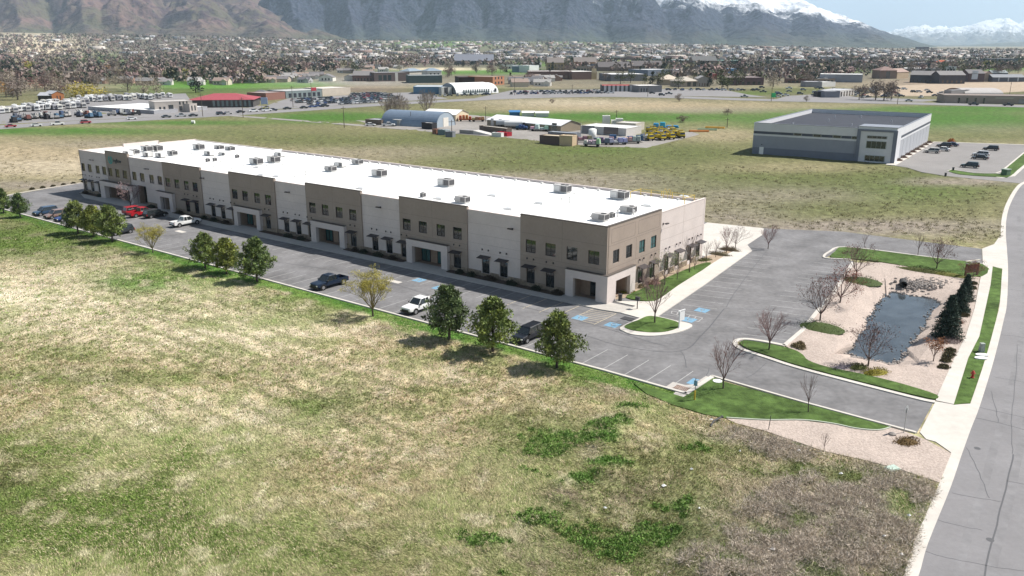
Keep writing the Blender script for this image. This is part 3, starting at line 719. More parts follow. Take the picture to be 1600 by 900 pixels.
def build_building():
    brown = mat('brown_stucco', (0.315, 0.258, 0.218), .9, .15, var=.05, scale=2.5, var2=.05, scale2=.3)
    light = mat('pinkish_beige_stucco', (0.585, 0.515, 0.485), .9, .15, var=.04, scale=2.5, var2=.05, scale2=.3)
    cap = mat('dark_coping', (0.10, 0.085, 0.075), .6, .3)
    white = mat('white_roof_membrane', (0.80, 0.80, 0.79), .7, .2, var=.03, scale=.6, var2=.04, scale2=.15)
    stone = mat('tan_split_block', (0.27, 0.215, 0.165), .95, .1, var=.35, scale=2.2, bump=.6, bscale=4)
    frame = mat('dark_window_frame', (0.03, 0.028, 0.028), .5, .4)
    glass = glass_mat('dark_glass', (0.012, 0.016, 0.018))
    teal = glass_mat('teal_glass', (0.03, 0.10, 0.10))
    dark = mat('dark_bronze_metal', (0.045, 0.038, 0.04), .5, .4)
    recess = mat('recess_tan', (0.30, 0.22, 0.17), .9, .15, var=.1, scale=2)
    joint = mat('panel_joint', (0.20, 0.17, 0.15), .9, .1)
    root = thing('office_warehouse', 'long beige and brown two-storey office warehouse with white flat roof', 'building', (*bw(0, 0), 0), B_TH)
    F = lambda y: (lambda s, z, d: (s, y - d, z))
    Rt = lambda x: (lambda s, z, d: (x + d, -s, z))
    win_cache = {}
    def window(s, z, w, h, face, gl, mid=.36, cols=2):
        """window set into an opening whose corner (left low) is (s,z) in face coordinates"""
        key = (round(w, 2), round(h, 2), mid, cols, face[0])
        if key not in win_cache:
            fr = MB(); t = .055
            def bar(a0, a1, b0, b1):
                if face[0] == 'F': fr.box(a0, a1, -.20, -.12, b0, b1)
                else: fr.box(.12, .20, -a1, -a0, b0, b1)
            bar(0, w, 0, t); bar(0, w, h - t, h); bar(0, t, t, h - t); bar(w - t, w, t, h - t)
            for c in range(1, cols): bar(w * c / cols - t / 2, w * c / cols + t / 2, t, h - t)
            for c in range(cols):
                a0 = (t if c == 0 else w * c / cols + t / 2); a1 = (w - t if c == cols - 1 else w * (c + 1) / cols - t / 2)
                if mid: bar(a0, a1, h * mid - t / 2, h * mid + t / 2)
            pn = MB()
            if face[0] == 'F': pn.box(.01, w - .01, -.18, -.15, .01, h - .01)
            else: pn.box(.15, .18, -w + .01, -.01, .01, h - .01)
            win_cache[key] = (fr.mesh('window', frame), pn)
        frm, pn = win_cache[key]
        loc = (s, face[1], z) if face[0] == 'F' else (face[1], -s, z)
        o = link('window', frm, root, loc)
        pk = (key, gl.name)
        if pk not in win_cache: win_cache[pk] = pn.mesh('pane', gl)
        link('pane', win_cache[pk], o)
        return o
    aw = MB()   # awning: sloping metal canopy with ribs and two stays
    aw.face([(-1.05, 0, .32), (1.05, 0, .32), (1.05, 1.05, .08), (-1.05, 1.05, .08)]); aw.face([(-1.05, 0, .26), (-1.05, 1.05, .02), (1.05, 1.05, .02), (1.05, 0, .26)])
    aw.quad((-1.05, 1.05, .08), (1.05, 1.05, .08), (1.05, 1.05, .02), (-1.05, 1.05, .02)); aw.quad((-1.05, 0, .32), (-1.05, 1.05, .08), (-1.05, 1.05, .02), (-1.05, 0, .26)); aw.quad((1.05, 0, .32), (1.05, 0, .26), (1.05, 1.05, .02), (1.05, 1.05, .08))
    awm = aw.mesh('awning', dark)
    wl = MB(); wl.cyl(0, .14, -.13, .13, .085, 8); wl.box(-.05, .05, 0, .06, -.05, .05)
    wlm = wl.mesh('wall_light', dark)
    fl = MB(); fl.box(-.12, .12, 0, .08, -.1, .2); fl.tube([(0, .05, .05), (0, .55, .18)], .035, 5); fl.box(-.38, .38, .5, .85, .1, .26)
    flm = fl.mesh('flood_light', dark)
    def awning(s, z, face):
        if face[0] == 'F': link('awning', awm, root, (s, face[1], z))
        else: link('awning', awm, root, (face[1], -s, z), math.pi / 2)
        for d in (-.6, .6):
            if face[0] == 'F': link('wall_light', wlm, root, (s + d, face[1], z + 1.25))
            else: link('wall_light', wlm, root, (face[1], -s - d, z + 1.25), math.pi / 2)
    def flood(s, z, face):
        link('flood_light', flm, root, (s, face[1], z) if face[0] == 'F' else (face[1], -s, z), 0 if face[0] == 'F' else math.pi / 2)
    def topz(u): return 10.8 - .6 * u / 147
    UW, UH, UZ = 1.8, 1.9, 5.3
    LW, LH, LZ = 1.5, 2.35, .65
    panels = [  # u0, u1, kind, extra height, upper windows, lower windows, awning?, portal(u0,o0,o1,u1), flood
        (0, 14.8, 'b', 0, (2.1, 5.7, 9.4, 12.9), (9.4, 12.9), None, None),
        (14.8, 25.1, 'l', -.5, (), (18.1, 21.6), None, 16.4),
        (25.1, 39.7, 'b', 0, (27.1, 30.6, 34.5, 38.1), (27.2, 38.75), (28.8, 30.1, 36.5, 37.8), None),
        (39.7, 48.9, 'l', -.5, (), (42.6, 46.0), None, 44.3),
        (48.9, 63.5, 'b', 0, (51.1, 54.6, 58.3, 61.8), (51.2, 62.75), (52.9, 54.2, 60.5, 61.9), None),
        (63.5, 72.5, 'l', -.5, (), (66.4, 69.9), None, 68.4),
        (72.5, 86.9, 'b', 0, (74.7, 78.1, 81.9, 85.3), (75.2, 86.2), (76.9, 78.1, 84.2, 85.4), None),
        (86.9, 96.8, 'l', -.5, (), (90.2, 93.6), None, 95.8),
        (96.8, 110.9, 'b', 0, (99.0, 102.2, 105.8, 109.3), (99.2, 102.5), (107.1, 108.4, 112.0, 113.4), None),
        (110.9, 125.0, 'l', 0, (112.8, 116.1, 120.0, 123.3), (), None, 117.0),
        (125.0, 134.9, 'b', .75, (127.0, 130.3, 133.5), (), None, None),
        (134.9, 147.9, 'l', 0, (136.7, 139.8, 143.6, 146.8), (139.9, 143.4, 146.7), None, 141.3)]
    for (u0, u1, kind, ex, up, low, portal, fx) in panels:
        yf = .22 if kind == 'b' else 0.0
        zt = topz((u0 + u1) / 2) + ex
        ops = []
        for u in up: ops.append((u - UW / 2, u + UW / 2, UZ, UZ + UH))
        for u in low:
            w = LW if min(abs(u - u0), abs(u1 - u)) > .9 else 1.0
            ops.append((u - w / 2, u + w / 2, LZ, LZ + LH))
        if portal: ops.append((portal[1], min(portal[2], u1 - .05), .0, 3.0))
        if u0 == 0: ops.append((1.3, 5.1, 0, 2.95))
        if u0 == 110.9: ops += [(118.9, 122.7, .0, 4.3), (111.0, 112.0, 0, 3.0)]
        if u0 == 125.0: ops.append((125.1, 134.8, .0, 3.1))
        m = brown if kind == 'b' else light
        part('wall_panel', wall_mesh(u0, u1, -.1, zt, ops, F(yf)), m, root)
        part('coping', MB().box(u0 - .03, u1 + .03, yf - .38, yf + .05, zt + .002, zt + .11), cap if kind == 'b' else light, root)
        # scored reveals between the cast panels
        jb = MB()
        for z in ((3.95, 4.75, zt - 2.6) if kind == 'b' else (3.9, 5.2, 6.6, zt - 1.9)):
            segs = [(u0 + .02, u1 - .02)]
            for (a, c, e, g) in ops:
                if e - .05 < z < g + .05: segs = [q for s in segs for q in ((s[0], min(s[1], a)), (max(s[0], c), s[1])) if q[1] > q[0]]
            for (a, c) in segs: jb.box(a, c, yf - .01, yf + .006, z - .02, z + .02)
        um = (u0 + u1) / 2
        jb.box(um - .02, um + .02, yf - .01, yf + .007, 4.8, zt - .1) if kind == 'b' and portal is not None or u0 == 0 else None
        part('panel_reveal', jb, joint if kind == 'b' else mat('light_joint', (.42, .36, .33), .9), root)
        for u in up: window(u - UW / 2, UZ, UW, UH, ('F', yf), glass)
        for u in low:
            w = LW if min(abs(u - u0), abs(u1 - u)) > .9 else 1.0
            window(u - w / 2, LZ, w, LH, ('F', yf), glass, .8)
            awning(u, 3.15, ('F', yf))
        if fx: flood(fx, 8.3, ('F', yf))
        # stone base course
        free = [(u0, u1)]
        cuts = [(u - .9, u + .9) for u in low]
        if portal: cuts.append((portal[0], portal[3]))
        if u0 == 0: cuts.append((-1, 6.4))
        if u0 == 110.9: cuts += [(110.8, 113.5), (118.7, 125.1)]
        if u0 == 125.0: cuts.append((124, 135))
        for (a, c) in cuts: free = [q for s in free for q in ((s[0], min(s[1], a)), (max(s[0], c), s[1])) if q[1] > q[0] + .05]
        for (a, c) in free: part('stone_base', MB().box(a, c, yf - .02, yf + .10, 0, .95), stone, root)
        for u in low: part('stone_base', MB().box(u - .88, u + .88, yf - .02, yf + .10, 0, LZ - .01), stone, root)
    # portals: light frames standing proud of the brown walls, with glazed recesses
    def recess_fit(a, c, zt, yf, deep=1.6, doors=((.35, .75),), gl=teal):
        b = MB()
        b.quad((a, yf - .28, 0), (a, yf - deep, 0), (a, yf - deep, zt), (a, yf - .28, zt)); b.quad((c, yf - .28, 0), (c, yf - .28, zt), (c, yf - deep, zt), (c, yf - deep, 0))
        b.quad((a, yf - deep, 0), (c, yf - deep, 0), (c, yf - deep, zt), (a, yf - deep, zt)); b.quad((a, yf - .28, zt), (a, yf - deep, zt), (c, yf - deep, zt), (c, yf - .28, zt))
        b.quad((a, yf - .28, .155), (c, yf - .28, .155), (c, yf - deep, .155), (a, yf - deep, .155))
        part('entry_recess', b, recess, root)
        for (f0, f1) in doors:
            d0, d1 = a + (c - a) * f0, a + (c - a) * f1
            g = MB(); n = max(2, int(round((d1 - d0) / 1.0)))
            fr = MB()
            for k in range(n + 1):
                x = d0 + (d1 - d0) * k / n; fr.box(x - .05, x + .05, yf - deep + .02, yf - deep + .12, .16, zt - .1)
            for k in range(n):
                xa, xb = d0 + (d1 - d0) * k / n + .05, d0 + (d1 - d0) * (k + 1) / n - .05
                fr.box(xa, xb, yf - deep + .03, yf - deep + .11, zt - .75, zt - .66); fr.box(xa, xb, yf - deep + .03, yf - deep + .11, .16, .3)
            o = part('glass_door', fr, frame, root)
            part('pane', MB().box(d0 + .02, d1 - .02, yf - deep + .04, yf - deep + .07, .2, zt - .12), gl, o)
    def portal_frame(a, o0, o1, c, y0, y1, zt=4.05, zo=3.0):
        b = MB(); b.box(a, o0, y0, y1, 0, zo); b.box(o1, c, y0, y1, 0, zo); b.box(a, c, y0, y1, zo, zt)
        part('entry_portal', b, light, root)
        part('portal_cap', MB().box(a - .04, c + .04, y0, y1 + .04, zt + .002, zt + .09), cap, root)
    for (a, o0, o1, c) in ((28.8, 30.1, 36.5, 37.8), (52.9, 54.2, 60.5, 61.9), (76.9, 78.1, 84.2, 85.4)):
        portal_frame(a, o0, o1, c, .225, .85)
        recess_fit(o0, o1, 3.0, .22, doors=((.0, .42), (.68, .97)))
    portal_frame(107.1, 108.4, 112.0, 113.4, .225, .9)
    recess_fit(108.4, 110.85, 3.0, .22, doors=((.2, .95),), gl=glass)
    recess_fit(111.0, 112.0, 3.0, .0, doors=((.1, .9),), gl=glass)
    recess_fit(118.9, 122.7, 4.3, .0, doors=((.05, .95),), gl=glass)
    recess_fit(125.1, 134.8, 3.1, .22, doors=((.02, .45), (.52, .98)), gl=glass)
    b = MB(); b.box(122.7, 137.1, .225, 1.3, 3.1, 4.1); b.box(135.1, 137.1, .225, 1.3, 0, 3.1); b.box(122.7, 123.9, .225, 1.3, 0, 3.1)
    part('entry_portal', b, light, root); part('portal_cap', MB().box(122.66, 137.14, .2, 1.34, 4.102, 4.19), cap, root)
    # corner porch, open on both sides
    b = MB()
    b.box(-.55, 1.3, .225, .75, 0, 2.95); b.box(5.1, 6.4, .225, .75, 0, 2.95); b.box(-.55, 6.4, .225, .75, 2.95, 4.05)
    b.box(-.55, -.005, -1.6, .22, 0, 2.95); b.box(-.55, -.005, -7.1, -5.6, 0, 2.95); b.box(-.55, -.005, -7.1, .22, 2.95, 4.05)
    part('entry_portal', b, light, root)
    cb = MB(); cb.box(-.6, 6.45, .2, .8, 4.052, 4.14); cb.box(-.6, .0, -7.15, .19, 4.052, 4.14); part('portal_cap', cb, cap, root)
    recess_fit(1.3, 5.1, 2.95, .22, doors=((.02, .55),), gl=glass)
    # right-hand (gable) face
    zt = 10.8
    ops = [(v - .85, v + .85, UZ, UZ + UH) for v in (2.3, 5.9, 9.7, 13.2)] + [(v - .75, v + .75, LZ, LZ + LH) for v in (9.6, 13.2)] + [(1.6, 5.6, 0, 2.95)]
    part('wall_panel', wall_mesh(0.225 - .22, 15.4, -.1, zt, ops, Rt(0.0)), brown, root)
    part('coping', MB().box(-.05, .38, -15.43, -.17, zt + .002, zt + .11), cap, root)
    for i, v in enumerate((2.3, 5.9, 9.7, 13.2)): window(v - .85, UZ, 1.7, UH, ('R', 0.0), glass if i < 2 else teal)
    zl = 10.25
    ops2 = [(v - .75, v + .75, LZ, LZ + LH) for v in (18.2, 21.8, 26.2, 29.4)]
    part('wall_panel', wall_mesh(15.4, 31.2, -.1, zl, ops2, Rt(.22)), light, root)
    part('coping', MB().box(.18, .6, -31.2, -15.43, zl + .002, zl + .09), light, root)
    for v in (9.6, 13.2): window(v - .75, LZ, 1.5, LH, ('R', 0.0), glass, .8); awning(v, 3.15, ('R', 0.0))
    for v in (18.2, 21.8, 26.2, 29.4): window(v - .75, LZ, 1.5, LH, ('R', .22), glass, .8); awning(v, 3.15, ('R', .22))
    flood(16.4, 8.4, ('R', .22))
    jb = MB()
    for z in (4.75, 8.0):
        jb.box(-.006, .01, -15.38, -.02, z - .02, z + .02)
    for (v0, v1) in ((.9, 7.4), (8.4, 14.8)):
        for z in (8.35, 10.3): jb.box(-.006, .01, -v1, -v0, z - .025, z + .025)
        for v in (v0, v1): jb.box(-.007, .01, -v - .025, -v + .025, 8.375, 10.275)
    jb.box(-.0065, .01, -7.93, -7.88, 4.8, 7.9)
    part('panel_reveal', jb, joint, root)
    jb = MB()
    for z in (4.4, 5.9, 7.6): jb.box(.214, .24, -31.1, -15.5, z - .025, z + .025)
    jb.box(.213, .24, -23.43, -23.37, 0, zl - .05)
    part('panel_reveal', jb, mat('light_joint', (.42, .36, .33), .9), root)
    for (v0, v1) in ((7.15, 8.8), (10.4, 12.4), (14.0, 15.35)): part('stone_base', MB().box(-.10, .02, -v1, -v0, 0, .95), stone, root)
    for (v0, v1) in ((15.4, 17.4), (19, 21), (22.6, 25.4), (27, 28.6)): part('stone_base', MB().box(.12, .24, -v1, -v0, 0, .95), stone, root)
    b = MB(); b.quad((.28, -1.6, .01), (1.6, -1.6, .01), (1.6, -1.6, 2.95), (.28, -1.6, 2.95)); b.quad((.28, -5.6, .01), (.28, -5.6, 2.95), (1.6, -5.6, 2.95), (1.6, -5.6, .01)); b.quad((1.6, -1.6, 0), (1.6, -5.6, 0), (1.6, -5.6, 2.95), (1.6, -1.6, 2.95)); b.quad((.28, -1.6, 2.95), (1.6, -1.6, 2.95), (1.6, -5.6, 2.95), (.28, -5.6, 2.95)); b.quad((.28, -1.6, .155), (.28, -5.6, .155), (1.6, -5.6, .155), (1.6, -1.6, .155))
    part('entry_recess', b, recess, root)
    o = part('glass_door', MB().box(1.45, 1.55, -3.4, -1.65, .16, 2.9), frame, root); part('pane', MB().box(1.42, 1.449, -3.3, -1.75, .3, 2.8), glass, o)
    # far left and rear walls
    zb = 10.05
    LF = lambda s, z, d: (147.9 - d, -s, z)
    part('wall_panel', wall_mesh(.0, 11.0, -.1, topz(147), [], LF), light, root)
    part('wall_panel', wall_mesh(11.0, 20.5, -.1, topz(147) + .55, [], LF), light, root)
    part('wall_panel', wall_mesh(20.5, 31.2, -.1, topz(147), [], LF), light, root)
    BK = lambda s, z, d: (s, -31.2 + d, z)
    part('wall_panel', wall_mesh(.2, 147.9, -.1, zb, [], BK), light, root)
    # roof
    r = MB(); r.box(.3, 110.9, -31.0, -.12, 9.2, 9.62); part('roof', r, white, root)
    r = MB(); r.box(110.9, 147.7, -31.0, -.12, 9.2, 9.85); part('roof', r, white, root)
    part('parapet', MB().box(110.6, 111.0, -31.0, -.5, 9.6, 10.25), white, root)
    # teal ring and lettering on the sign panel
    tl = mat('teal_sign', (0.02, 0.30, 0.27), .5, .3); dk = mat('dark_lettering', (0.05, 0.07, 0.075), .5, .3)
    b = MB(); N = 22
    for k in range(N):
        a0, a1 = 2 * math.pi * k / N, 2 * math.pi * (k + 1) / N
        if 1.0 < a0 < 1.5: continue
        for y in (.30,):
            b.quad((132.6 + math.cos(a0) * .95, y, 9.15 + math.sin(a0) * .95), (132.6 + math.cos(a1) * .95, y, 9.15 + math.sin(a1) * .95), (132.6 + math.cos(a1) * .62, y, 9.15 + math.sin(a1) * .62), (132.6 + math.cos(a0) * .62, y, 9.15 + math.sin(a0) * .62))
    b.box(132.5, 132.72, .225, .3, 8.7, 9.6)
    part('sign_ring', b, tl, root)
    cu = bpy.data.curves.new('sign_lettering', 'FONT'); cu.body = 'ingllow'; cu.size = 1.25; cu.extrude = .03
    cu.materials.append(dk)
    o = bpy.data.objects.new('sign_lettering', cu); COL.objects.link(o); o.parent = root
    o.rotation_euler = (math.pi / 2, 0, math.pi); o.location = (131.4, .27, 8.55)
    dg = bpy.context.evaluated_depsgraph_get(); me = bpy.data.meshes.new_from_object(o.evaluated_get(dg))
    bpy.data.objects.remove(o); o = link('sign_lettering', me, root, (131.4, .27, 8.75)); o.rotation_euler = (math.pi / 2, 0, math.pi)
    return root

# ------------------------------------------------------------------ rooftop plant: every unit a thing of its own
def build_roof_units():
    grey = mat('unit_grey', (0.42, 0.41, 0.40), .6, .3, var=.06, scale=2); pale = mat('unit_pale', (0.62, 0.61, 0.59), .6, .3, var=.05, scale=2)
    dark = mat('unit_coil', (0.07, 0.068, 0.072), .7, .3, var=.2, scale=9); white = MATS['white_roof_membrane']
    yellow = mat('safety_yellow', (0.55, 0.40, 0.10), .6, .3)
    def unit(px, py, kind, label, z=9.62):
        x, y = gp(px, py, z)
        bu, bv = to_b(x, y)
        t = thing('rooftop_unit', label, 'air conditioner', (x, y, z), B_TH, 'heating and cooling units on the white roof', .74)
        if kind == 'pack':
            part('kerb', MB().box(-1.35, 1.35, -.85, .85, -.02, .3), pale, t)
            part('cabinet', MB().box(-1.5, 1.5, -.95, .95, .3, 1.55), grey, t)
            c = MB()
            for k in range(8): c.box(-1.42 + .17 * k, -1.34 + .17 * k, .955, .975, .45, 1.4)
            c.box(-1.52, -1.503, -.8, .8, .45, 1.4); part('coil_grille', c, dark, t)
            part('hood', MB().frustum((1.503, 2.15, -.7, .7), (1.503, 1.65, -.7, .7), .55, 1.3), pale, t)
            f = MB(); f.cyl(-.75, 0, 1.552, 1.66, .55, 14); part('fan', f, dark, t)
        elif kind == 'big':
            part('kerb', MB().box(-1.7, 1.7, -1.0, 1.0, -.02, .3), pale, t)
            part('cabinet', MB().box(-1.9, 1.9, -1.1, 1.1, .3, 1.9), grey, t)
            c = MB()
            for k in range(6): c.box(-1.8 + .28 * k, -1.6 + .28 * k, 1.103, 1.125, .45, 1.75)
            c.box(-1.925, -1.903, -.95, .95, .5, 1.75); part('coil_grille', c, dark, t)
            part('access_panel', MB().box(.2, 1.75, 1.103, 1.13, .45, 1.75), pale, t)
            for x in (-1.2, -.1): part('fan', MB().cyl(x, 0, 1.902, 2.02, .48, 14), dark, t)
        elif kind == 'small':
            part('cabinet', MB().box(-.5, .5, -.5, .5, .12, 1.05), grey, t)
            c = MB()
            for k in range(5): c.box(-.45 + .19 * k, -.34 + .19 * k, .503, .52, .2, .95)
            c.box(-.52, -.503, -.42, .42, .2, .95); part('coil_grille', c, dark, t)
            part('fan', MB().cyl(0, 0, 1.052, 1.12, .36, 12), dark, t)
            part('sleeper', MB().box(-.6, .6, -.4, .4, -.02, .118), pale, t)
        elif kind == 'duct':
            part('cabinet', MB().box(-1.5, 1.5, -.9, .9, .25, 1.5), pale, t)
            d = MB(); d.box(1.503, 2.6, -.5, .5, .5, 1.2); d.box(2.0, 2.6, -.5, .5, -.02, .498); part('duct', d, pale, t)
            c = MB()
            for k in range(7): c.box(-1.4 + .2 * k, -1.27 + .2 * k, .903, .92, .4, 1.35)
            part('coil_grille', c, dark, t)
            part('leg', MB().box(-1.3, 1.3, -.7, .7, -.02, .248), dark, t)
    first = 'grey air conditioner on the white roof, '
    spec = [(968, 311, 'big', 'large ' + first + 'nearest the yellow guard rail'), (879, 301, 'big', 'large ' + first + 'second from the guard rail'), (982, 333, 'pack', first + 'beside the roof edge of the lit gable wall'),
            (938, 345, 'pack', first + 'nearest the front corner parapet'), (956, 340, 'small', 'small ' + first + 'between the two corner units'), (723, 317, 'pack', first + 'near the front edge behind a beige panel'),
            (661, 308, 'small', 'small dark condenser standing alone on the white roof'), (697, 291, 'big', 'large ' + first + 'alone in the middle of the long roof'), (593, 276, 'big', 'large ' + first + 'left of the middle one'),
            (517, 268, 'pack', first + 'foremost of a cluster of three'), (533, 261, 'duct', 'pale ducted unit on the roof, middle of a cluster of three'), (559, 257, 'pack', first + 'rearmost of a cluster of three'),
            (401, 257, 'big', 'large ' + first + 'left of a close pair'), (428, 254, 'big', 'large ' + first + 'in front of a long pale unit'), (438, 245, 'duct', 'long pale unit on the white roof near its rear edge'),
            (325, 253, 'small', 'small dark condenser, left of a pair on the roof'), (336, 252, 'small', 'small dark condenser, right of a pair on the roof'), (351, 245, 'duct', 'pale ducted unit on the roof right of the dark condenser pair'),
            (371, 247, 'small', 'small upright unit on the roof between larger clusters'), (360, 236, 'pack', 'unit by the rear roof edge, right of two alike'), (343, 234, 'pack', 'unit by the rear roof edge, left of two alike'),
            (328, 243, 'duct', 'wide pale unit on the roof behind the dark condenser pair', 9.85), (311, 234, 'big', 'large unit at the rear corner of the left roof block', 9.85), (270, 243, 'pack', 'lone grey unit in the middle of the left roof block', 9.85),
            (252, 246, 'duct', 'low pale unit on the left roof block near the front, right of a pair', 9.85), (232, 245, 'duct', 'low pale unit on the left roof block near the front, left of a pair', 9.85), (246, 236, 'big', 'large unit at the rear of the left roof block, right of two', 9.85),
            (230, 237, 'big', 'large unit at the rear of the left roof block, left of two', 9.85), (211, 241, 'pack', 'grey unit behind the sign parapet on the left roof block', 9.85), (201, 243, 'duct', 'leftmost pale unit behind the sign parapet', 9.85)]
    for q in spec: unit(*q)
    # vents, flues and flat skylights
    def vent(px, py, label, h=.7, z=9.62):
        x, y = gp(px, py, z); b = MB(); b.cyl(0, 0, -.02, h, .09, 8); b.cyl(0, 0, h, h + .16, .2, 10)
        o = link('roof_vent', b.mesh('roof_vent', pale), None, (x, y, z)); tag(o, label, 'vent', 'vents and flues on the white roof')
    for p in ((320, 263), (335, 265), (338, 264), (354, 268), (362, 266), (442, 263), (457, 275), (461, 280), (478, 276), (478, 280), (890, 318), (877, 316), (897, 308), (990, 336), (965, 340), (215, 246), (222, 240), (240, 240), (262, 248), (281, 243), (290, 237), (300, 246), (266, 234), (285, 231), (345, 256), (381, 262), (392, 247), (417, 262)):
        vent(*p, 'slim pale flue or vent on the white roof', rnd.uniform(.4, 1.0))
    def sky(px, py, label):
        x, y = gp(px, py, 9.62)
        t = thing('skylight', label, 'skylight', (x, y, 9.62), B_TH, 'flat skylights on the white roof')
        part('kerb', MB().box(-.95, .95, -.65, .65, -.02, .14), pale, t); part('dome', MB().frustum((-.85, .85, -.55, .55), (-.6, .6, -.35, .35), .142, .28), mat('skylight_dome', (.55, .56, .56), .3, .5), t)
    for p in ((771, 306), (844, 318), (796, 327), (565, 295), (687, 311), (410, 274), (434, 276), (403, 262), (1068, 308), (1012, 322)): sky(*p, 'low flat grey skylight on the white roof')
    n = 0
    for k in range(34):
        u = 1.5 + 3.1 * k
        o = link('roof_scupper', MB().box(-.22, .22, -.18, .18, -.01, .3).mesh('roof_scupper', pale), None, (*bw(u, -30.0), 9.62), B_TH); tag(o, 'small box vent in the row along the rear roof edge', 'vent', 'row of small vents along the rear roof edge')
    # guard rail
    t = thing('guard_rail', 'yellow safety rail and ladder hoop at the rear roof corner', 'railing', (*bw(7, -30.6), 9.62), B_TH)
    for x in range(-5, 6, 2): part('post', MB().box(x - .05, x + .05, -.05, .05, -.02, 1.1), yellow, t)
    for x in (-5, 5):
        part('post', MB().box(x - .05, x + .05, 3.5, 3.6, -.02, 1.1), yellow, t); part('rail', MB().box(x - .035, x + .035, .055, 3.495, 1.02, 1.09), yellow, t)
    for z in (.55, 1.04): part('rail', MB().box(-5.2, 5.2, -.09, -.052, z, z + .06), yellow, t)
    for x in (-.4, .4): part('ladder_hoop', MB().tube([(x, -.5, -.6), (x, -.5, 1.3), (x, .1, 1.6), (x, .5, 1.2), (x, .5, 0)], .045, 5), yellow, t)
# ------------------------------------------------------------------ plants
def cloud(centers, radii, n_per, size, rs, tint, tvar=.25, flat=.8, up=0.0, narrow=.35):
    """leaf-sized triangles gathered in clumps; returns verts, tris, colours"""
    centers = np.asarray(centers, float); k = len(centers)
    radii = np.broadcast_to(np.asarray(radii, float), (k,))
    n = k * n_per
    ci = np.repeat(np.arange(k), n_per)
    d = rs.randn(n, 3); d /= np.linalg.norm(d, axis=1)[:, None] + 1e-9
    rr = rs.rand(n) ** .45
    off = d * (rr * radii[ci])[:, None]; off[:, 2] *= flat
    P = centers[ci] + off
    ax = d * .8 + rs.randn(n, 3) * .5; ax[:, 2] += up; ax /= np.linalg.norm(ax, axis=1)[:, None] + 1e-9
    t = np.cross(ax, rs.randn(n, 3)); t /= np.linalg.norm(t, axis=1)[:, None] + 1e-9
    s = size * (.6 + .8 * rs.rand(n))[:, None]
    V = np.stack([P - t * s * narrow, P + t * s * narrow, P + ax * s], 1).reshape(-1, 3)
    cl = (1 + tvar * (rs.rand(k) - .5) * 2)[ci] * (.8 + .4 * rs.rand(n))
    C = np.repeat(np.asarray(tint)[None] * cl[:, None], 3, 0)
    return V, np.arange(n * 3).reshape(-1, 3), C

def join(parts):
    V = []; F = []; C = []; o = 0
    for v, f, c in parts: V.append(v); F.append(f + o); C.append(c); o += len(v)
    return np.concatenate(V), np.concatenate(F), np.concatenate(C)

LEAF = lambda: mat_attr('foliage', rough=.75, spec=.15, var=0.0)
BARK = lambda: mat('bark', (0.10, 0.08, 0.068), .9, .1, var=.2, scale=6)

def branch_skeleton(seed, H, trunk_h, spread, n_main=6, depth=4, up=.55, r0=.11):
    r = random.Random(seed); segs = []; tips = []
    def grow(p, d, L, rad, lev):
        q = p
        steps = 2 if lev < 3 else 1
        for s in range(steps):
            d = (d + Vector((r.gauss(0, .10), r.gauss(0, .10), r.gauss(0, .05) + .05 * up))).normalized()
            e = q + d * (L / steps); segs.append((q, e, rad * (1 - .35 * s / steps), rad * (1 - .35 * (s + 1) / steps), lev)); q = e
            if s == 0 and lev >= 1 and lev < depth: 
                side = d.orthogonal().normalized(); side.rotate(Matrix.Rotation(r.uniform(0, 6.28), 3, d))
                grow(q, (d * .75 + side * .65 + Vector((0, 0, .2 * up))).normalized(), L * .62, rad * .5, lev + 1)
        if lev >= depth: tips.append(q); return
        for k in range(3 if lev < depth - 1 else 2):
            side = d.orthogonal().normalized(); side.rotate(Matrix.Rotation(r.uniform(0, 6.28), 3, d))
            a = r.uniform(.3, .75)
            grow(q, (d * (1 - a * .4) + side * a * spread + Vector((0, 0, .25 * up))).normalized(), L * r.uniform(.55, .78), rad * .55, lev + 1)
    top = Vector((r.uniform(-.08, .08), r.uniform(-.08, .08), trunk_h))
    segs.append((Vector((0, 0, -.1)), top, r0, r0 * .8, 0))
    L = (H - trunk_h) * .40
    grow(top, Vector((0, 0, 1)), L * .9, r0 * .7, 1)
    for k in range(n_main):
        a = 6.283 * k / n_main + r.uniform(-.4, .4)
        d = Vector((math.cos(a) * spread, math.sin(a) * spread, up + r.uniform(0, .5))).normalized()
        grow(Vector((0, 0, trunk_h * r.uniform(.8, 1.0))), d, L * r.uniform(.75, 1.05), r0 * .5, 1)
    return segs, tips

def bare_mesh(seed, H, trunk_h, spread, n_main, depth, up, r0, twig, leaf=None, leaf_n=0, leaf_size=.12, rmin=.009):
    segs, tips = branch_skeleton(seed, H, trunk_h, spread, n_main, depth, up, r0)
    zmax = max(s[1].z for s in segs); k = H / zmax
    tb = MB(); cb = MB()
    for (a, b, ra, rb, lev) in segs:
        a = Vector((a.x, a.y, a.z * k)); b = Vector((b.x, b.y, b.z * k))
        if lev == 0: tb.tube([a, b], [ra * 1.15, rb], 7)
        else: cb.tube([a, b], [max(ra, rmin), max(rb, rmin * .7)], 5 if lev == 1 else 3, cap=False)
    crown = cb.mesh('branches', mat('twigs_%s' % twig[0], twig[1], .9, .1))
    lm = None
    if leaf is not None:
        rs = np.random.RandomState(seed); T = np.array([(t.x, t.y, t.z * k) for t in tips])
        V, Fc, C = cloud(T, .34, leaf_n, leaf_size, rs, leaf, .35)
        lm = np_mesh('leaves', V, Fc, LEAF(), C)
    return tb.mesh('trunk', BARK()), crown, lm

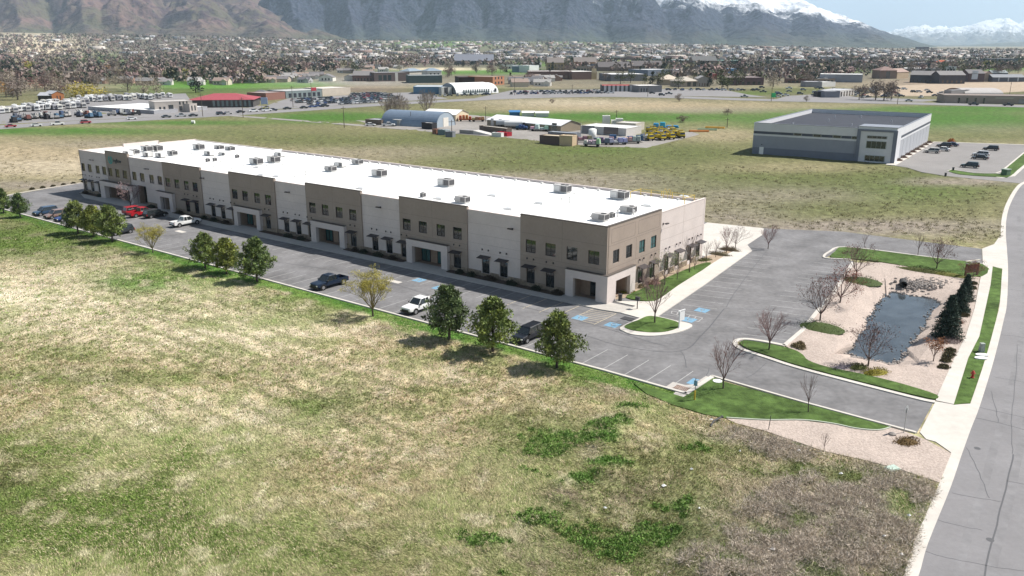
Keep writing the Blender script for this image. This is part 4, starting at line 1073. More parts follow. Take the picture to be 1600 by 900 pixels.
def pine_mesh(seed, H=5.2, R=2.3, base=1.0, tint=(.055, .085, .028), yellow=.25):
    """round-headed pine: whorls of boughs carrying needle tufts"""
    rs = np.random.RandomState(seed); r = random.Random(seed)
    tb = MB(); tb.tube([(0, 0, -.1), (.05, .02, H * .45), (0, 0, H * .93)], [.15, .10, .02], 7)
    cs = []; rad = []
    br = MB()
    nb = 56; R = R * r.uniform(.92, 1.12); skew = r.uniform(0, 6.28)
    for i in range(nb):
        f = (i + .5) / nb
        z = base + (H - base) * f
        prof = .72 + .28 * f / .3 if f < .3 else 1 - (f - .3) / .7 * .84
        a = i * 2.39996 + r.uniform(-.3, .3)
        L = R * min(1.05, prof) * r.uniform(.55, 1.15) * (1 + .16 * math.cos(a - skew))
        p1 = (math.cos(a) * L, math.sin(a) * L, z + L * .16)
        br.tube([(0, 0, z - .25), p1], [.035, .012], 3, cap=False)
        for t in (.48, .74, 1.0):
            if t < .6 and L < 1.0: continue
            cs.append((p1[0] * t + r.gauss(0, .12), p1[1] * t + r.gauss(0, .12), z - .1 + L * .16 * t + r.gauss(0, .1))); rad.append((.30 + .26 * L / R) * r.uniform(.8, 1.2))
    cs.append((0, 0, H - .1)); rad.append(.22)
    cs = np.array(cs); rad = np.array(rad)
    V, Fc, C = cloud(cs, rad * .85, 46, .24, rs, np.array(tint), .45, .8, .35, .3)
    # new growth on some boughs is yellower
    m = np.repeat(np.repeat(rs.rand(len(cs)) < yellow, 46), 3)
    C[m] = C[m] * np.array([1.3, 1.25, .9])
    return tb.mesh('trunk', BARK()), np_mesh('crown', V, Fc, LEAF(), C), br.mesh('boughs', BARK())

def spruce_mesh(seed, H=7.5, R=2.0):
    rs = np.random.RandomState(seed); r = random.Random(seed)
    tb = MB(); tb.tube([(0, 0, -.1), (0, 0, H)], [.16, .015], 7)
    cs = []; rad = []
    for i in range(26):
        z = .25 + (H - .4) * (i / 26); L0 = R * (1 - i / 26) ** .85 + .12
        nb = 9 if i < 16 else 6
        for k in range(nb):
            a = 6.283 * (k + (i % 2) * .5) / nb + r.uniform(-.2, .2); L = L0 * r.uniform(.8, 1.12)
            for t in (.4, .7, 1.0):
                cs.append((math.cos(a) * L * t, math.sin(a) * L * t, z - .22 * L * t + r.gauss(0, .04))); rad.append(.16 + .13 * L0 / R)
    V, Fc, C = cloud(cs, np.array(rad) * 1.25, 24, .20, rs, np.array((.045, .068, .052)), .35, .6, -.1, .34)
    return tb.mesh('trunk', BARK()), np_mesh('crown', V, Fc, LEAF(), C)

def mound_mesh(name, seed, rx, ry, h, tint, n=900, size=.12):
    rs = np.random.RandomState(seed)
    a = rs.rand(140) * 6.283; q = np.sqrt(rs.rand(140))
    cs = np.stack([np.cos(a) * q * rx, np.sin(a) * q * ry, h * (1 - q ** 2.2) * .8], 1)
    V, Fc, C = cloud(cs, .22 + .12 * min(rx, ry), max(6, n // 140), size, rs, np.array(tint), .35, .6, .5, .3)
    core = []; 
    N, M = 14, 4
    vv = []; ff = []
    for j in range(M + 1):
        for i in range(N):
            t = j / M; an = 6.283 * i / N
            vv.append((math.cos(an) * rx * (1 - t) * .95, math.sin(an) * ry * (1 - t) * .95, h * .72 * (1 - (1 - t) ** 2.2) - .05))
    for j in range(M):
        for i in range(N):
            i2 = (i + 1) % N; ff.append((j * N + i, j * N + i2, (j + 1) * N + i2)); ff.append((j * N + i, (j + 1) * N + i2, (j + 1) * N + i))
    V2, F2, C2 = np.array(vv), np.array(ff), np.repeat(np.array([tint]) * .9, len(vv), 0)
    V, Fc, C = join([(V, Fc, C), (V2, F2, C2)])
    return np_mesh(name, V, Fc, LEAF(), C)

def place_tree(name, meshes, names, px, py, H0, top, label, cat='tree', group=None, rz=None, wide=1.0, lean=0.0):
    x, y = gp(px, py); H = px_height(px, py, top); s = H / H0
    t = thing(name, label, cat, (x, y, 0), rnd.uniform(0, 6.28) if rz is None else rz, group, (s * wide, s * wide, s))
    t.rotation_euler[1] = lean
    for m, n in zip(meshes, names):
        if m is not None: link(n, m, t)
    return t

def build_plants():
    pines = [pine_mesh(s, tint=tt, yellow=yy) for s, tt, yy in ((1, (.105, .15, .06), .15), (2, (.145, .185, .06), .3), (3, (.105, .142, .06), .1), (4, (.165, .19, .05), .35), (5, (.12, .165, .06), .2), (6, (.13, .16, .06), .25))]
    row = [(870, 575, 489, 5, 'round dark green pine on the kerb verge right of the black car'), (770, 549, 466, 1, 'lighter green pine left of the black car on the kerb verge'), (702, 530, 448, 2, 'dark pine at the tail of the white pickup on the verge'),
           (402, 440, 374, 4, 'rounded pine, rightmost of three together on the verge'), (354, 428, 373, 3, 'yellow-green pine, middle of three together on the verge'), (321, 419, 365, 1, 'leaning pine, leftmost of three together on the verge'),
           (176, 377, 322, 1, 'pine nearest the red cars, right of three by the dark cars'), (147, 370, 322, 3, 'yellowish pine, middle of three by the dark cars'), (122, 365, 315, 5, 'pine, left of three by the dark cars'),
           (32, 340, 303, 0, 'pine left of the blue parked car at the lot end'), (6, 333, 295, 4, 'leftmost pine at the edge of the picture'), ]
    for i, (px, py, top, k, lab) in enumerate(row):
        place_tree('pine_tree', pines[k], ('trunk', 'crown', 'boughs'), px, py, 5.2, top, lab, group='pines along the kerb verge', wide=rnd.uniform(.86, 1.0), lean=-.06 if px == 321 else 0)
    yg = np.array((.34, .30, .07))
    wil = bare_mesh(21, 5.6, .9, .75, 9, 4, .95, .10, ('olive', (.19, .155, .07)), yg, 20, .085, .010)
    place_tree('budding_tree', wil, ('trunk', 'branches', 'leaves'), 583, 494, 5.6, 419, 'yellow-green budding tree between the blue and white pickups', rz=1.0)
    place_tree('budding_tree', wil, ('trunk', 'branches', 'leaves'), 239, 395, 5.6, 349, 'small yellow-olive budding tree opposite the white pickup by the building', rz=2.5)
    grey = ('greyish', (.165, .12, .11)); pur = ('purplish', (.21, .135, .13))
    bt = [bare_mesh(31, 6, 1.3, .55, 7, 4, .8, .085, pur), bare_mesh(32, 6, 1.2, .60, 8, 4, .75, .09, pur), bare_mesh(33, 6, 1.0, .8, 6, 4, .55, .09, grey), bare_mesh(34, 6, 1.5, .5, 6, 3, .8, .07, grey)]
    red = np.array((.20, .065, .045)); dk = np.array((.15, .075, .065)); blossom = np.array((.42, .30, .30)); orange = np.array((.26, .12, .06)); gr = np.array((.22, .24, .12))
    lt = [bare_mesh(41, 5, .9, .75, 7, 4, .6, .09, grey, dk, 2, .12), bare_mesh(42, 5, .8, .7, 7, 4, .6, .09, grey, red, 4, .12), bare_mesh(43, 5, 1.0, .8, 6, 4, .6, .09, grey, blossom, 3, .12), bare_mesh(44, 3, .7, .7, 6, 3, .6, .06, grey, orange, 8, .15), bare_mesh(45, 4.5, .9, .55, 6, 3, .8, .06, grey, gr, 5, .13)]
    N3 = ('trunk', 'branches', 'leaves')
    bare = [(1130, 608, 524, 0, 'bare tree on the lawn corner beside the sign post'), (1201, 548, 474, 1, 'bare purplish tree on the narrow entry island'), (1023, 506, 424, 0, 'bare tree on the corner island in front of the porch'), (1263, 645, 582, 3, 'slender leaning bare tree on the lawn south of the drive'),
            (1200, 389, 347, 1, 'bare tree on the small green island behind the lot'), (1077, 427, 364, 3, 'tall bare tree at the end of the side lawn'), (1135, 395, 352, 0, 'bare tree, left of two close together by the rear pad'), (1149, 388, 349, 2, 'spreading bare tree, right of two close together by the rear pad'),
            (1103, 411, 374, 3, 'dark slim bare tree against the lit gable wall'), (1118, 403, 371, 3, 'pale slim bare tree just right of the dark slim one'), (1010, 460, 409, 3, 'bare tree nearest the corner porch on the side lawn'), (1350, 388, 364, 3, 'small bare tree at the left end of the north lawn'), (1434, 399, 362, 3, 'slim bare tree in the middle of the north lawn'), (1287, 706, 672, 3, 'tiny bare sapling at the edge of the pink gravel')]
    for (px, py, top, k, lab) in bare: place_tree('bare_tree', bt[k], N3, px, py, 6, top, lab, group='leafless trees around the lot', lean=.12 if px == 1263 else 0)
    leafy = [(1281, 502, 436, 0, 5, 'dark budding tree at the kerb by the front green mound'), (1312, 474, 411, 1, 5, 'red-leaved tree at the lot edge above the pond'), (1337, 434, 380, 0, 5, 'dark red-brown tree by the rear green mound'), (1356, 573, 504, 0, 5, 'dark budding tree at the near end of the pond'), (1458, 566, 529, 3, 3, 'small orange-leaved tree on the gravel beside the walk'),
             (1463, 421, 371, 0, 5, 'dark-leaved tree on the north lawn above the culvert'), (205, 325, 285, 2, 5, 'pinkish blossoming tree in front of the sign entrance'), (1058, 437, 398, 4, 4.5, 'small green budding tree in the middle of the side lawn'), (1038, 447, 394, 4, 4.5, 'pale budding tree near the porch on the side lawn'), (1085, 305 + 117, 392, 4, 4.5, 'thin pale budding tree close to the gable wall'), (1520, 436, 404, 1, 5, 'reddish shrub tree by the wooden sign')]
    for (px, py, top, k, h0, lab) in leafy: place_tree('young_tree', lt[k], N3, px, py, h0, top, lab, group='budding young trees around the lot')
    sp = [spruce_mesh(51), spruce_mesh(52)]
    for (px, py, top, k, lab) in ((1479, 527, 459, 0, 'large dark spruce beside the pond, nearest of three'), (1498, 490, 443, 1, 'middle dark spruce beside the pond'), (1507, 470, 427, 0, 'rearmost dark spruce beside the pond')):
        place_tree('spruce_tree', sp[k], ('trunk', 'crown'), px, py, 7.5, top, lab, group='spruces beside the pond', wide=1.15)
    # shrubs: low mounds, junipers, grasses
    ol = (.085, .095, .028); og = (.06, .085, .025); ye = (.22, .19, .03); br = (.16, .105, .045); tan = (.22, .175, .10); lav = (.22, .19, .21); dkb = (.035, .042, .028); red2 = (.20, .12, .09)
    sh = [(1346, 440, 3.2, 2.6, .7, og, 'broad green juniper mound at the upper left of the pond'), (1284, 513, 3.0, 2.4, .7, og, 'broad green juniper mound by the lot kerb'), (1440, 424, 4.2, 1.4, .7, ol, 'long olive hedge left part below the north lawn'), (1485, 431, 3.8, 1.3, .6, (.13, .13, .03), 'yellowish hedge right part below the north lawn'),
          (1368, 584, 1.8, 1.0, .6, ye, 'bright yellow spreading shrub below the pond tree'), (1340, 576, 1.3, .9, .5, ol, 'olive shrub left of the yellow one'), (1318, 575, 2.0, .8, .35, lav, 'grey lavender patch beside the olive shrub'), (1417, 692, 1.25, .8, .4, br, 'brown mounded shrub on the street gravel'),
          (1243, 543, .45, .45, .5, tan, 'tan grass clump, left of a cluster by the entry lawn'), (1250, 541, .5, .45, .55, tan, 'tan grass clump, top of a cluster by the entry lawn'), (1252, 546, .5, .5, .5, tan, 'tan grass clump, lower of a cluster by the entry lawn'), (1490, 505, 1.6, 1.1, .8, red2, 'reddish brown twiggy shrub under the spruces'), (1484, 535, 1.8, 1.0, .6, (.12, .09, .085), 'dull brown shrub patch in front of the large spruce'),
          (980, 458, 1.2, .6, .5, ye, 'yellowish grass at the foot of the gable wall'), (1022, 445, 1.5, .7, .8, red2, 'reddish twiggy bush on the planting bed'), (1000, 450, .9, .6, .5, tan, 'tan grass clump left of the reddish bush'), (1125, 399, 2.2, .8, .7, (.15, .13, .08), 'dry grass clump along the rear gable bed'), (1140, 392, 2.2, .7, .9, (.15, .12, .08), 'tall dry grass at the end of the gable bed'), (1100, 408, 1.4, .6, .5, ol, 'olive shrub on the gable bed')]
    for (px, py, rx, ry, h, c, lab) in sh:
        x, y = gp(px, py); o = link('shrub', mound_mesh('shrub', int(px), rx, ry, h, c), None, (x, y, .05), B_TH if rx > 2 else 0.3); tag(o, lab, 'shrub', 'low shrubs in the planted beds')
    for i, (px, py) in enumerate(((1485, 550), (1483, 555.5), (1480, 560), (1477, 566), (1474, 576), (1521, 445), (1519, 452), (1508, 488), (1506, 495))):
        x, y = gp(px, py); o = link('grass_clump', mound_mesh('grass_clump', 300 + i, .55, .4, .4, (.13, .115, .065), 420, .16), None, (x, y, .06)); tag(o, 'small round grass clump in the row beside the street walk', 'grass clump', 'row of grass clumps beside the street walk')
    for i in range(7):
        x, y = bw(161.2 + .15 * i, 6 - 2.6 * i); o = link('grass_clump', mound_mesh('grass_clump', 330 + i, .5, .4, .45, (.10, .09, .05), 420, .16), None, (x + .9 * B_U[0], y + .9 * B_U[1], .02)); tag(o, 'small tuft in the row beyond the kerb left of the building', 'grass clump', 'row of tufts left of the building')
    k = 0; ords = 'first second third fourth fifth sixth seventh eighth ninth tenth eleventh twelfth thirteenth fourteenth fifteenth sixteenth seventeenth eighteenth nineteenth'.split()
    for u, rx in sorted(((7.5, 1.0), (11.2, .8), (15.8, 1.0), (19.9, 1.3), (23.6, .8), (40.8, .8), (44.3, 1.2), (47.8, .8), (64.5, .8), (68.2, 1.2), (88.0, .9), (92.0, 1.2), (95.5, .8), (115.5, 1.0), (26.0, .6), (50.0, .6), (104.5, .8), (138.2, .9), (145.2, .9))):
        x, y = bw(u, 1.15); o = link('foundation_shrub', mound_mesh('foundation_shrub', 400 + int(u), rx, .6, .75, dkb if k % 3 else (.05, .04, .03), 600), None, (x, y, .14), B_TH); k += 1
        tag(o, 'dark clipped shrub at the shaded front wall, %s from the corner porch' % ords[k - 1], 'shrub', 'foundation shrubs along the shaded front')

def build_scrub():
    """dead tumbleweed and brush of the waste ground by the street"""
    rs = np.random.RandomState(5)
    poly = pxs((1135, 668), (1200, 684), (1285, 712), (1350, 726), (1405, 742), (1462, 762), (1440, 815), (1410, 905), (1030, 905), (1120, 830), (1190, 770), (1250, 735), (1180, 705))
    xs = [p[0] for p in poly]; ys = [p[1] for p in poly]
    X = rs.uniform(min(xs), max(xs), 9000); Y = rs.uniform(min(ys), max(ys), 9000)
    keep = in_poly(X, Y, poly) & (fbm(X / 3, Y / 3, 3, 88) > .42)
    X, Y = X[keep][:1000], Y[keep][:1000]
    Z = ground_z(X, Y)
    R = rs.uniform(.3, .75, len(X))
    V, Fc, C = cloud(np.stack([X, Y, Z + R * .3], 1), R, 60, .32, rs, np.array((.47, .405, .335)), .3, .5, .15, .05)
    o = stuff(link('dry_brush', np_mesh('dry_brush', V, Fc, LEAF(), C))); tag(o, 'tangle of dead grey-brown brush on the waste ground by the street', 'brush')
    # leafy weeds
    px = rs.uniform(720, 1230, 5000); py = rs.uniform(620, 900, 5000)
    P = np.array([gp(a, b) for a, b in zip(px, py)]); c = ground_color(P[:, 0], P[:, 1])
    gk = (c[:, 1] > c[:, 0] * 1.15) & ~in_poly(P[:, 0], P[:, 1], SOUTH_LAWN) & ~in_poly(P[:, 0], P[:, 1], SOUTH_GRAVEL) & (to_b(P[:, 0], P[:, 1])[1] > 24)
    P = P[gk][:900]; Z = ground_z(P[:, 0], P[:, 1])
    V, Fc, C = cloud(np.column_stack([P, Z + .05]), rs.uniform(.15, .4, len(P)), 30, .16, rs, np.array((.15, .25, .06)), .35, .5, .5, .3)
    o = stuff(link('leafy_weeds', np_mesh('leafy_weeds', V, Fc, LEAF(), C))); tag(o, 'low green leafy weeds scattered over the mounds of the near field', 'weeds')
    # coarse dead tufts of the ground behind the building
    n = 9000; px = rs.uniform(-20, 1575, n); py = 214 + 165 * rs.rand(n) ** .9
    P = np.array([gp(a, b) for a, b in zip(px, py)]); bu, bv = to_b(P[:, 0], P[:, 1])
    ok = (bv < -62) | (bu > 168); ok &= ~right_of_road(P[:, 0], P[:, 1]) & (fbm(P[:, 0] / 9, P[:, 1] / 9, 3, 71) > .43)
    for q in (LOT, YARD, LOT2): ok &= ~in_poly(P[:, 0], P[:, 1], q)
    ok &= ~((px > 1165) & (px < 1470) & (py < 262))
    P = P[ok]; Z = ground_z(P[:, 0], P[:, 1]); c = ground_color(P[:, 0], P[:, 1]).mean(0)
    V, Fc, C = cloud(np.column_stack([P, Z + .08]), rs.uniform(.25, .6, len(P)), 16, .26, rs, np.array((.24, .215, .12)), .5, .35, .4, .18)
    o = stuff(link('dead_tufts', np_mesh('dead_tufts', V, Fc, LEAF(), C))); tag(o, 'dark coarse tufts dotting the field behind the long building', 'grass')
    lit = mat('litter_white', (.75, .75, .74), .6, .3)
    for i, (a, b, s) in enumerate(((1037, 762, .28), (1248, 706, .26), (1080, 738, .2), (1314, 742, .2), (1207, 860, .25), (1343, 793, .2), (945, 797, .16), (1092, 799, .16), (1420, 808, .15), (1408, 869, .2), (1381, 841, .15), (1111, 658, .18), (1156, 706, .14))):
        x, y = gp(a, b); z = float(ground_z(np.array([x]), np.array([y]))[0]); bm = MB()
        n = 7; ring = [(math.cos(6.283 * k / n) * s * rnd.uniform(.6, 1.2), math.sin(6.283 * k / n) * s * .6 * rnd.uniform(.7, 1.2), rnd.uniform(.12, .2)) for k in range(n)]
        for k in range(n): bm.face([ring[k], ring[(k + 1) % n], (0, 0, .3)]); bm.face([ring[(k + 1) % n], ring[k], (0, 0, .08)])
        o = link('litter', bm.mesh('litter', lit), None, (x, y, z)); tag(o, 'crumpled scrap of white litter lying in the weeds', 'litter', 'white litter scattered over the waste ground')
    # riprap at the pond inlet
    st = MB(); rr = random.Random(3)
    for k in range(1000):
        if k >= 560:
            i = rr.randrange(len(POND)); q = POND[i]; q2 = POND[(i + 1) % len(POND)]; f = rr.random(); x, y = q[0] + (q2[0] - q[0]) * f + rr.gauss(0, .35), q[1] + (q2[1] - q[1]) * f + rr.gauss(0, .35); s = rr.uniform(.07, .2)
            st.frustum((x - s, x + s, y - s * .8, y + s * .8), (x - s * .5, x + s * .4, y - s * .4, y + s * .5), -.95, -.74 + s * .8); continue
        if k < 300: a, b = rr.gauss(1440, 22), rr.gauss(444, 4)
        else:
            a, b = rr.choice(((1326, 544), (1340, 552), (1360, 556), (1375, 559), (1392, 562), (1405, 557), (1420, 543), (1432, 526), (1446, 505), (1456, 490))); a += rr.uniform(-9, 9); b += rr.uniform(-2, 3)
        x, y = gp(a, b); ins = bool(in_poly(np.array([x]), np.array([y]), POND)[0]); d = float(poly_dist(np.array([x]), np.array([y]), POND)[0])
        z = -.78 + (0 if ins else min(.8, d * .24)); s = rr.uniform(.10, .30) * (.8 if ins else 1)
        if ins and d > .8: continue
        st.frustum((x - s, x + s, y - s * .8, y + s * .8), (x - s * .5, x + s * .4, y - s * .4, y + s * .5), z - .15, z + s * .75)
    o = stuff(link('riprap', st.mesh('riprap', mat('riprap_stone', (.27, .24, .22), .9, .2, var=.4, scale=1.5)))); tag(o, 'grey riprap stones heaped round the pond inlet and shore', 'stones')

# ------------------------------------------------------------------ vehicles
def loft(b, rings, mi=0):
    n = len(rings[0]); base = len(b.v)
    for r in rings: b.v += r
    for i in range(len(rings) - 1):
        for k in range(n):
            k2 = (k + 1) % n
            b.f.append((base + i * n + k, base + i * n + k2, base + (i + 1) * n + k2, base + (i + 1) * n + k)); b.m.append(mi)
    b.f.append(tuple(base + k for k in range(n))[::-1]); b.m.append(mi)
    e = base + (len(rings) - 1) * n; b.f.append(tuple(e + k for k in range(n))); b.m.append(mi)
def body_ring(x, hw, z0, z1):
    zm = z0 + (z1 - z0) * .55
    return [(x, -hw * .86, z0), (x, hw * .86, z0), (x, hw, z0 + .12), (x, hw, zm), (x, hw * .96, z1 - .05), (x, hw * .86, z1), (x, -hw * .86, z1), (x, -hw * .96, z1 - .05), (x, -hw, zm), (x, -hw, z0 + .12)]
SPEC = {  # body stations (x, half width, z0, z1); cabin base x0,x1, top x0,x1, belt z, roof z; wheel x, radius
    'pickup': dict(L=5.9, st=[(-2.95, .93, .55, 1.08), (-2.9, .97, .48, 1.12), (-.75, .98, .42, 1.14), (.95, .98, .42, 1.14), (1.15, .97, .42, 1.13), (2.6, .95, .45, 1.06), (2.9, .90, .5, .98), (2.98, .84, .55, .85)], cab=(-.85, 1.35, -.65, .62), belt=1.12, roof=1.86, wx=(-1.9, 1.95), wr=.41, bed=(-2.85, -.95)),
    'suv': dict(L=4.8, st=[(-2.4, .84, .5, .95), (-2.33, .93, .42, 1.02), (-1.0, .95, .36, 1.02), (.9, .95, .36, 1.0), (1.2, .94, .36, .98), (2.15, .92, .4, .88), (2.38, .84, .45, .75)], cab=(-2.25, 1.25, -2.0, .55), belt=1.0, roof=1.70, wx=(-1.45, 1.45), wr=.36, bed=None),
    'sedan': dict(L=4.7, st=[(-2.35, .82, .45, .85), (-2.28, .90, .36, .93), (-1.0, .92, .3, .93), (.9, .92, .3, .90), (1.2, .91, .3, .88), (2.1, .88, .33, .76), (2.33, .80, .38, .66)], cab=(-1.75, 1.2, -1.1, .40), belt=.91, roof=1.44, wx=(-1.4, 1.4), wr=.33, bed=None)}
VM = {}
def vehicle(kind, color, name, label, cat, x, y, rz, group=None):
    S = SPEC[kind]
    paint = mat('car_paint_' + '_'.join('%03d' % int(q * 999) for q in color), color, .3, .4, coat=.25)
    glass = glass_mat('car_glass', (0.015, 0.02, 0.022)); tyre = mat('tyre_rubber', (.018, .018, .018), .9, .1); rim = mat('wheel_rim', (.35, .35, .36), .35, .5, .6); trim = mat('black_trim', (.02, .02, .02), .6, .3)
    lamp = mat('headlight', (.6, .6, .58), .2, .6); tail = mat('tail_light', (.35, .02, .02), .3, .5)
    t = thing(name, label, cat, (x, y, .033), rz, group)
    key = (kind, paint.name)
    if key not in VM:
        b = MB(); st = S['st']
        if S['bed']:
            x0, x1 = S['bed']; hw = .97; zt = 1.14
            loft(b, [body_ring(*q) for q in [(x1, .98, .42, 1.14)] + st[3:]])
            for s in (-1, 1): b.box(x0, x1, min(s * .97, s * .85), max(s * .97, s * .85), .48, zt)
            b.box(x0 - .08, x0, -.97, .97, .5, zt - .03); b.box(x0, x1, -.85, .85, .5, .68)
        else: loft(b, [body_ring(*q) for q in st])
        c = S['cab']; hb, ht = st[3][1] * .93, st[3][1] * .74
        b.frustum((c[2] - .04, c[3] + .04, -ht - .02, ht + .02), (c[2] + .08, c[3] - .12, -ht + .08, ht - .08), S['roof'] - .03, S['roof'] + .05)
        for xb, xt in ((c[0], c[2]), (c[1], c[3])):
            for s in (-1, 1): b.tube([(xb, s * hb, S['belt'] - .03), (xt, s * ht, S['roof'])], .045, 4)
        xm = (c[2] + c[3]) / 2 - .1
        for s in (-1, 1): b.tube([(xm, s * (hb + .005), S['belt'] - .03), (xm, s * (ht + .012), S['roof'])], .045, 4)
        g = MB().frustum((c[0], c[1], -hb, hb), (c[2], c[3], -ht, ht), S['belt'] - .02, S['roof'] - .02)
        w = MB(); w.tube([(0, -.12, 0), (0, .12, 0)], S['wr'], 16); r = MB(); r.tube([(0, -.128, 0), (0, .128, 0)], S['wr'] * .62, 12)
        tr = MB(); xf = st[-1][0]; xr = st[0][0]
        tr.box(xf - .12, xf + .04, -.6, .6, st[-1][2] + .02, st[-1][3] - .06); tr.box(xf - .18, xf + .08, -.86, .86, st[-1][2] - .16, st[-1][2] + .02); tr.box(xr - .10, xr + .1, -.86, .86, st[0][2] - .1, st[0][2] + .05)
        for wx in S['wx']:
            for s in (-1, 1): tr.tube([(wx, s * (st[3][1] - .06), S['wr']), (wx, s * (st[3][1] + .012), S['wr'])], S['wr'] * 1.2, 16)
        hl = MB(); tl = MB(); mi = MB()
        for s in (-1, 1):
            hl.box(st[-2][0] - .06, st[-1][0] + .015, min(s * .58, s * .84), max(s * .58, s * .84), st[-1][3] - .16, st[-1][3] + .02)
            tl.box(xr - .03, xr + .14, min(s * .78, s * .96), max(s * .78, s * .96), st[0][3] - .28, st[0][3] - .04)
            mi.box(c[1] - .35, c[1] - .15, min(s * hb, s * (hb + .24)), max(s * hb, s * (hb + .24)), S['belt'] + .02, S['belt'] + .2)
        VM[key] = (b.mesh('body', paint), g.mesh('window_glass', glass), w.mesh('tyre', tyre), r.mesh('rim', rim), tr.mesh('trim', trim), hl.mesh('headlight', lamp), tl.mesh('tail_light', tail), mi.mesh('mirror', trim))
    bm, gm, wm, rm, tm, hm, tlm, mim = VM[key]
    bo = link('body', bm, t); link('window_glass', gm, t); link('bumper_trim', tm, t); link('headlights', hm, t); link('tail_lights', tlm, t); link('mirrors', mim, t)
    for wx in S['wx']:
        for s in (-1, 1):
            wo = link('wheel', wm, t, (wx, s * (S['st'][3][1] - .10), S['wr'])); link('rim', rm, wo)
    return t

def build_vehicles():
    def front(px, py, L):   # nose at the field kerb
        u, w = to_b(*gp(px, py)); return bw(u, 20.9 - L / 2)
    fr = B_TH + math.pi / 2; bk = B_TH - math.pi / 2
    vehicle('pickup', (.006, .015, .034), 'dark_blue_pickup', 'dark blue crew-cab pickup parked nose to the field kerb', 'pickup truck', *bw(to_b(*gp(492, 459))[0] + 1.2, 18.0), fr)
    vehicle('pickup', (.70, .70, .69), 'white_pickup', 'white pickup parked by the field kerb beside a dark pine', 'pickup truck', *bw(to_b(*gp(640, 497))[0] + 1.2, 18.0), fr)
    vehicle('suv', (.008, .009, .013), 'black_suv', 'black sport utility car parked between two pines at the field kerb', 'car', *bw(to_b(*gp(812, 545))[0] + 1.2, 18.4), fr)
    u, w = to_b(*gp(305, 350)); vehicle('pickup', (.70, .70, .69), 'white_pickup', 'white pickup parked half in the building shadow', 'pickup truck', *bw(u + .3, 6.6), bk)
    u, w = to_b(*gp(231, 336)); vehicle('pickup', (.36, .012, .02), 'red_pickup', 'red pickup parked at the building front', 'pickup truck', *bw(u, 6.8), bk)
    vehicle('suv', (.36, .012, .02), 'red_car', 'red car parked just left of the red pickup', 'car', *bw(u + 3.3, 6.6), bk)
    vehicle('suv', (.02, .02, .022), 'dark_car', 'dark car in the building shade right of the red pickup', 'car', *bw(u - 3.3, 5.8), bk)
    for px, py, kind, col, nm, lab in ((50, 340, 'suv', (.03, .06, .11), 'blue_car', 'blue-grey car, leftmost of those at the field kerb'), (66, 345, 'suv', (.22, .15, .13), 'tan_car', 'tan car between two blue cars at the field kerb'), (83, 349, 'sedan', (.02, .045, .16), 'blue_car', 'bright blue car beside the pines at the field kerb'), (102, 354, 'sedan', (.05, .06, .07), 'grey_car', 'dark grey car half hidden by the left pines'), (163, 372, 'suv', (.03, .035, .04), 'dark_car', 'dark car hidden behind the right one of three pines')):
        u, w = to_b(*gp(px, py)); vehicle(kind, col, nm, lab, 'car', *bw(u + .8, 18.6), fr)
    # cars on the neighbour's lot
    a2 = math.atan2(gp(1459, 222)[1] - gp(1398, 259)[1], gp(1459, 222)[0] - gp(1398, 259)[0])
    lot = [(1456, 239, 'suv', (.45, .44, .41), 'silver_car', 'silver car, nearest of those along the grey warehouse wall', 0), (1472, 236, 'sedan', (.6, .6, .6), 'white_car', 'white car behind the silver one by the grey warehouse', 0), (1475, 230, 'suv', (.02, .022, .025), 'black_car', 'black car by the grey warehouse wall', 0), (1486, 228.5, 'sedan', (.02, .03, .08), 'navy_car', 'navy car farthest along the grey warehouse wall', 0),
           (1515, 262, 'suv', (.02, .035, .035), 'dark_green_car', 'dark green car, nearest on the neighbouring lot', 0), (1531, 249, 'sedan', (.02, .02, .022), 'black_car', 'black car in front of a white one on the neighbouring lot', 0), (1532, 244, 'suv', (.55, .56, .58), 'white_car', 'white car behind the black one on the neighbouring lot', 0), (1548, 235, 'suv', (.02, .02, .02), 'black_car', 'black car farthest on the neighbouring lot', 0)]
    for px, py, kind, col, nm, lab, r in lot:
        vehicle(kind, col, nm, lab, 'car', *gp(px, py), a2 + math.pi / 2 + r, 'cars on the neighbouring lot')

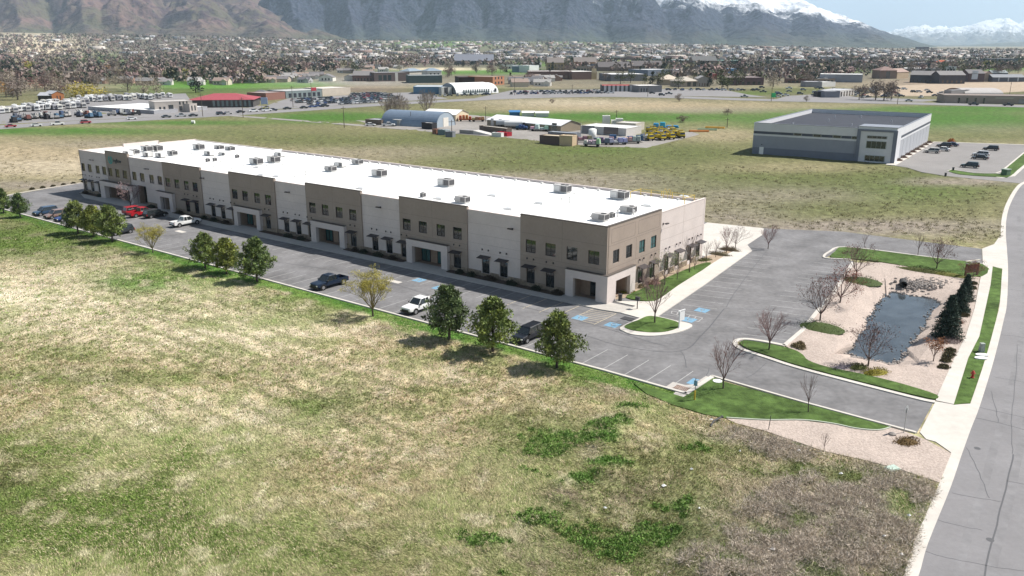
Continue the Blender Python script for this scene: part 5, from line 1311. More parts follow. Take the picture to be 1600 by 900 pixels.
# ------------------------------------------------------------------ small site furniture
def build_furniture():
    steel = mat('galvanised_steel', (.38, .39, .40), .5, .4, .4); white = mat('white_enamel', (.75, .75, .74), .5, .3); yel = mat('post_yellow', (.55, .38, .05), .6, .3); dark = mat('dark_post', (.05, .05, .055), .6, .3)
    redm = mat('hydrant_red', (.40, .04, .03), .5, .4); green = mat('box_green', (.10, .17, .10), .6, .3); blue = MATS['blue_paint']; wood = mat('brown_timber', (.17, .095, .055), .8, .2, var=.2, scale=4)
    t = thing('stop_sign', 'street sign on a thin pole at the drive exit, seen from behind', 'sign', (*gp(1412, 677), 0.05), math.radians(40))
    part('pole', MB().box(-.03, .03, -.03, .03, -.05, 2.5), steel, t); part('sign_plate', MB().prism([(.38 * math.cos(math.pi / 8 + k * math.pi / 4), .38 * math.sin(math.pi / 8 + k * math.pi / 4)) for k in range(8)], -.01, .01, bottom=True), steel, t).matrix_local = Matrix.Translation((0, .045, 2.35)) @ Matrix.Rotation(math.pi / 2, 4, 'X')
    t = thing('access_sign', 'blue and white parking sign on a yellow post at the lawn corner', 'sign', (*gp(1085, 626), .08), math.radians(-35))
    part('bollard', MB().cyl(0, 0, -.05, 1.0, .09, 10), yel, t); part('pole', MB().box(-.025, .025, -.025, .025, 1.002, 2.4), dark, t)
    part('sign_plate', MB().box(-.2, .2, .03, .045, 1.5, 2.1), white, t); part('blue_plate', MB().box(-.17, .17, -.045, -.03, 1.55, 2.1), blue, t)
    t = thing('lease_sign', 'white post with a hanging board on the corner island', 'sign', (*gp(1061, 514), .15), math.radians(40))
    part('post', MB().box(-.07, .07, -.07, .07, -.05, 2.2), white, t); part('arm', MB().box(-.35, 1.0, -.05, .05, 2.202, 2.32), white, t); part('board', MB().box(.12, .95, -.025, .025, .9, 2.1), white, t)
    t = thing('drop_box', 'dark box on a slim post by the corner walk', 'mailbox', (*gp(995.5, 484), .14), B_TH)
    part('post', MB().box(-.05, .05, -.05, .05, -.05, 1.2), dark, t); part('box', MB().box(-.28, .28, -.2, .2, 1.202, 1.7), dark, t)
    t = thing('fire_hydrant', 'red fire hydrant on the street verge', 'hydrant', (*gp(1519, 592), .12))
    b = MB(); b.cyl(0, 0, 0, .1, .2, 12); b.cyl(0, 0, .1, .62, .13, 12); b.cyl(0, 0, .62, .68, .18, 12); part('barrel', b, redm, t)
    part('bonnet', MB().tube([(0, 0, .68), (0, 0, .78), (0, 0, .86)], [.16, .11, .03], 12), redm, t)
    for a in (0, 2.1, 4.2): part('outlet_cap', MB().tube([(math.cos(a) * .1, math.sin(a) * .1, .48), (math.cos(a) * .25, math.sin(a) * .25, .48)], .07, 8), redm, t)
    t = thing('utility_pedestal', 'grey-green utility pedestal on the street verge', 'utility box', (*gp(1533, 551), .12)); part('body', MB().frustum((-.26, .26, -.26, .26), (-.2, .2, -.2, .2), 0, .95), mat('pedestal_grey', (.30, .33, .30), .6), t); part('cap', MB().box(-.24, .24, -.24, .24, .952, 1.05), mat('pedestal_grey', (.30, .33, .30), .6), t)
    for i, (a, b_) in enumerate(((1534, 556.5), (1532.5, 561.5))):
        o = link('vault_lid', MB().prism([(.75 * math.cos(k * .524) * (1.0), .42 * math.sin(k * .524)) for k in range(12)], -.02, .12).mesh('vault_lid', white), None, (*gp(a, b_), .12)); tag(o, ('larger white vault lid' if i == 0 else 'smaller white vault lid') + ' flat on the street verge', 'vault lid', 'white lids on the verge')
    o = link('valve_lid', MB().prism([(.5 * math.cos(k * .524), .5 * math.sin(k * .524)) for k in range(12)], -.02, .06).mesh('valve_lid', white), None, (*gp(1121, 597), .10)); tag(o, 'round white lid in the lawn corner by the bare tree', 'lid')
    t = thing('wooden_sign', 'brown timber monument sign at the end of the north lawn', 'sign', (*gp(1517, 432), .14), math.radians(20))
    for x in (-1.2, 1.2): part('post', MB().box(x - .12, x + .12, -.12, .12, -.05, 2.0), wood, t)
    for k in range(4): part('plank', MB().box(-1.07, 1.07, -.05, .05, .5 + .33 * k, .8 + .33 * k), wood, t)
    for z in (1.9, 2.25): part('cap_beam', MB().box(-1.5, 1.3, -.16, .16, z + .105, z + .2), mat('pale_timber', (.5, .46, .38), .8), t)
    t = thing('culvert_pipe', 'dark culvert pipe mouth in the rocks at the pond head', 'pipe', (*gp(1411, 444), -.1), math.radians(-110)); b = MB()
    for k in range(14):
        a0, a1 = 6.283 * k / 14, 6.283 * (k + 1) / 14
        for r0 in (.42, .5): b.quad((-1, math.cos(a0) * r0, .3 + math.sin(a0) * r0), (-1, math.cos(a1) * r0, .3 + math.sin(a1) * r0), (1, math.cos(a1) * r0, .3 + math.sin(a1) * r0), (1, math.cos(a0) * r0, .3 + math.sin(a0) * r0))
        b.quad((1, math.cos(a0) * .42, .3 + math.sin(a0) * .42), (1, math.cos(a1) * .42, .3 + math.sin(a1) * .42), (1, math.cos(a1) * .5, .3 + math.sin(a1) * .5), (1, math.cos(a0) * .5, .3 + math.sin(a0) * .5))
    part('pipe_wall', b, mat('pipe_dark', (.05, .05, .05), .8), t); part('pipe_end', MB().box(-.98, -.9, -.41, .41, -.1, .7), mat('pipe_dark', (.05, .05, .05), .8), t)
    o = link('marker_stake', MB().tube([(0, 0, -.1), (.12, 0, 1.5)], .035, 6).mesh('marker_stake', dark), None, (*gp(1200.5, 672), 0)); tag(o, 'thin dark leaning stake at the edge of the gravel', 'stake')
    t = thing('hose_stub', 'dark pipe stub at the end of the gravel edging', 'pipe', (*gp(1118, 661), .05), .6); part('pipe', MB().tube([(-1.0, -.3, .0), (-.3, 0, .25), (.9, .1, .3)], .09, 6), dark, t); part('cap', MB().tube([(.9, .1, .3), (1.05, .12, .3)], .13, 8), dark, t)
    t = thing('utility_cover', 'pale green utility cover in the brush by the street gravel', 'cover', (*gp(1394, 733), .02), .4); part('lid', MB().box(-.5, .5, -.35, .35, .1, .16), mat('cover_green', (.40, .50, .44), .7), t); part('collar', MB().box(-.56, .56, -.41, .41, -.05, .098), mat('cover_green', (.40, .50, .44), .7), t)
    o = link('boulder', MB().tube([(0, 0, -.1), (.02, 0, .12), (0, .02, .25)], [.4, .35, .12], 7).mesh('boulder', mat('riprap_stone', (.27, .24, .22), .9)), None, (*gp(1394, 680), .05)); tag(o, 'small dark rock on the street gravel', 'rock')
    for i, (a, b_, l) in enumerate(((265 / 4, 0, ''),)): pass
    t = thing('trash_bin', 'dark litter bin at the foot of the corner porch', 'bin', (*bw(-1.2, -1.8), .14)); part('body', MB().cyl(0, 0, 0, .85, .28, 12), dark, t); part('lid', MB().cyl(0, 0, .852, .95, .31, 12), dark, t)
    t = thing('dark_slab', 'flat black slab and small dark blocks beside the corner island', 'mat', (*gp(983, 499), .06), B_TH)
    part('mat', MB().box(-1.0, 1.0, -.6, .6, 0, .03), dark, t)  # flat dark slab, followed by a row of small dark blocks
    for k in range(3): part('dark_block', MB().box(-1.9 - .6 * k, -1.5 - .6 * k, -.5 + .2 * k, .5 + .2 * k, 0, .12), dark, t)
# ------------------------------------------------------------------ background buildings
def cmat(c, rough=.8, spec=.2):
    return mat('paint_%03d_%03d_%03d' % tuple(int(round(q * 1000)) for q in c), c, rough, spec, var=.06, scale=.4)
def frame_at(xl, yl, xr, yr):
    a = gp(xl, yl); b = gp(xr, yr)
    return a, math.atan2(b[1] - a[1], b[0] - a[0]), math.hypot(b[0] - a[0], b[1] - a[1])
WINM = {}
def far_building(name, label, cat, xl, yl, xr, yr, ytop, depth, wall, roof, kind='flat', wins=None, group=None, rise=None, base_z=0.0):
    """wins: list of (columns, z0, z1, width share, first share, last share)"""
    (ax, ay), rz, W = frame_at(xl, yl, xr, yr)
    H = px_height(xl, yl, ytop)
    t = thing(name, label, cat, (ax, ay, base_z), rz, group)
    wm, rm = cmat(wall), cmat(roof)
    o = .3
    if kind == 'flat':
        part('wall', MB().box(0, W, 0, depth, -.3, H), wm, t)
        b = MB(); b.box(-.05, W + .05, -.05, .35, H + .002, H + .25); b.box(-.05, W + .05, depth - .35, depth + .05, H + .002, H + .25); b.box(-.05, .35, .352, depth - .352, H + .002, H + .25); b.box(W - .35, W + .05, .352, depth - .352, H + .002, H + .25)
        part('parapet', b, wm, t); part('roof', MB().box(.352, W - .352, .352, depth - .352, H + .002, H + .08), rm, t)
    elif kind in ('gable', 'gable_end'):
        rr = rise or (depth if kind == 'gable' else W) * .22
        b = MB().box(0, W, 0, depth, -.3, H)
        if kind == 'gable':
            for x in (0, W): b.face([(x, 0, H), (x, depth, H), (x, depth / 2, H + rr)][:: (1 if x else -1)])
            r = MB()
            for z in (0, .18): 
                r.quad((-o, -o, H - .08 + z), (W + o, -o, H - .08 + z), (W + o, depth / 2, H + rr + z + .02), (-o, depth / 2, H + rr + z + .02)); r.quad((-o, depth / 2, H + rr + z + .02), (W + o, depth / 2, H + rr + z + .02), (W + o, depth + o, H - .08 + z), (-o, depth + o, H - .08 + z))
            r.quad((-o, -o, H - .08), (W + o, -o, H - .08), (W + o, -o, H + .1), (-o, -o, H + .1))
        else:
            for y in (0, depth): b.face([(0, y, H), (W, y, H), (W / 2, y, H + rr)][:: (-1 if y else 1)])
            r = MB()
            for z in (0, .18):
                r.quad((-o, -o, H - .08 + z), (W / 2, -o, H + rr + z), (W / 2, depth + o, H + rr + z), (-o, depth + o, H - .08 + z)); r.quad((W / 2, -o, H + rr + z), (W + o, -o, H - .08 + z), (W + o, depth + o, H - .08 + z), (W / 2, depth + o, H + rr + z))
            r.quad((-o, -o, H - .08), (W / 2, -o, H + rr), (W / 2, -o, H + rr + .18), (-o, -o, H + .1)); r.quad((W / 2, -o, H + rr), (W + o, -o, H - .08), (W + o, -o, H + .1), (W / 2, -o, H + rr + .18))
        part('wall', b, wm, t); part('roof', r, rm, t)
    elif kind == 'hip':
        rr = rise or min(W, depth) * .22; e = min(W, depth) * .45
        part('wall', MB().box(0, W, 0, depth, -.3, H), wm, t)
        r = MB(); A, B_, C_, D = (-1, -1, H), (W + 1, -1, H), (W + 1, depth + 1, H), (-1, depth + 1, H); P, Q = (e, depth / 2, H + rr), (W - e, depth / 2, H + rr)
        r.face([A, B_, Q, P]); r.face([B_, C_, Q]); r.face([C_, D, P, Q]); r.face([D, A, P]); r.face([A, D, C_, B_]); part('roof', r, rm, t)
    elif kind in ('arch', 'arch_end'):
        N = 14; b = MB(); pts = []
        span = depth if kind == 'arch' else W; L = W if kind == 'arch' else depth
        z0 = rise or 0.0
        for k in range(N + 1):
            a = math.pi * k / N; pts.append((span / 2 - math.cos(a) * span / 2, z0 + math.sin(a) * (H - z0)))
        def q(l, p): return (l, p[0], p[1]) if kind == 'arch' else (p[0], l, p[1])
        for k in range(N): b.quad(q(0, pts[k]), q(L, pts[k]), q(L, pts[k + 1]), q(0, pts[k + 1]))
        part('roof', b, rm, t, True)
        e = MB()
        for l in (0.15, L - .15): e.face([q(l, p) for p in ([(pts[0][0] + .05, -.2)] + [(p[0], p[1] - .06) for p in pts] + [(pts[-1][0] - .05, -.2)])])
        if z0 > 0:
            for s in (0, span): e.quad(q(.1, (s, -.2)), q(L - .1, (s, -.2)), q(L - .1, (s, z0)), q(.1, (s, z0)))
        part('wall', e, wm, t)
    for w in (wins or []):
        n, z0, z1, share, f0, f1 = w[:6]; col = w[6] if len(w) > 6 else (.03, .035, .045)
        step = W * (f1 - f0) / n; ww = step * share
        key = (round(ww, 2), round(z1 - z0, 2), col)
        if key not in WINM: WINM[key] = MB().box(-ww / 2, ww / 2, -.06, .05, 0, z1 - z0).mesh('window', glass_mat('far_glass_%d' % len(WINM), col, .15))
        for k in range(n): link('window', WINM[key], t, (W * f0 + step * (k + .5), 0, z0))
    return t

def build_neighbour():
    gl = mat('grey_panel', (.36, .37, .40), .7, .2, var=.05, scale=.4); pale = mat('pale_panel', (.58, .58, .60), .7, .2, var=.04, scale=.4); blue = mat('slate_band', (.075, .085, .11), .6, .3); slate = mat('slate_blue_panel', (.17, .185, .225), .7, .2, var=.06, scale=.4)
    roofm = mat('dark_membrane', (.045, .05, .064), .85, .2, var=.1, scale=.3); glass = glass_mat('neighbour_glass', (.02, .03, .035)); white = MATS['white_enamel']
    A = np.array(gp(1174, 246)); Bp = np.array(gp(1394, 255.5)); Cc = np.array(gp(1457, 222))
    rz = math.radians(-33.5); W, D = 43.0, 72.0
    A = Bp - W * np.array([math.cos(rz), math.sin(rz)])
    H = px_height(1174, 243, 194)
    t = thing('grey_warehouse', 'grey and white panel warehouse with dark flat roof beyond the field', 'building', (float(A[0]), float(A[1]), 0), rz)
    part('lower_wall', MB().box(0, W, 0, D, -.3, H * .60), gl, t)
    part('plinth_band', MB().box(-.03, W - 11.0, -.04, .1, -.3, H * .22), slate, t); part('plinth_band', MB().box(-.035, W - 11.0, -.035, .1, H * .222, H * .598), mat('mid_grey_panel', (.27, .285, .325), .7, .2, var=.05, scale=.4), t)
    part('ledge', MB().box(-.06, W + .06, -.06, D + .06, H * .602, H * .66), pale, t)
    part('dark_band', MB().box(0, W, 0, D, H * .662, H * .742), blue, t)
    b = MB(); b.box(-.05, W + .05, -.05, .3, H * .744, H); b.box(-.05, W + .05, D - .3, D + .05, H * .744, H); b.box(-.05, .3, .302, D - .302, H * .744, H); b.box(W - .3, W + .05, .302, D - .302, H * .744, H); part('upper_wall', b, pale, t)
    cp = MB(); cp.box(-.1, W + .1, -.1, .34, H + .002, H + .14); cp.box(-.1, .34, .342, D + .1, H + .002, H + .14); cp.box(W - .34, W + .1, .342, D + .1, H + .002, H + .14); cp.box(.342, W - .342, D - .3, D + .1, H + .002, H + .14); part('coping', cp, mat('blue_grey_coping', (.22, .24, .28), .6), t)
    part('roof', MB().box(.31, W - .31, .31, D - .31, H * .76, H * .86), roofm, t)
    for f in (.33, .47, .61, .74):
        o = part('window', MB().box(W * f - 1.3, W * f + 1.3, -.08, .05, H * .655, H * .752), mat('window_surround', (.30, .32, .30), .6), t); part('pane', MB().box(W * f - 1.1, W * f + 1.1, -.1, -.082, H * .67, H * .74), glass, o)
    for f in (.07, .83): o = part('door', MB().box(W * f - .7, W * f + .7, -.09, .05, 0, 2.4), white, t); part('door_lamp', MB().box(W * f - .15, W * f + .15, -.3, -.001, 3.1, 3.35), blue, t)
    # entrance tower
    x0 = W - 10.6
    part('tower', MB().box(x0, W + .35, -.35, 8.0, -.3, H + .55), pale, t)
    fr = MB(); fr.box(x0 - .25, x0 + .75, -.6, -.352, 0, H - .8); fr.box(W - .55, W + .6, -.6, -.352, 0, H - .8); fr.box(x0 - .25, W + .6, -.6, -.352, H - .8, H - .2); part('tower_frame', fr, slate, t)
    part('tower_cap', MB().box(x0 - .1, W + .5, -.45, 8.1, H + .552, H + .7), mat('blue_grey_coping', (.22, .24, .28), .6), t)
    for (z0, z1) in ((.4, 2.6), (5.2, 8.0), (8.9, 10.0)):
        z0, z1 = z0 * H / 12.5, z1 * H / 12.5
        o = part('window', MB().box(x0 + 2.6, W - 2.2, -.42, -.352, z0, z1), mat('window_surround', (.30, .32, .30), .6), t)
        for k in range(4):
            a = x0 + 2.75 + (W - 2.35 - x0 - 2.75) * k / 4; part('pane', MB().box(a + .06, a + (W - 5.1 - x0) / 4 - .06, -.45, -.421, z0 + .12, z1 - .12), glass, o)
    rb = MB()
    for k in range(9): rb.box(W + .002, W + .05, 9 + (D - 10) * k / 9, 9.1 + (D - 10) * k / 9, 0, H * .6)
    part('wall_rib', rb, pale, t)
    for i, (fx, fy) in enumerate(((.2, .2), (.35, .5), (.6, .3), (.5, .8), (.8, .6), (.3, .75))): part('roof_vent', MB().cyl(W * fx, D * fy, H * .86, H * .86 + .9, .15, 8), pale, t)
    shr = mound_mesh('hedge', 900, 1.6, .8, 1.1, (.10, .06, .045), 500)
    for k in range(8): o = link('wall_shrub', shr, None, (*(np.array(gp(1404, 252)) + (np.array(gp(1452, 224)) - np.array(gp(1404, 252))) * k / 7), 0)); tag(o, 'reddish low shrub in the row along the grey warehouse side', 'shrub', 'shrubs beside the grey warehouse')
    for px, py, lab in ((1406, 252, 'a'),): pass
    o = link('orange_shrub', mound_mesh('orange_shrub', 901, 1.8, 1.2, 2.4, (.33, .12, .03), 900, .2), None, (*gp(1486, 225), 0)); tag(o, 'bright orange shrub at the rear of the neighbouring lot', 'shrub')
    dk = mat('dark_post', (.05, .05, .055), .6)
    t = thing('transformer_box', 'dark green transformer box at the neighbouring lot corner', 'utility box', (*gp(1571, 274), .1), .5); part('cabinet', MB().box(-.9, .9, -.8, .8, 0, 1.5), mat('box_green', (.10, .17, .10), .6), t); part('lid', MB().box(-1.0, 1.0, -.9, .9, 1.502, 1.7), mat('box_lid', (.30, .36, .30), .6), t)
    for px, py, lab in ((1489, 267, 'dark post on the tip of the neighbouring lawn'), (1477, 276, 'dark post beside the neighbouring drive')):
        t = thing('short_post', lab, 'post', (*gp(px, py), .05)); part('shaft', MB().box(-.2, .2, -.2, .2, 0, .9), dk, t); part('cap', MB().box(-.24, .24, -.24, .24, .902, 1.0), dk, t)

def build_yard():
    W_ = (.62, .62, .6); g = (.30, .31, .32)
    (ax, ay), rz, L = frame_at(595, 195, 682, 200)
    t = thing('quonset_hut', 'blue-grey corrugated arched hut in the storage yard', 'building', (ax, ay, 0), rz)
    N = 20; D = 15.0; H = px_height(597, 196, 173.5); b = MB(); blue = mat('corrugated_blue', (.20, .255, .33), .45, .4, .3, var=.08, scale=.6)
    M = 60; vv = []
    for i in range(M + 1):
        for k in range(N + 1):
            a = math.pi * k / N; rip = 1 + (.006 if i % 2 else 0); vv.append((L * i / M, D / 2 - math.cos(a) * D / 2 * rip, math.sin(a) * H * rip))
    b.v = vv
    for i in range(M):
        for k in range(N): b.f.append((i * (N + 1) + k, (i + 1) * (N + 1) + k, (i + 1) * (N + 1) + k + 1, i * (N + 1) + k + 1)); b.m.append(0)
    part('arched_shell', b, blue, t)
    e = MB()
    for x in (.2, L - .2): e.face([(x, D / 2 - math.cos(math.pi * k / N) * D / 2 * .99, math.sin(math.pi * k / N) * H * .99) for k in range(N + 1)])
    part('end_wall', e, mat('end_grey', (.30, .35, .40), .6), t)
    part('end_door', MB().box(L - .18, L - .05, D / 2 - 2.0, D / 2 + 2.0, 0, 3.9), cmat((.6, .57, .52)), t)
    part('side_door', MB().box(L * .30, L * .30 + 1.6, -.12, .3, 0, 2.3), cmat((.35, .36, .36)), t); part('door_canopy', MB().box(L * .25, L * .38, -1.2, .35, 2.6, 2.8), cmat((.45, .45, .44)), t)
    part('flue', MB().cyl(L * .5, 2.2, 3.5, 6.2, .12, 8), cmat((.12, .13, .14)), t)
    far_building('white_shed', 'white-roofed shed right behind the arched hut', 'shed', 660, 188, 712, 190, 178, 14, (.55, .47, .34), (.72, .72, .7), 'gable', rise=1.8)
    far_building('low_shed', 'low grey shed at the left end of the arched hut', 'shed', 571, 194, 596, 195.5, 187, 7, (.16, .13, .11), (.30, .33, .36), 'flat')
    far_building('lean_to', 'small dark lean-to with white lid before the arched hut', 'shed', 659, 201, 675, 202.5, 192, 3, (.035, .035, .04), (.55, .55, .55), 'flat')
    for i, (a, y0, c_, w, lab) in enumerate(((675.5, 210, (.20, .10, .07), 6, 'rusty box container in the yard front row'), (684, 211, (.14, .19, .21), 10, 'teal-grey container in the yard front row'), (696, 214, (.17, .18, .20), 11, 'dark grey container, rightmost in the yard front row'), (691, 211, (.38, .44, .47), 5, 'pale blue container between the grey ones'))):
        far_building('container', lab, 'container', a, y0, a + w, y0 + .6, y0 - 7.5, 2.4, c_, tuple(q * 1.6 for q in c_), 'flat', group='containers in the yard front row')
    (ax, ay), rz, L = frame_at(718, 208.5, 770, 212)
    t = thing('loading_ramp', 'concrete dock with a long pale ramp in the yard', 'ramp', (ax, ay, 0), rz)
    part('dock', MB().box(0, L * .42, 0, 4, -.2, 1.5), cmat((.26, .25, .25)), t); b = MB(); b.face([(L * .42, 0, 1.5), (L, 0, .05), (L, 4, .05), (L * .42, 4, 1.5)]); b.face([(L * .42, 0, -.2), (L, 0, -.2), (L, 0, .05), (L * .42, 0, 1.5)]); part('slope', b, cmat((.5, .48, .46)), t)
    far_building('long_container', 'long brown container with pale top beside the ramp', 'container', 749, 206, 791, 211, 197, 3, (.13, .105, .09), (.55, .52, .46), 'flat')
    far_building('red_truck_bed', 'red flatbed with a white tank at the end of the brown container', 'truck', 776, 212, 792, 213.5, 207, 3, (.33, .02, .035), (.30, .03, .04), 'flat')
    far_building('white_bin', 'white bin in front of the red flatbed', 'bin', 768, 213.5, 783, 214.5, 208, 2, (.62, .62, .6), (.5, .5, .5), 'flat')
    far_building('metal_building', 'long tan metal building with white ridge roof in the yard', 'building', 761, 196.5, 876, 207, 187, 13, (.25, .21, .155), (.66, .67, .68), 'gable', rise=1.7, wins=[(2, 0, 3.4, .35, .02, .25, (.33, .33, .34)), (1, 0, 3.6, .5, .86, .98, (.05, .07, .06))])
    for a, y0, w, c_, lab in ((796, 181, 16, (.05, .16, .34), 'blue covered trailer behind the metal building'), (816, 182, 19, (.6, .6, .58), 'white shed left of two behind the metal building'), (837, 182.5, 20, (.6, .6, .58), 'white shed right of two behind the metal building')):
        far_building('yard_shed', lab, 'shed', a, y0, a + w, y0, y0 - 5.5, 5, c_, tuple(min(.7, q * 1.1) for q in c_), 'gable', rise=.7)
    far_building('tan_container', 'long brown storage block with tan end in the yard', 'container', 843, 224.5, 893, 228, 212, 5, (.115, .085, .08), (.5, .43, .32), 'flat'); far_building('tan_annex', 'tan end block joined to the brown storage block', 'container', 894, 228.3, 901, 226.5, 213.5, 5, (.47, .36, .24), (.5, .43, .32), 'flat')
    far_building('grey_container', 'slate grey container behind the brown storage block', 'container', 856, 213, 900, 216, 206.5, 4, (.15, .16, .18), (.35, .38, .42), 'flat')
    far_building('white_plant', 'low white plant building with dark bays', 'building', 907, 208, 978, 213, 197, 13, (.5, .48, .46), (.66, .66, .65), 'flat', wins=[(1, .3, 3.2, .9, .02, .33, (.10, .12, .15)), (1, .3, 3.2, .9, .5, .85, (.09, .08, .085))])
    far_building('rear_plant', 'tan block behind the white plant building', 'building', 962, 203, 993, 205, 192, 8, (.48, .44, .38), (.5, .48, .46), 'flat')
    for a, y0, w, tp, lab in ((942, 199, 11, 182, 'tall white cooler box above the white plant'), (956, 199, 7, 189, 'small white cooler box between two larger ones'), (963, 200, 10, 186.5, 'white cooler box right above the white plant')):
        far_building('cooler_box', lab, 'equipment', a, y0, a + w, y0, tp, 3.5, (.66, .66, .62), (.66, .66, .62), 'flat')
    t = thing('storage_tank', 'upright white cylinder tank before the white plant', 'tank', (*gp(925.5, 219), 0)); part('shell', MB().cyl(0, 0, -.1, 4.0, 1.5, 18), cmat((.66, .66, .64)), t, True); part('dome', MB().tube([(0, 0, 4.0), (0, 0, 4.35), (0, 0, 4.5)], [1.5, .9, .1], 18), cmat((.66, .66, .64)), t)
    # tankers and machines
    for i, (px, py, c_, lab) in enumerate(((790, 199, (.42, .44, .46), 'silver tank trailer left of two by the metal building'), (803, 201, (.55, .55, .54), 'pale tank trailer right of two by the metal building'))):
        t = thing('tank_trailer', lab, 'trailer', (*gp(px, py), 0), -.25); part('tank', MB().tube([(-4, 0, 2.0), (4, 0, 2.0)], 1.25, 14), cmat(c_), t); part('chassis', MB().box(-4.2, 4.2, -1, 1, .6, .8), cmat((.05, .05, .05)), t)
        for x in (-3, -1.8, 3): part('wheel', MB().tube([(x, -1.1, .5), (x, 1.1, .5)], .5, 10), cmat((.02, .02, .02)), t)
    machine_c = [(.45, .12, .04), (.07, .12, .22), (.35, .33, .3)]
    for i, (px, py, c_, L, lab) in enumerate(((727, 189.5, (.50, .13, .05), 6, 'orange farm machine behind the yard'), (815, 203, (.05, .09, .17), 5, 'dark blue machine before the metal building'), (826, 202, (.07, .06, .06), 5, 'dark loader before the metal building'), (843, 205, (.5, .48, .46), 8, 'pale slatted cage trailer before the metal building'), (747, 190, (.33, .18, .1), 6, 'rusty machine right of the orange one'),
                       (1040, 201.5, (.05, .32, .48), 11, 'bright blue covered equipment behind the yellow trucks'), (978, 222, (.06, .11, .22), 13, 'long blue flatbed at the right of the scrap row'), (950, 224, (.22, .24, .27), 9, 'grey scrap trailer in the front scrap row'), (935, 226, (.13, .16, .2), 8, 'dark blue skip in the front scrap row'), (910, 222, (.20, .18, .17), 7, 'brown steel racks left in the scrap row'), (965, 226, (.30, .31, .33), 7, 'pale steel racks in the front scrap row'), (988, 224, (.4, .37, .34), 6, 'pale crate stack at the end of the scrap row'), (925, 228.5, (.42, .4, .38), 6, 'pale pallet heap at the front of the scrap row'), (1092, 206, (.42, .17, .05), 8, 'rusty orange pipe bundle left on the grass'), (1105, 203.5, (.25, .33, .22), 8, 'green pipe bundle on the grass'), (1117, 200.5, (.5, .3, .06), 8, 'yellow pipe bundle on the grass'))):
        t = thing('yard_machine', lab, 'equipment', (*gp(px, py), 0), rnd.uniform(-.4, .2)); r = random.Random(i); low = 'pipe' in lab
        if low:
            for k in range(7): part('pipe', MB().tube([(-L / 2, -.8 + .27 * k, .25 + .3 * (k % 2)), (L / 2, -.8 + .27 * k, .25 + .3 * (k % 2))], .2, 6), cmat(c_), t)
            continue
        part('deck', MB().box(-L / 2, L / 2, -1.2, 1.2, .6, 1.0), cmat(tuple(q * .6 for q in c_)), t)
        for k in range(4):
            x = -L / 2 + L * (k + .5) / 4; h = r.uniform(.5, 1.9); part('load', MB().frustum((x - L / 9, x + L / 9, -1.1, 1.1), (x - L / 11, x + L / 11, -.9, .9), 1.002, 1 + h), cmat(tuple(min(.7, q * r.choice((.8, 1, 1.25))) for q in c_)), t)
        for x in (-L * .35, L * .35): part('wheel', MB().tube([(x, -1.25, .45), (x, 1.25, .45)], .45, 10), cmat((.02, .02, .02)), t)
    yel = cmat((.48, .36, .03)); navy = cmat((.06, .09, .17)); blk = cmat((.025, .025, .025))
    first = None
    for i, (px, py) in enumerate(((1011, 219), (1022, 214), (1030, 218.5), (1036, 212), (1044, 217), (1030, 209), (1052, 213.5), (1062, 215), (1018, 208), (1046, 208))):
        t = thing('boom_truck', 'yellow utility truck, %s in the crowd at the yard end' % ('front left', 'middle left', 'front second', 'middle second', 'front third', 'rear middle', 'right of the middle', 'rightmost', 'rear left', 'rear right')[i], 'truck', (*gp(px, py), 0), math.radians(-75) + rnd.uniform(-.15, .15), 'yellow trucks in the yard')
        part('chassis', MB().box(-3.4, 3.4, -1.05, 1.05, .55, .95), blk, t); part('cab', MB().frustum((1.7, 3.4, -1.1, 1.1), (1.9, 3.0, -.95, .95), .952, 2.5), yel, t); part('windscreen', MB().box(3.05, 3.28, -.9, .9, 1.6, 2.2), navy, t)
        part('body', MB().box(-3.3, 1.4, -1.15, 1.15, .952, 1.9), yel if i % 3 else cmat((.5, .5, .47)), t); part('boom', MB().tube([(-1.5, 0, 1.9), (-1.2, 0, 2.6), (2.6, .2, 3.1)], .22, 6), yel, t); part('canopy', MB().box(-3.2, -1.4, -1.0, 1.0, 1.902, 2.1), navy, t)
        for x in (-2.2, 2.4):
            for s in (-1, 1): part('wheel', MB().tube([(x, s * .8, .5), (x, s * 1.15, .5)], .5, 10), blk, t)
    wood = cmat((.10, .08, .065))
    for i, (px, py, top, lab) in enumerate(((538, 200, 166, 'pole beside the dirt track left of the arched hut'), (488, 166, 125, 'pole by the dealership right of the pylon'), (458, 168, 134, 'pole at the dealership entrance'), (380, 184, 152, 'pole at the end of the red-roofed building'), (317, 182, 146, 'pole before the middle of the red-roofed building'), (963, 191, 172, 'pole behind the white plant'), (1136, 199, 184, 'pole in the green field right of the yard'), (894, 147, 132, 'pole before the store lots in the middle'), (706, 213, 187, 'pole at the yard front by the containers'), (759, 190, 166, 'pole at the left end of the metal building'), (1205, 158, 136, 'pole with green sign at the right highway'), (1402, 163, 140, 'pole by the shop lot on the right highway'), (804, 149, 120, 'pole near the centre store lot'), (1012, 151, 134, 'pole before the gas station'), (1577, 150, 128, 'pole right of the long tan store'))):
        h = px_height(px, py, top); t = thing('utility_pole', 'wooden ' + lab, 'pole', (*gp(px, py), 0), .5); part('shaft', MB().cyl(0, 0, -.3, h, .17, 7, r2=.11), wood, t); part('crossarm', MB().box(-1.1, 1.1, .12, .24, h - .9, h - .72), wood, t)
    o = link('round_bale', MB().tube([(-.7, 0, .7), (.7, 0, .7)], .75, 12).mesh('round_bale', cmat((.62, .62, .58))), None, (*gp(302, 193), 0)); tag(o, 'white wrapped bale lying in the field before the red-roofed building', 'bale')
    for i, (px, py) in enumerate(((579, 197), (607, 197.5))): vehicle('sedan' if i == 0 else 'pickup', (.68, .68, .67), 'white_yard_car', ('white car left' if i == 0 else 'white pickup right') + ' of the pair before the arched hut', 'car', *gp(px, py), .1)

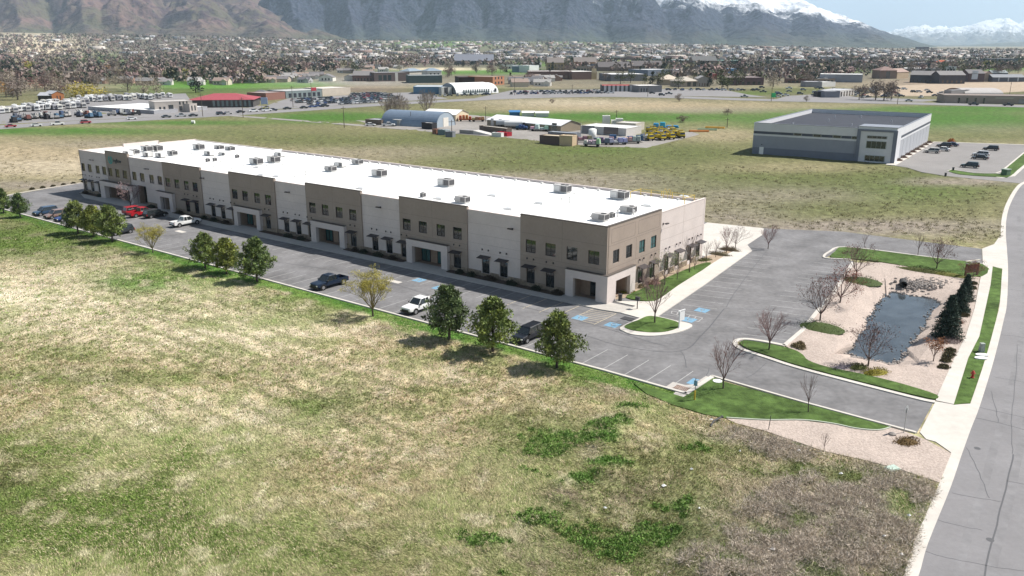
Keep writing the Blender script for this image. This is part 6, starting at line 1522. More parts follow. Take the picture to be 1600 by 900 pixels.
BLD = [  # name, label, category, xl, yl, xr, yr, ytop, depth, wall, roof, kind, windows
    ('trailer_store', 'long grey trailer store with broad white roof', 'store', 138, 172, 241, 178.5, 167, 34, (.33, .33, .35), (.70, .70, .69), 'flat', None),
    ('stone_showroom', 'pale stone showroom with arched entrance', 'store', 243, 177, 302, 174.5, 160, 14, (.40, .36, .33), (.42, .40, .38), 'flat', [(1, 0, 4, .8, .34, .50), (3, 4.0, 5.6, .4, .62, .9), (2, .8, 3.2, .5, .08, .3), (2, .8, 3.2, .5, .6, .9)]),
    ('showroom_wing', 'lower right wing of the stone showroom', 'store', 297, 175.5, 309, 174.5, 163, 8, (.42, .38, .35), (.42, .40, .38), 'flat', [(2, .8, 3.4, .4, .1, .9)]),
    ('red_roof_store', 'dark store under a broad red metal roof', 'store', 296, 168.5, 396, 167.5, 156.5, 26, (.075, .07, .07), (.30, .07, .085), 'hip', [(9, .6, 4.0, .5, .35, .98, (.10, .15, .15))]),
    ('brick_barn', 'orange brick barn with grey metal roof among the trailers', 'barn', 82, 157.5, 101, 156.5, 147, 10, (.30, .12, .05), (.36, .37, .40), 'gable_end', [(2, .5, 3, .3, .3, .8)]),
    ('barn_annex', 'low dark annex left of the orange barn', 'barn', 60, 157.5, 81, 157.5, 149.5, 8, (.06, .055, .055), (.36, .37, .40), 'gable', None),
    ('grey_roof_shop', 'shop with dark grey roof right of the red one', 'store', 388, 155, 418, 155, 148, 18, (.35, .33, .31), (.115, .12, .13), 'hip', None),
    ('dealership', 'grey and teal dealership front with red sign band', 'store', 447, 154, 503, 151, 143, 22, (.20, .24, .24), (.40, .40, .39), 'flat', [(1, 4.2, 6.4, .9, .70, .86, (.36, .03, .05)), (7, .5, 3.2, .6, .05, .98)]),
    ('brick_wing', 'red-brown wing left of the dealership', 'store', 416, 157, 446, 154.5, 146, 16, (.22, .115, .095), (.30, .26, .25), 'flat', None),
    ('tan_block', 'plain tan block behind the dealer lot', 'store', 504, 150.5, 548, 148, 139, 20, (.50, .44, .37), (.55, .52, .48), 'flat', None),
    ('white_gable_hall', 'white gabled hall above the dealership', 'house', 498, 127, 520, 127, 121, 16, (.62, .60, .55), (.17, .165, .17), 'gable_end', [(3, 1, 3, .4, .15, .85)]),
    ('cream_gable_hall', 'cream gabled hall right of the white one', 'house', 538, 126.5, 551, 126.5, 120, 16, (.58, .55, .50), (.15, .15, .155), 'gable_end', None),
    ('brick_hall', 'brick hall with white gable trim', 'store', 551, 127, 584, 127, 118, 18, (.17, .11, .10), (.19, .18, .18), 'gable', [(6, .5, 3, .4, .05, .95)]),
    ('modern_hall', 'dark modern hall with white pillar', 'store', 585, 127.5, 640, 126.5, 114, 24, (.14, .11, .105), (.27, .27, .28), 'flat', [(1, 0, 8, .8, .58, .68, (.6, .58, .54)), (3, 1, 6, .7, .1, .5, (.04, .055, .06))]),
    ('teal_box_store', 'dark teal box store with brown base', 'store', 639, 130, 691, 129.5, 118.5, 28, (.09, .125, .125), (.25, .27, .27), 'flat', None),
    ('white_tower_house', 'white building with blue hip roof above the teal store', 'house', 668, 119.5, 690, 119, 111, 14, (.6, .58, .54), (.19, .24, .29), 'hip', [(3, 0, 3.5, .4, .1, .9)]),
    ('blue_hip_house', 'house with blue hip roof left of the white tower', 'house', 640, 119, 660, 118, 111.5, 14, (.42, .40, .36), (.20, .25, .30), 'hip', None),
    ('blue_shop', 'blue-fronted shop beside the white arched hall', 'store', 646, 147, 690, 147, 136, 26, (.10, .19, .28), (.40, .44, .46), 'flat', None),
    ('white_bay_shop', 'white shop front with a dark door', 'store', 690, 147.5, 706, 147, 137, 18, (.52, .52, .50), (.5, .52, .52), 'flat', [(1, 0, 5, .9, .25, .65)]),
    ('arched_hall', 'white hall with wide arched roof and glass end', 'store', 713, 147.5, 768, 145.5, 130.5, 24, (.22, .24, .26), (.74, .75, .75), 'arch', [(12, .8, 3.2, .6, .18, .95, (.10, .13, .14))]),
    ('arched_wing', 'smaller white arched wing at the right of the hall', 'store', 769, 145.5, 779, 145, 130, 24, (.45, .45, .44), (.74, .75, .75), 'arch', [(1, 1, 3.5, .6, .2, .8)]),
    ('dark_brown_store', 'long dark brown store front behind the arched hall', 'store', 717, 133, 770, 132.5, 121, 26, (.045, .03, .028), (.10, .08, .08), 'flat', None),
    ('brick_store', 'orange brick store right of the dark one', 'store', 770, 133.5, 788, 132, 120.5, 26, (.36, .17, .10), (.30, .24, .2), 'flat', [(3, 5, 7, .4, .1, .9), (3, 1, 3, .5, .1, .9)]),
    ('white_office', 'white office block with two rows of dark windows', 'office', 522, 101, 550, 101, 92, 25, (.62, .61, .58), (.5, .5, .5), 'flat', [(7, 2.2, 4.6, .6, .03, .97), (7, 6.8, 9.0, .6, .03, .97)]),
    ('dark_office', 'dark glass wing left of the white office', 'office', 504, 101, 521.5, 101, 92.5, 25, (.035, .045, .07), (.22, .22, .24), 'flat', None),
    ('blue_roof_school', 'long building with blue front right of the fields', 'school', 772, 87, 800, 87, 80, 60, (.06, .13, .20), (.33, .36, .38), 'flat', None),
    ('row_sheds', 'long row of slate storage sheds', 'shed', 709, 101, 771, 101, 95, 50, (.12, .125, .155), (.16, .17, .20), 'gable', None),
    ('blue_white_store', 'blue-walled store with white right end', 'store', 800, 113, 827, 113, 103.5, 30, (.17, .22, .28), (.4, .42, .44), 'flat', None), ('white_end_store', 'white cube at the right end of the blue store', 'store', 827, 113.5, 842, 113, 102.5, 20, (.68, .68, .67), (.6, .6, .6), 'flat', None),
    ('brick_mall', 'long brown brick mall block', 'store', 825, 124, 893, 124, 112, 40, (.17, .105, .09), (.33, .30, .29), 'flat', [(6, 1, 4, .3, .1, .95, (.24, .17, .14))]), ('tan_mall_end', 'brown mall wing with tan corner tower', 'store', 894, 124.5, 932, 124, 112.5, 40, (.20, .13, .11), (.55, .54, .52), 'flat', [(1, 0, 11, .9, .78, 1.0, (.42, .33, .19))]),
    ('gold_apartments', 'three-storey gold and brown apartments, left block', 'apartments', 855, 110, 881, 110, 98, 30, (.33, .23, .13), (.17, .15, .14), 'gable', [(5, 1, 3.5, .5, .02, .98, (.09, .07, .06)), (5, 5, 8, .5, .02, .98, (.09, .07, .06))]), ('gold_apartments', 'three-storey gold and brown apartments, right block', 'apartments', 897, 108, 932, 108, 97, 30, (.36, .22, .13), (.17, .15, .14), 'gable', [(7, 1, 3.5, .5, .02, .98, (.09, .07, .06)), (7, 5, 8, .5, .02, .98, (.09, .07, .06))]),
    ('dark_roof_apartments', 'row of brown apartments with dark roofs, left', 'apartments', 935, 111, 985, 111, 105, 30, (.18, .14, .12), (.115, .105, .105), 'gable', None), ('dark_roof_apartments', 'row of brown apartments with dark roofs, middle', 'apartments', 988, 110, 1035, 110, 103, 30, (.22, .165, .13), (.115, .105, .105), 'gable', [(8, 1, 5, .3, .02, .98, (.36, .29, .2))]),
    ('tall_apartments', 'taller tan apartments at the end of the row', 'apartments', 1082, 107, 1120, 107, 95, 30, (.26, .2, .17), (.12, .12, .12), 'gable', [(5, 1, 8, .4, .05, .95, (.42, .34, .25))]),
    ('grey_flat_store', 'long grey store with white roof edge in the centre', 'store', 955, 127, 1010, 126.5, 116.5, 40, (.20, .20, .215), (.66, .66, .66), 'flat', None), ('slate_flat_store', 'slate store right behind the grey one', 'store', 1012, 119, 1052, 118, 109.5, 35, (.17, .20, .25), (.45, .46, .47), 'flat', None), ('white_pink_store', 'white store with pinkish front', 'store', 1052, 118.5, 1092, 118, 109, 35, (.55, .46, .45), (.66, .65, .64), 'flat', None),
    ('brown_flat_store', 'low brown flat store right of the white one', 'store', 1092, 118, 1120, 118, 110, 30, (.12, .10, .10), (.27, .25, .25), 'flat', None),
    ('gas_canopy', 'gas station with red-edged canopy', 'gas station', 941, 143, 990, 143, 134, 16, (.10, .10, .10), (.45, .08, .08), 'flat', [(7, 0, 4.5, .55, .02, .98, (.45, .45, .46))]), ('gas_shop', 'grey gas station shop with pale roof', 'gas station', 998, 144.5, 1034, 144, 134.5, 20, (.22, .215, .22), (.6, .58, .55), 'flat', [(3, .5, 3, .5, .05, .4)]),
    ('tan_hip_bank', 'tan bank with wide hip roof', 'store', 1032, 133, 1062, 133, 124, 22, (.42, .35, .26), (.50, .43, .35), 'hip', None), ('tan_hip_shop', 'tan shop with dark windows right of the bank', 'store', 1064, 136, 1090, 135.5, 127, 18, (.36, .30, .25), (.40, .36, .31), 'hip', [(2, .5, 4, .6, .3, .98)]), ('grey_gable_shop', 'grey twin-gabled shop front', 'store', 1090, 135.5, 1108, 135.5, 123, 14, (.36, .33, .31), (.30, .29, .29), 'gable_end', [(4, .5, 3, .4, .05, .95, (.2, .14, .12))]),
    ('brick_strip', 'long dark brick strip of shops', 'store', 1137, 133, 1193, 133, 121.5, 30, (.13, .085, .09), (.24, .2, .2), 'flat', [(6, .5, 3, .5, .05, .95)]), ('red_sign_store', 'small store with bright red front', 'store', 1108, 124, 1120, 124, 116, 20, (.34, .06, .06), (.3, .2, .2), 'flat', None), ('blue_sign_store', 'small store with bright blue front', 'store', 1138, 114.5, 1150, 114.5, 107.5, 20, (.15, .32, .52), (.4, .42, .45), 'flat', None),
    ('teal_roof_school', 'long hall with pale teal roof, left', 'school', 1050, 99.5, 1118, 99.5, 94, 60, (.16, .14, .13), (.42, .50, .50), 'flat', None), ('teal_front_hall', 'dark teal hall with mint roof edge', 'school', 1120, 101, 1160, 101, 94.5, 40, (.05, .09, .085), (.36, .52, .46), 'flat', None), ('mint_roof_hall', 'wide dark hall with mint roof edge on the right', 'school', 1211, 101, 1277, 101, 94, 60, (.06, .075, .075), (.36, .45, .45), 'flat', None), ('white_dome_hall', 'hall with bright white rounded roof', 'school', 1275, 94.5, 1312, 94.5, 88, 60, (.30, .31, .33), (.74, .74, .74), 'flat', None),
    ('grey_depot', 'long grey depot with white roof edge on the right', 'store', 1280, 128, 1347, 129, 116, 26, (.27, .28, .31), (.72, .72, .7), 'flat', None), ('grey_trailer_shed', 'lavender grey trailer shed before the depot', 'store', 1259, 136, 1284, 136, 128, 14, (.27, .26, .29), (.42, .42, .44), 'flat', None), ('white_low_shop', 'low white shop before the depot', 'store', 1284, 136, 1305, 135, 129, 14, (.58, .57, .55), (.6, .6, .58), 'flat', None),
    ('bay_garage', 'grey garage with a row of dark bays on the right highway', 'store', 1288, 152.5, 1312, 152.5, 143, 14, (.22, .225, .26), (.40, .41, .43), 'flat', None), ('white_garage', 'white bay front at the right side of the garage', 'store', 1312, 151.5, 1334, 148.5, 142, 14, (.50, .48, .46), (.40, .41, .43), 'flat', [(5, 0, 3.4, .55, .0, .98)]), ('garage_canopy', 'dark canopy at the left of the garage', 'store', 1277, 151.5, 1288, 151.5, 144, 8, (.05, .05, .055), (.2, .2, .21), 'flat', None),
    ('brown_lodge', 'brown lodge with arched dark entrance and hip roof', 'house', 1374, 123, 1400, 123, 110, 20, (.25, .18, .15), (.22, .15, .135), 'hip', [(1, 0, 7.5, .9, .35, .62, (.06, .06, .07))]), ('tan_lodge_wing', 'tan wing at the right of the brown lodge', 'house', 1401, 123, 1419, 122, 113, 16, (.40, .31, .22), (.3, .22, .19), 'gable', None),
    ('dark_apartments', 'dark slate apartments with pale gable, left block', 'apartments', 1421, 129, 1465, 130, 117, 16, (.075, .078, .095), (.21, .20, .20), 'gable', [(6, 1, 3, .3, .05, .95), (1, 3.0, 9.5, .9, .80, .94, (.42, .46, .52))]), ('dark_apartments', 'dark slate apartments, middle block with brown base', 'apartments', 1467, 131, 1507, 131, 117.5, 16, (.085, .08, .09), (.21, .20, .20), 'gable', [(5, 1, 3, .35, .05, .95, (.16, .1, .08))]), ('dark_apartments', 'brown apartments with blue-white gable, right block', 'apartments', 1512, 128, 1537, 128, 115, 16, (.12, .085, .09), (.16, .15, .155), 'gable', [(1, 2.5, 10.5, .9, .18, .6, (.45, .5, .58))]),
    ('framed_house', 'unfinished house frame with pale sheathing', 'house', 1537, 127.5, 1549, 127.5, 115, 10, (.42, .33, .27), (.3, .22, .2), 'gable_end', None), ('slate_cottages', 'slate cottages with white gable at the right edge, front', 'house', 1550, 128, 1600, 128, 121, 12, (.11, .12, .145), (.23, .24, .26), 'gable', [(3, .5, 4, .12, .05, .95, (.42, .46, .52))]), ('slate_cottages', 'slate cottages at the right edge, rear', 'house', 1549, 119.5, 1574, 119.5, 114, 12, (.11, .12, .145), (.23, .26, .27), 'gable', None),
    ('long_tan_store', 'long low tan store at the right highway edge', 'store', 1475, 161, 1640, 163.5, 149, 20, (.30, .25, .215), (.24, .2, .18), 'flat', [(4, 0, 3.3, .22, .1, .42, (.03, .03, .03)), (1, 3.2, 3.8, .95, .48, .66, (.42, .38, .32)), (1, 0, 3.0, .95, .70, .98, (.2, .2, .21))]), ('brick_arch_store', 'brick hall with low arched pale roof behind the tan store', 'store', 1508, 147.5, 1568, 147.5, 139, 30, (.25, .17, .13), (.38, .36, .35), 'arch', None),
    ('white_site_trailer', 'white site trailer left of the brick arched hall', 'trailer', 1486, 148, 1514, 147, 141.5, 6, (.3, .29, .3), (.4, .4, .41), 'flat', None), ('slate_blocks', 'far slate apartment blocks at the right', 'apartments', 1550, 103, 1594, 103, 92, 40, (.13, .13, .165), (.22, .21, .23), 'flat', [(8, 1, 7, .25, .02, .98, (.2, .18, .19))]), ('hill_temple', 'dark castle-like building on the far rise', 'temple', 1435, 81, 1451, 81, 73.5, 40, (.085, .075, .095), (.12, .11, .13), 'flat', None), ('long_red_stores', 'long row of red-brown stores far right', 'store', 1453, 107, 1555, 107, 101, 60, (.18, .09, .08), (.30, .22, .21), 'flat', None), ('navy_store', 'long navy store far right', 'store', 1415, 107, 1452, 107, 98.5, 50, (.10, .11, .14), (.38, .37, .38), 'flat', None), ('white_roof_store', 'store with broad white roof behind the slate apartments', 'store', 1414, 112, 1470, 112, 107, 40, (.3, .28, .28), (.68, .67, .66), 'flat', None), ('orange_roof_store', 'small store with bright orange roof far right', 'store', 1470, 103, 1482, 103, 97, 20, (.3, .15, .12), (.5, .13, .07), 'gable_end', None),
    ('hospital', 'white terraced hospital block at the foot of the hills', 'hospital', 872, 77, 891, 77, 67, 60, (.52, .53, .55), (.4, .4, .42), 'flat', [(1, 4, 8, .95, .02, .98, (.2, .22, .25)), (1, 16, 20, .95, .02, .98, (.2, .22, .25))]), ('tall_hospital_wing', 'grey and white wing right of the hospital', 'hospital', 955, 80, 979, 80, 70, 60, (.4, .4, .42), (.4, .4, .42), 'flat', [(1, 6, 12, .95, .1, .98, (.15, .17, .19))]),
]

def far_car_mesh(color, kind):
    b = MB(); L, h, r = {'sedan': (2.3, .9, 1.45), 'suv': (2.35, 1.0, 1.75), 'pickup': (2.8, 1.05, 1.85)}[kind]
    b.frustum((-L, L, -.9, .9), (-L * .97, L * .94, -.86, .86), .35, h, 0)
    c = {'sedan': (-1.7, 1.1, -1.0, .35), 'suv': (-2.25, 1.2, -2.0, .5), 'pickup': (-.8, 1.3, -.6, .6)}[kind]
    b.frustum((c[0], c[1], -.82, .82), (c[2], c[3], -.66, .66), h + .001, r - .08, 1); b.box(c[2] - .03, c[3] + .03, -.68, .68, r - .079, r, 0)
    for x in (-L * .62, L * .62):
        for s in (-.93, .73): b.box(x - .33, x + .33, s, s + .2, 0, .62, 2)
    return b.mesh('far_car', [mat('car_paint_%s' % '_'.join('%02d' % int(q * 99) for q in color), color, .35, .5, coat=.4), glass_mat('car_glass', (0.015, .02, .022)), mat('tyre_rubber', (.018, .018, .018), .9, .1)])

def build_town():
    for q in BLD:
        far_building(*q[:12], wins=q[12], rise=3.0 if q[0] == 'red_roof_store' else None)
    t = thing('pylon_sign', 'tall white pylon sign at the highway by the dealership', 'sign', (*gp(414, 172), 0), .2); part('leg', MB().box(-1.6, -1.3, -.2, .2, -.2, 6), cmat((.5, .5, .5)), t); part('leg', MB().box(1.3, 1.6, -.2, .2, -.2, 6), cmat((.5, .5, .5)), t); part('panel', MB().box(-1.8, 1.8, -.35, .35, 3.2, 6.8), cmat((.36, .42, .55)), t)
    t = thing('green_sign', 'bright green board sign by the right highway', 'sign', (*gp(1208, 155), 0)); part('board', MB().box(-1.5, 1.5, -.15, .15, 1.2, 4.0), cmat((.05, .45, .16)), t); part('post', MB().box(-.15, .15, -.1, .1, -.2, 1.198), cmat((.2, .2, .2)), t)
    # ---- cars
    cols = [(.62, .62, .62), (.62, .62, .62), (.30, .31, .32), (.02, .02, .022), (.025, .03, .045), (.06, .065, .07), (.30, .02, .03), (.03, .06, .18), (.42, .42, .41)]
    names = ['white', 'white', 'silver', 'black', 'dark', 'grey', 'red', 'blue', 'pale']
    kinds = ['sedan', 'suv', 'pickup']
    M = {(i, k): far_car_mesh(cols[i], k) for i in range(len(cols)) for k in kinds}
    def car(px, py, rz, where, group, i=None, kind=None):
        i = rnd.choice([0, 1, 2, 3, 3, 4, 4, 5, 5, 6, 7, 8]) if i is None else i
        o = link('parked_car' if 'moving' not in group else 'car', M[(i, kind or rnd.choice(kinds))], None, (*gp(px, py), .06), rz); tag(o, '%s car %s' % (names[i], where), 'car', group)
    for r, (x0, y0, x1, y1, n) in enumerate(((548, 149, 596, 147, 15), (546, 151, 604, 148.5, 17), (545, 153, 612, 150, 19), (530, 156, 618, 152.5, 20), (520, 158.5, 622, 154.5, 20), (455, 158, 520, 154.5, 14), (462, 161, 540, 157, 15), (480, 163.5, 560, 159, 13), (530, 163.5, 612, 158.5, 14))):
        for k in range(n):
            f = (k + .5) / n; car(x0 + (x1 - x0) * f, y0 + (y1 - y0) * f, math.radians(120) + rnd.uniform(-.05, .05), 'in the %s of the packed dealer lot' % ('rearmost row', 'second row from the rear', 'third row from the rear', 'long middle row', 'row below the middle', 'left rear row', 'left middle row', 'left front row', 'right front row')[r], 'cars in the dealer lot')
    for r, (x0, y0, x1, y1, n, sp) in enumerate(((795, 147.5, 960, 145.5, 20, 1.2), (800, 145, 940, 143, 16, 1.2), (660, 151.5, 770, 148, 11, .6), (1040, 141, 1190, 141.5, 14, .7))):
        for k in range(n): 
            f = (k + rnd.uniform(.2, .8)) / n; car(x0 + (x1 - x0) * f, y0 + (y1 - y0) * f + rnd.uniform(-sp, sp) * .4, rnd.choice((.15, 1.7)) + rnd.uniform(-.1, .1), 'parked before the stores beyond the tan meadow', 'cars parked before the middle stores')
    road = [(17, 199, 6), (57, 197.5, 0), (90, 195.5, 0), (134, 193, 6), (206, 187, 0), (260, 184, 5), (283, 182.5, 2), (302, 182, 3), (345, 179.5, 4), (356, 178.5, 8), (376, 176.5, 3), (396, 175, 0), (417, 174, 0), (427, 173.2, 4), (449, 171, 3), (475, 169.5, 3), (488, 168, 7), (497, 167, 7), (508, 167, 3), (1019, 146.5, 3), (1034, 149.5, 3), (1045, 147.5, 5), (1163, 152, 2), (1216, 152, 0), (1250, 147.5, 5), (1521, 164.5, 3), (1575, 165.5, 3), (1420, 158.5, 2)]
    for (x, y, i) in road: car(x, y, math.radians(38) if x < 620 else math.radians(-17), 'driving along the highway', 'moving cars on the highway', i)
    # ---- rows of white trailers and motor homes
    vw = cmat((.66, .66, .64)); vg = cmat((.10, .105, .12)); tv = MB(); tv.frustum((-3.6, 3.6, -1.25, 1.25), (-3.4, 3.3, -1.2, 1.2), .6, 3.1, 0); tv.box(-3.0, 2.4, -1.27, -1.255, 1.5, 2.2, 1); tv.box(-3.0, 2.4, 1.255, 1.27, 1.5, 2.2, 1); tv.box(-1.6, -.7, -.4, .4, 3.1, 3.4, 0)
    tv.box(3.605, 3.62, -.9, .9, 1.6, 2.5, 1)
    for x in (-.5, .5): tv.box(x - .35, x + .35, -1.28, 1.28, 0, .7, 1)
    tvms = [tv.mesh('trailer', [cmat(q), vg]) for q in ((.62, .62, .61), (.55, .54, .5), (.42, .41, .4), (.6, .6, .6), (.3, .3, .32))]
    for row_word, (x0, y0, x1, y1, n) in zip(('front row', 'second row', 'third row', 'fourth row', 'row behind the store', 'next row behind the store', 'rearmost row', 'far left end of the front row'), ((0, 176, 135, 168.5, 17), (20, 172, 135, 165.5, 14), (60, 168, 140, 162.5, 12), (66, 164.5, 140, 160, 11), (112, 160, 240, 155.5, 13), (120, 157.5, 262, 153.5, 15), (130, 155.5, 268, 151.5, 15), (-25, 178, 30, 176, 5))):
        for k in range(n):
            if rnd.random() < .12: continue
            f = (k + rnd.uniform(.25, .75)) / n; o = link('travel_trailer', rnd.choice(tvms), None, (*gp(x0 + (x1 - x0) * f, y0 + (y1 - y0) * f + rnd.uniform(-.7, .7)), .06), math.radians(-58) + rnd.uniform(-.25, .25), (rnd.uniform(.75, 1.15), 1, rnd.uniform(.85, 1.1)))
            tag(o, 'pale travel trailer in the %s of the trailer lot' % row_word, 'trailer', 'travel trailers in the trailer lot')
    eqc = [(.06, .09, .16), (.03, .03, .035), (.35, .34, .33), (.16, .07, .06), (.07, .13, .2), (.5, .5, .48), (.08, .09, .12)]
    eqm = {}
    for k in range(36):
        i = rnd.choice((0, 1, 1, 2, 2, 3, 4, 5, 5, 5, 6))
        if i not in eqm:
            b = MB(); b.box(-2.2, 2.2, -1, 1, .5, .8, 1); b.frustum((-2, -.2, -1, 1), (-1.8, -.5, -.8, .8), .801, 2.6, 0); b.box(.0, 2.0, -.9, .9, .801, 1.6, 0); b.tube([(.5, 0, 1.6), (1.4, .2, 3.0)], .12, 5, 1)
            for x in (-1.5, 1.5): b.box(x - .4, x + .4, -1.1, 1.1, 0, .6, 1)
            eqm[i] = b.mesh('lot_machine', [cmat(eqc[i]), cmat((.03, .03, .03))])
        f = rnd.random(); x = 20 + 205 * f; y = 190 - 13 * f + rnd.uniform(-4.5, 2.5)
        if 135 < x < 240 and y < 180: y = 181 - 6 * (x - 135) / 105 + rnd.uniform(0, 3)
        o = link('lot_machine', eqm[i], None, (*gp(x, y), .06), rnd.uniform(0, 6.28)); tag(o, ('blue', 'black', 'grey', 'red', 'bright blue', 'white', 'navy')[i] + ' machine on display before the trailer store', 'equipment', 'machines on display along the highway')
    # ---- houses
    hv = []
    for k, (wc, rc) in enumerate((((.58, .56, .52), (.20, .19, .19)), ((.42, .36, .30), (.16, .15, .155)), ((.30, .20, .16), (.19, .18, .18)), ((.62, .60, .57), (.30, .29, .28)), ((.36, .36, .37), (.12, .12, .13)), ((.5, .44, .36), (.27, .21, .18)))):
        b = MB(); b.box(-6, 6, -4.5, 4.5, -.5, 3.2, 0)
        for x in (-6, 6): b.face([(x, -4.5, 3.2), (x, 4.5, 3.2), (x, 0, 5.6)], 0)
        for z in (0, .2): b.quad((-6.4, -4.9, 3.05 + z), (6.4, -4.9, 3.05 + z), (6.4, 0, 5.6 + z), (-6.4, 0, 5.6 + z), 1); b.quad((-6.4, 0, 5.6 + z), (6.4, 0, 5.6 + z), (6.4, 4.9, 3.05 + z), (-6.4, 4.9, 3.05 + z), 1)
        b.box(1.0, 5.4, -6.2, -4.5, -.5, 3.0, 0); b.face([(.7, -6.5, 3.0), (5.7, -6.5, 3.0), (3.2, -6.5, 4.7)], 0); b.quad((.7, -6.6, 2.95), (3.2, -6.6, 4.75), (3.2, -1, 4.85), (.7, -4.4, 3.05), 1); b.quad((3.2, -6.6, 4.75), (5.7, -6.6, 2.95), (5.7, -4.4, 3.05), (3.2, -1, 4.85), 1)
        for x in (-4.2, -1.8): b.box(x - .6, x + .6, -4.55, -4.45, 1.0, 2.3, 2)
        b.box(2.0, 4.4, -6.25, -6.15, 0, 2.2, 3); b.box(-3.2, -2.6, .3, .9, 4.6, 6.3, 0)
        hv.append(b.mesh('house', [cmat(wc), cmat(rc), glass_mat('house_glass', (.03, .035, .04), .2), cmat((.5, .5, .48))]))
    hn = ['white house with dark roof', 'tan house with dark roof', 'brick house with grey roof', 'pale house with light grey roof', 'grey house with black roof', 'beige house with brown roof']
    def house(px, py, group, where, s=1.0):
        i = rnd.randrange(6); X, Y = gp(px, py)
        z = 0.0
        if Y > 1500:   # the valley floor rises: walk out until the sight line meets it
            for d in np.geomspace(900, 7000, 160):
                X, Y = (px - 800) / 1345 * d, d; z = float(rise_z(X, Y))
                if photo(X, Y, z)[1] <= py: break
        o = link('house', hv[i], None, (X, Y, z), rnd.choice((0, .2, 1.6, 3.2)) + rnd.uniform(-.2, .2), (s * rnd.uniform(.9, 1.25), s, s * rnd.uniform(.9, 1.2))); tag(o, hn[i] + ' ' + where, 'house', group)
    for k in range(26): house(402 + 100 * (k + rnd.random()) / 26, rnd.choice((128, 124.5, 121)) + rnd.uniform(-1, 1), 'houses above the dealership', 'in the rows above the dealership')
    for k in range(20): house(420 + 210 * rnd.random(), rnd.uniform(105, 116), 'houses above the dealership', 'in the rows above the dealership')
    for k in range(70): house(rnd.uniform(-10, 400), rnd.uniform(88, 132) if k > 22 else 130 + rnd.uniform(-5, 3), 'houses of the left neighbourhood', 'among the bare trees on the left')
    for k in range(50): house(rnd.uniform(380, 760), rnd.uniform(82, 104), 'houses of the middle neighbourhood', 'in the middle distance below the hills')
    for k in range(60): house(rnd.uniform(760, 1600), rnd.uniform(82, 106), 'houses of the right neighbourhood', 'in the crowded town on the right', 1.15)
    for k in range(12): house(rnd.uniform(800, 870), rnd.uniform(125, 136), 'houses by the middle stores', 'behind the parked cars in the middle')
    sc = [(.5, .49, .47), (.30, .24, .2), (.17, .1, .085), (.26, .27, .3), (.4, .35, .28), (.13, .15, .2), (.6, .6, .59), (.2, .16, .15)]
    sn = ['white', 'tan', 'brick', 'grey', 'beige', 'slate', 'bright white', 'brown']
    sm = []
    for k, c_ in enumerate(sc):
        b = MB(); b.box(-10, 10, -7, 7, -.5, 5, 0); b.box(-10.1, 10.1, -7.1, -6.8, 5.001, 5.5, 0); b.box(-10.1, 10.1, 6.8, 7.1, 5.001, 5.5, 0); b.box(-10.1, -9.8, -6.79, 6.79, 5.001, 5.5, 0); b.box(9.8, 10.1, -6.79, 6.79, 5.001, 5.5, 0); b.box(-9.7, 9.7, -6.7, 6.7, 5.001, 5.1, 1)
        for x in (-7, -3.5, 0, 3.5, 7): b.box(x - 1.2, x + 1.2, -7.06, -6.95, .6, 3.0, 2)
        b.box(2, 5, -2, 1, 5.11, 6.3, 3); sm.append(b.mesh('shop', [cmat(c_), cmat((.5, .5, .49) if k % 2 else (.24, .23, .23)), glass_mat('house_glass', (.03, .035, .04), .2), cmat((.4, .4, .4))]))
    for k in range(95):
        px, py = rnd.uniform(790, 1620), rnd.choice((rnd.uniform(88, 100), rnd.uniform(96, 112)))
        if 1480 < px and py > 104: continue
        i = rnd.randrange(8); o = link('shop', sm[i], None, (*gp(px, py), 0), rnd.choice((-.2, .15, 1.4)), (rnd.uniform(.6, 1.8), rnd.uniform(.7, 1.3), rnd.uniform(.7, 1.3))); tag(o, sn[i] + ' flat-roofed shop in the crowded town on the right', 'shop', 'flat-roofed shops of the town')
    for k in range(26):
        px, py = rnd.uniform(1150, 1290), rnd.uniform(106, 132); i = rnd.randrange(8); o = link('shop', sm[i], None, (*gp(px, py), 0), rnd.choice((-.2, .15, 1.4)), (rnd.uniform(.5, 1.1), rnd.uniform(.6, 1.0), rnd.uniform(.6, .9))); tag(o, sn[i] + ' small shop behind the right-hand highway', 'shop', 'small shops behind the right highway')
    for k in range(34): car(rnd.uniform(1190, 1420), rnd.uniform(137, 150), rnd.uniform(-.4, .2), 'parked about the shops on the right highway', 'cars about the right-hand shops')
    for k in range(30): car(rnd.uniform(1330, 1480), rnd.uniform(136, 156), rnd.uniform(-.4, 1.5), 'parked on the dirt lots at the right', 'vehicles on the dirt lots at the right')
    # ---- the town beyond, too far to count
    rs = np.random.RandomState(77)
    V = []; F = []; C = []; n = 0
    for k in range(1150):
        px = rs.uniform(-80, 1680) if rs.rand() < .45 else rs.uniform(450, 1680); te = np.interp(px, *TOWN_EDGE); py = te + 2.5 + (92 - te) * rs.rand() ** 1.5
        d = 0
        for d in np.geomspace(1100, 5600, 70):
            X, Y = (px - 800) / 1345 * d, d; z = float(rise_z(X, Y))
            if photo(X, Y, z)[1] <= py: break
        big = rs.rand() < .24
        w, dd, h = (rs.uniform(12, 28), rs.uniform(10, 18), rs.uniform(5, 9)) if big else (rs.uniform(5, 9), rs.uniform(4.5, 7), rs.uniform(3, 5))
        a = rs.uniform(-.3, .3); ca, sa = math.cos(a), math.sin(a)
        pts = [(-w, -dd, 0), (w, -dd, 0), (w, dd, 0), (-w, dd, 0), (-w, -dd, h), (w, -dd, h), (w, dd, h), (-w, dd, h), (-w, 0, h + (0 if big else 2.6)), (w, 0, h + (0 if big else 2.6))]
        V += [(X + p[0] * ca - p[1] * sa, Y + p[0] * sa + p[1] * ca, z + p[2] - .5 * (p[2] == 0)) for p in pts]
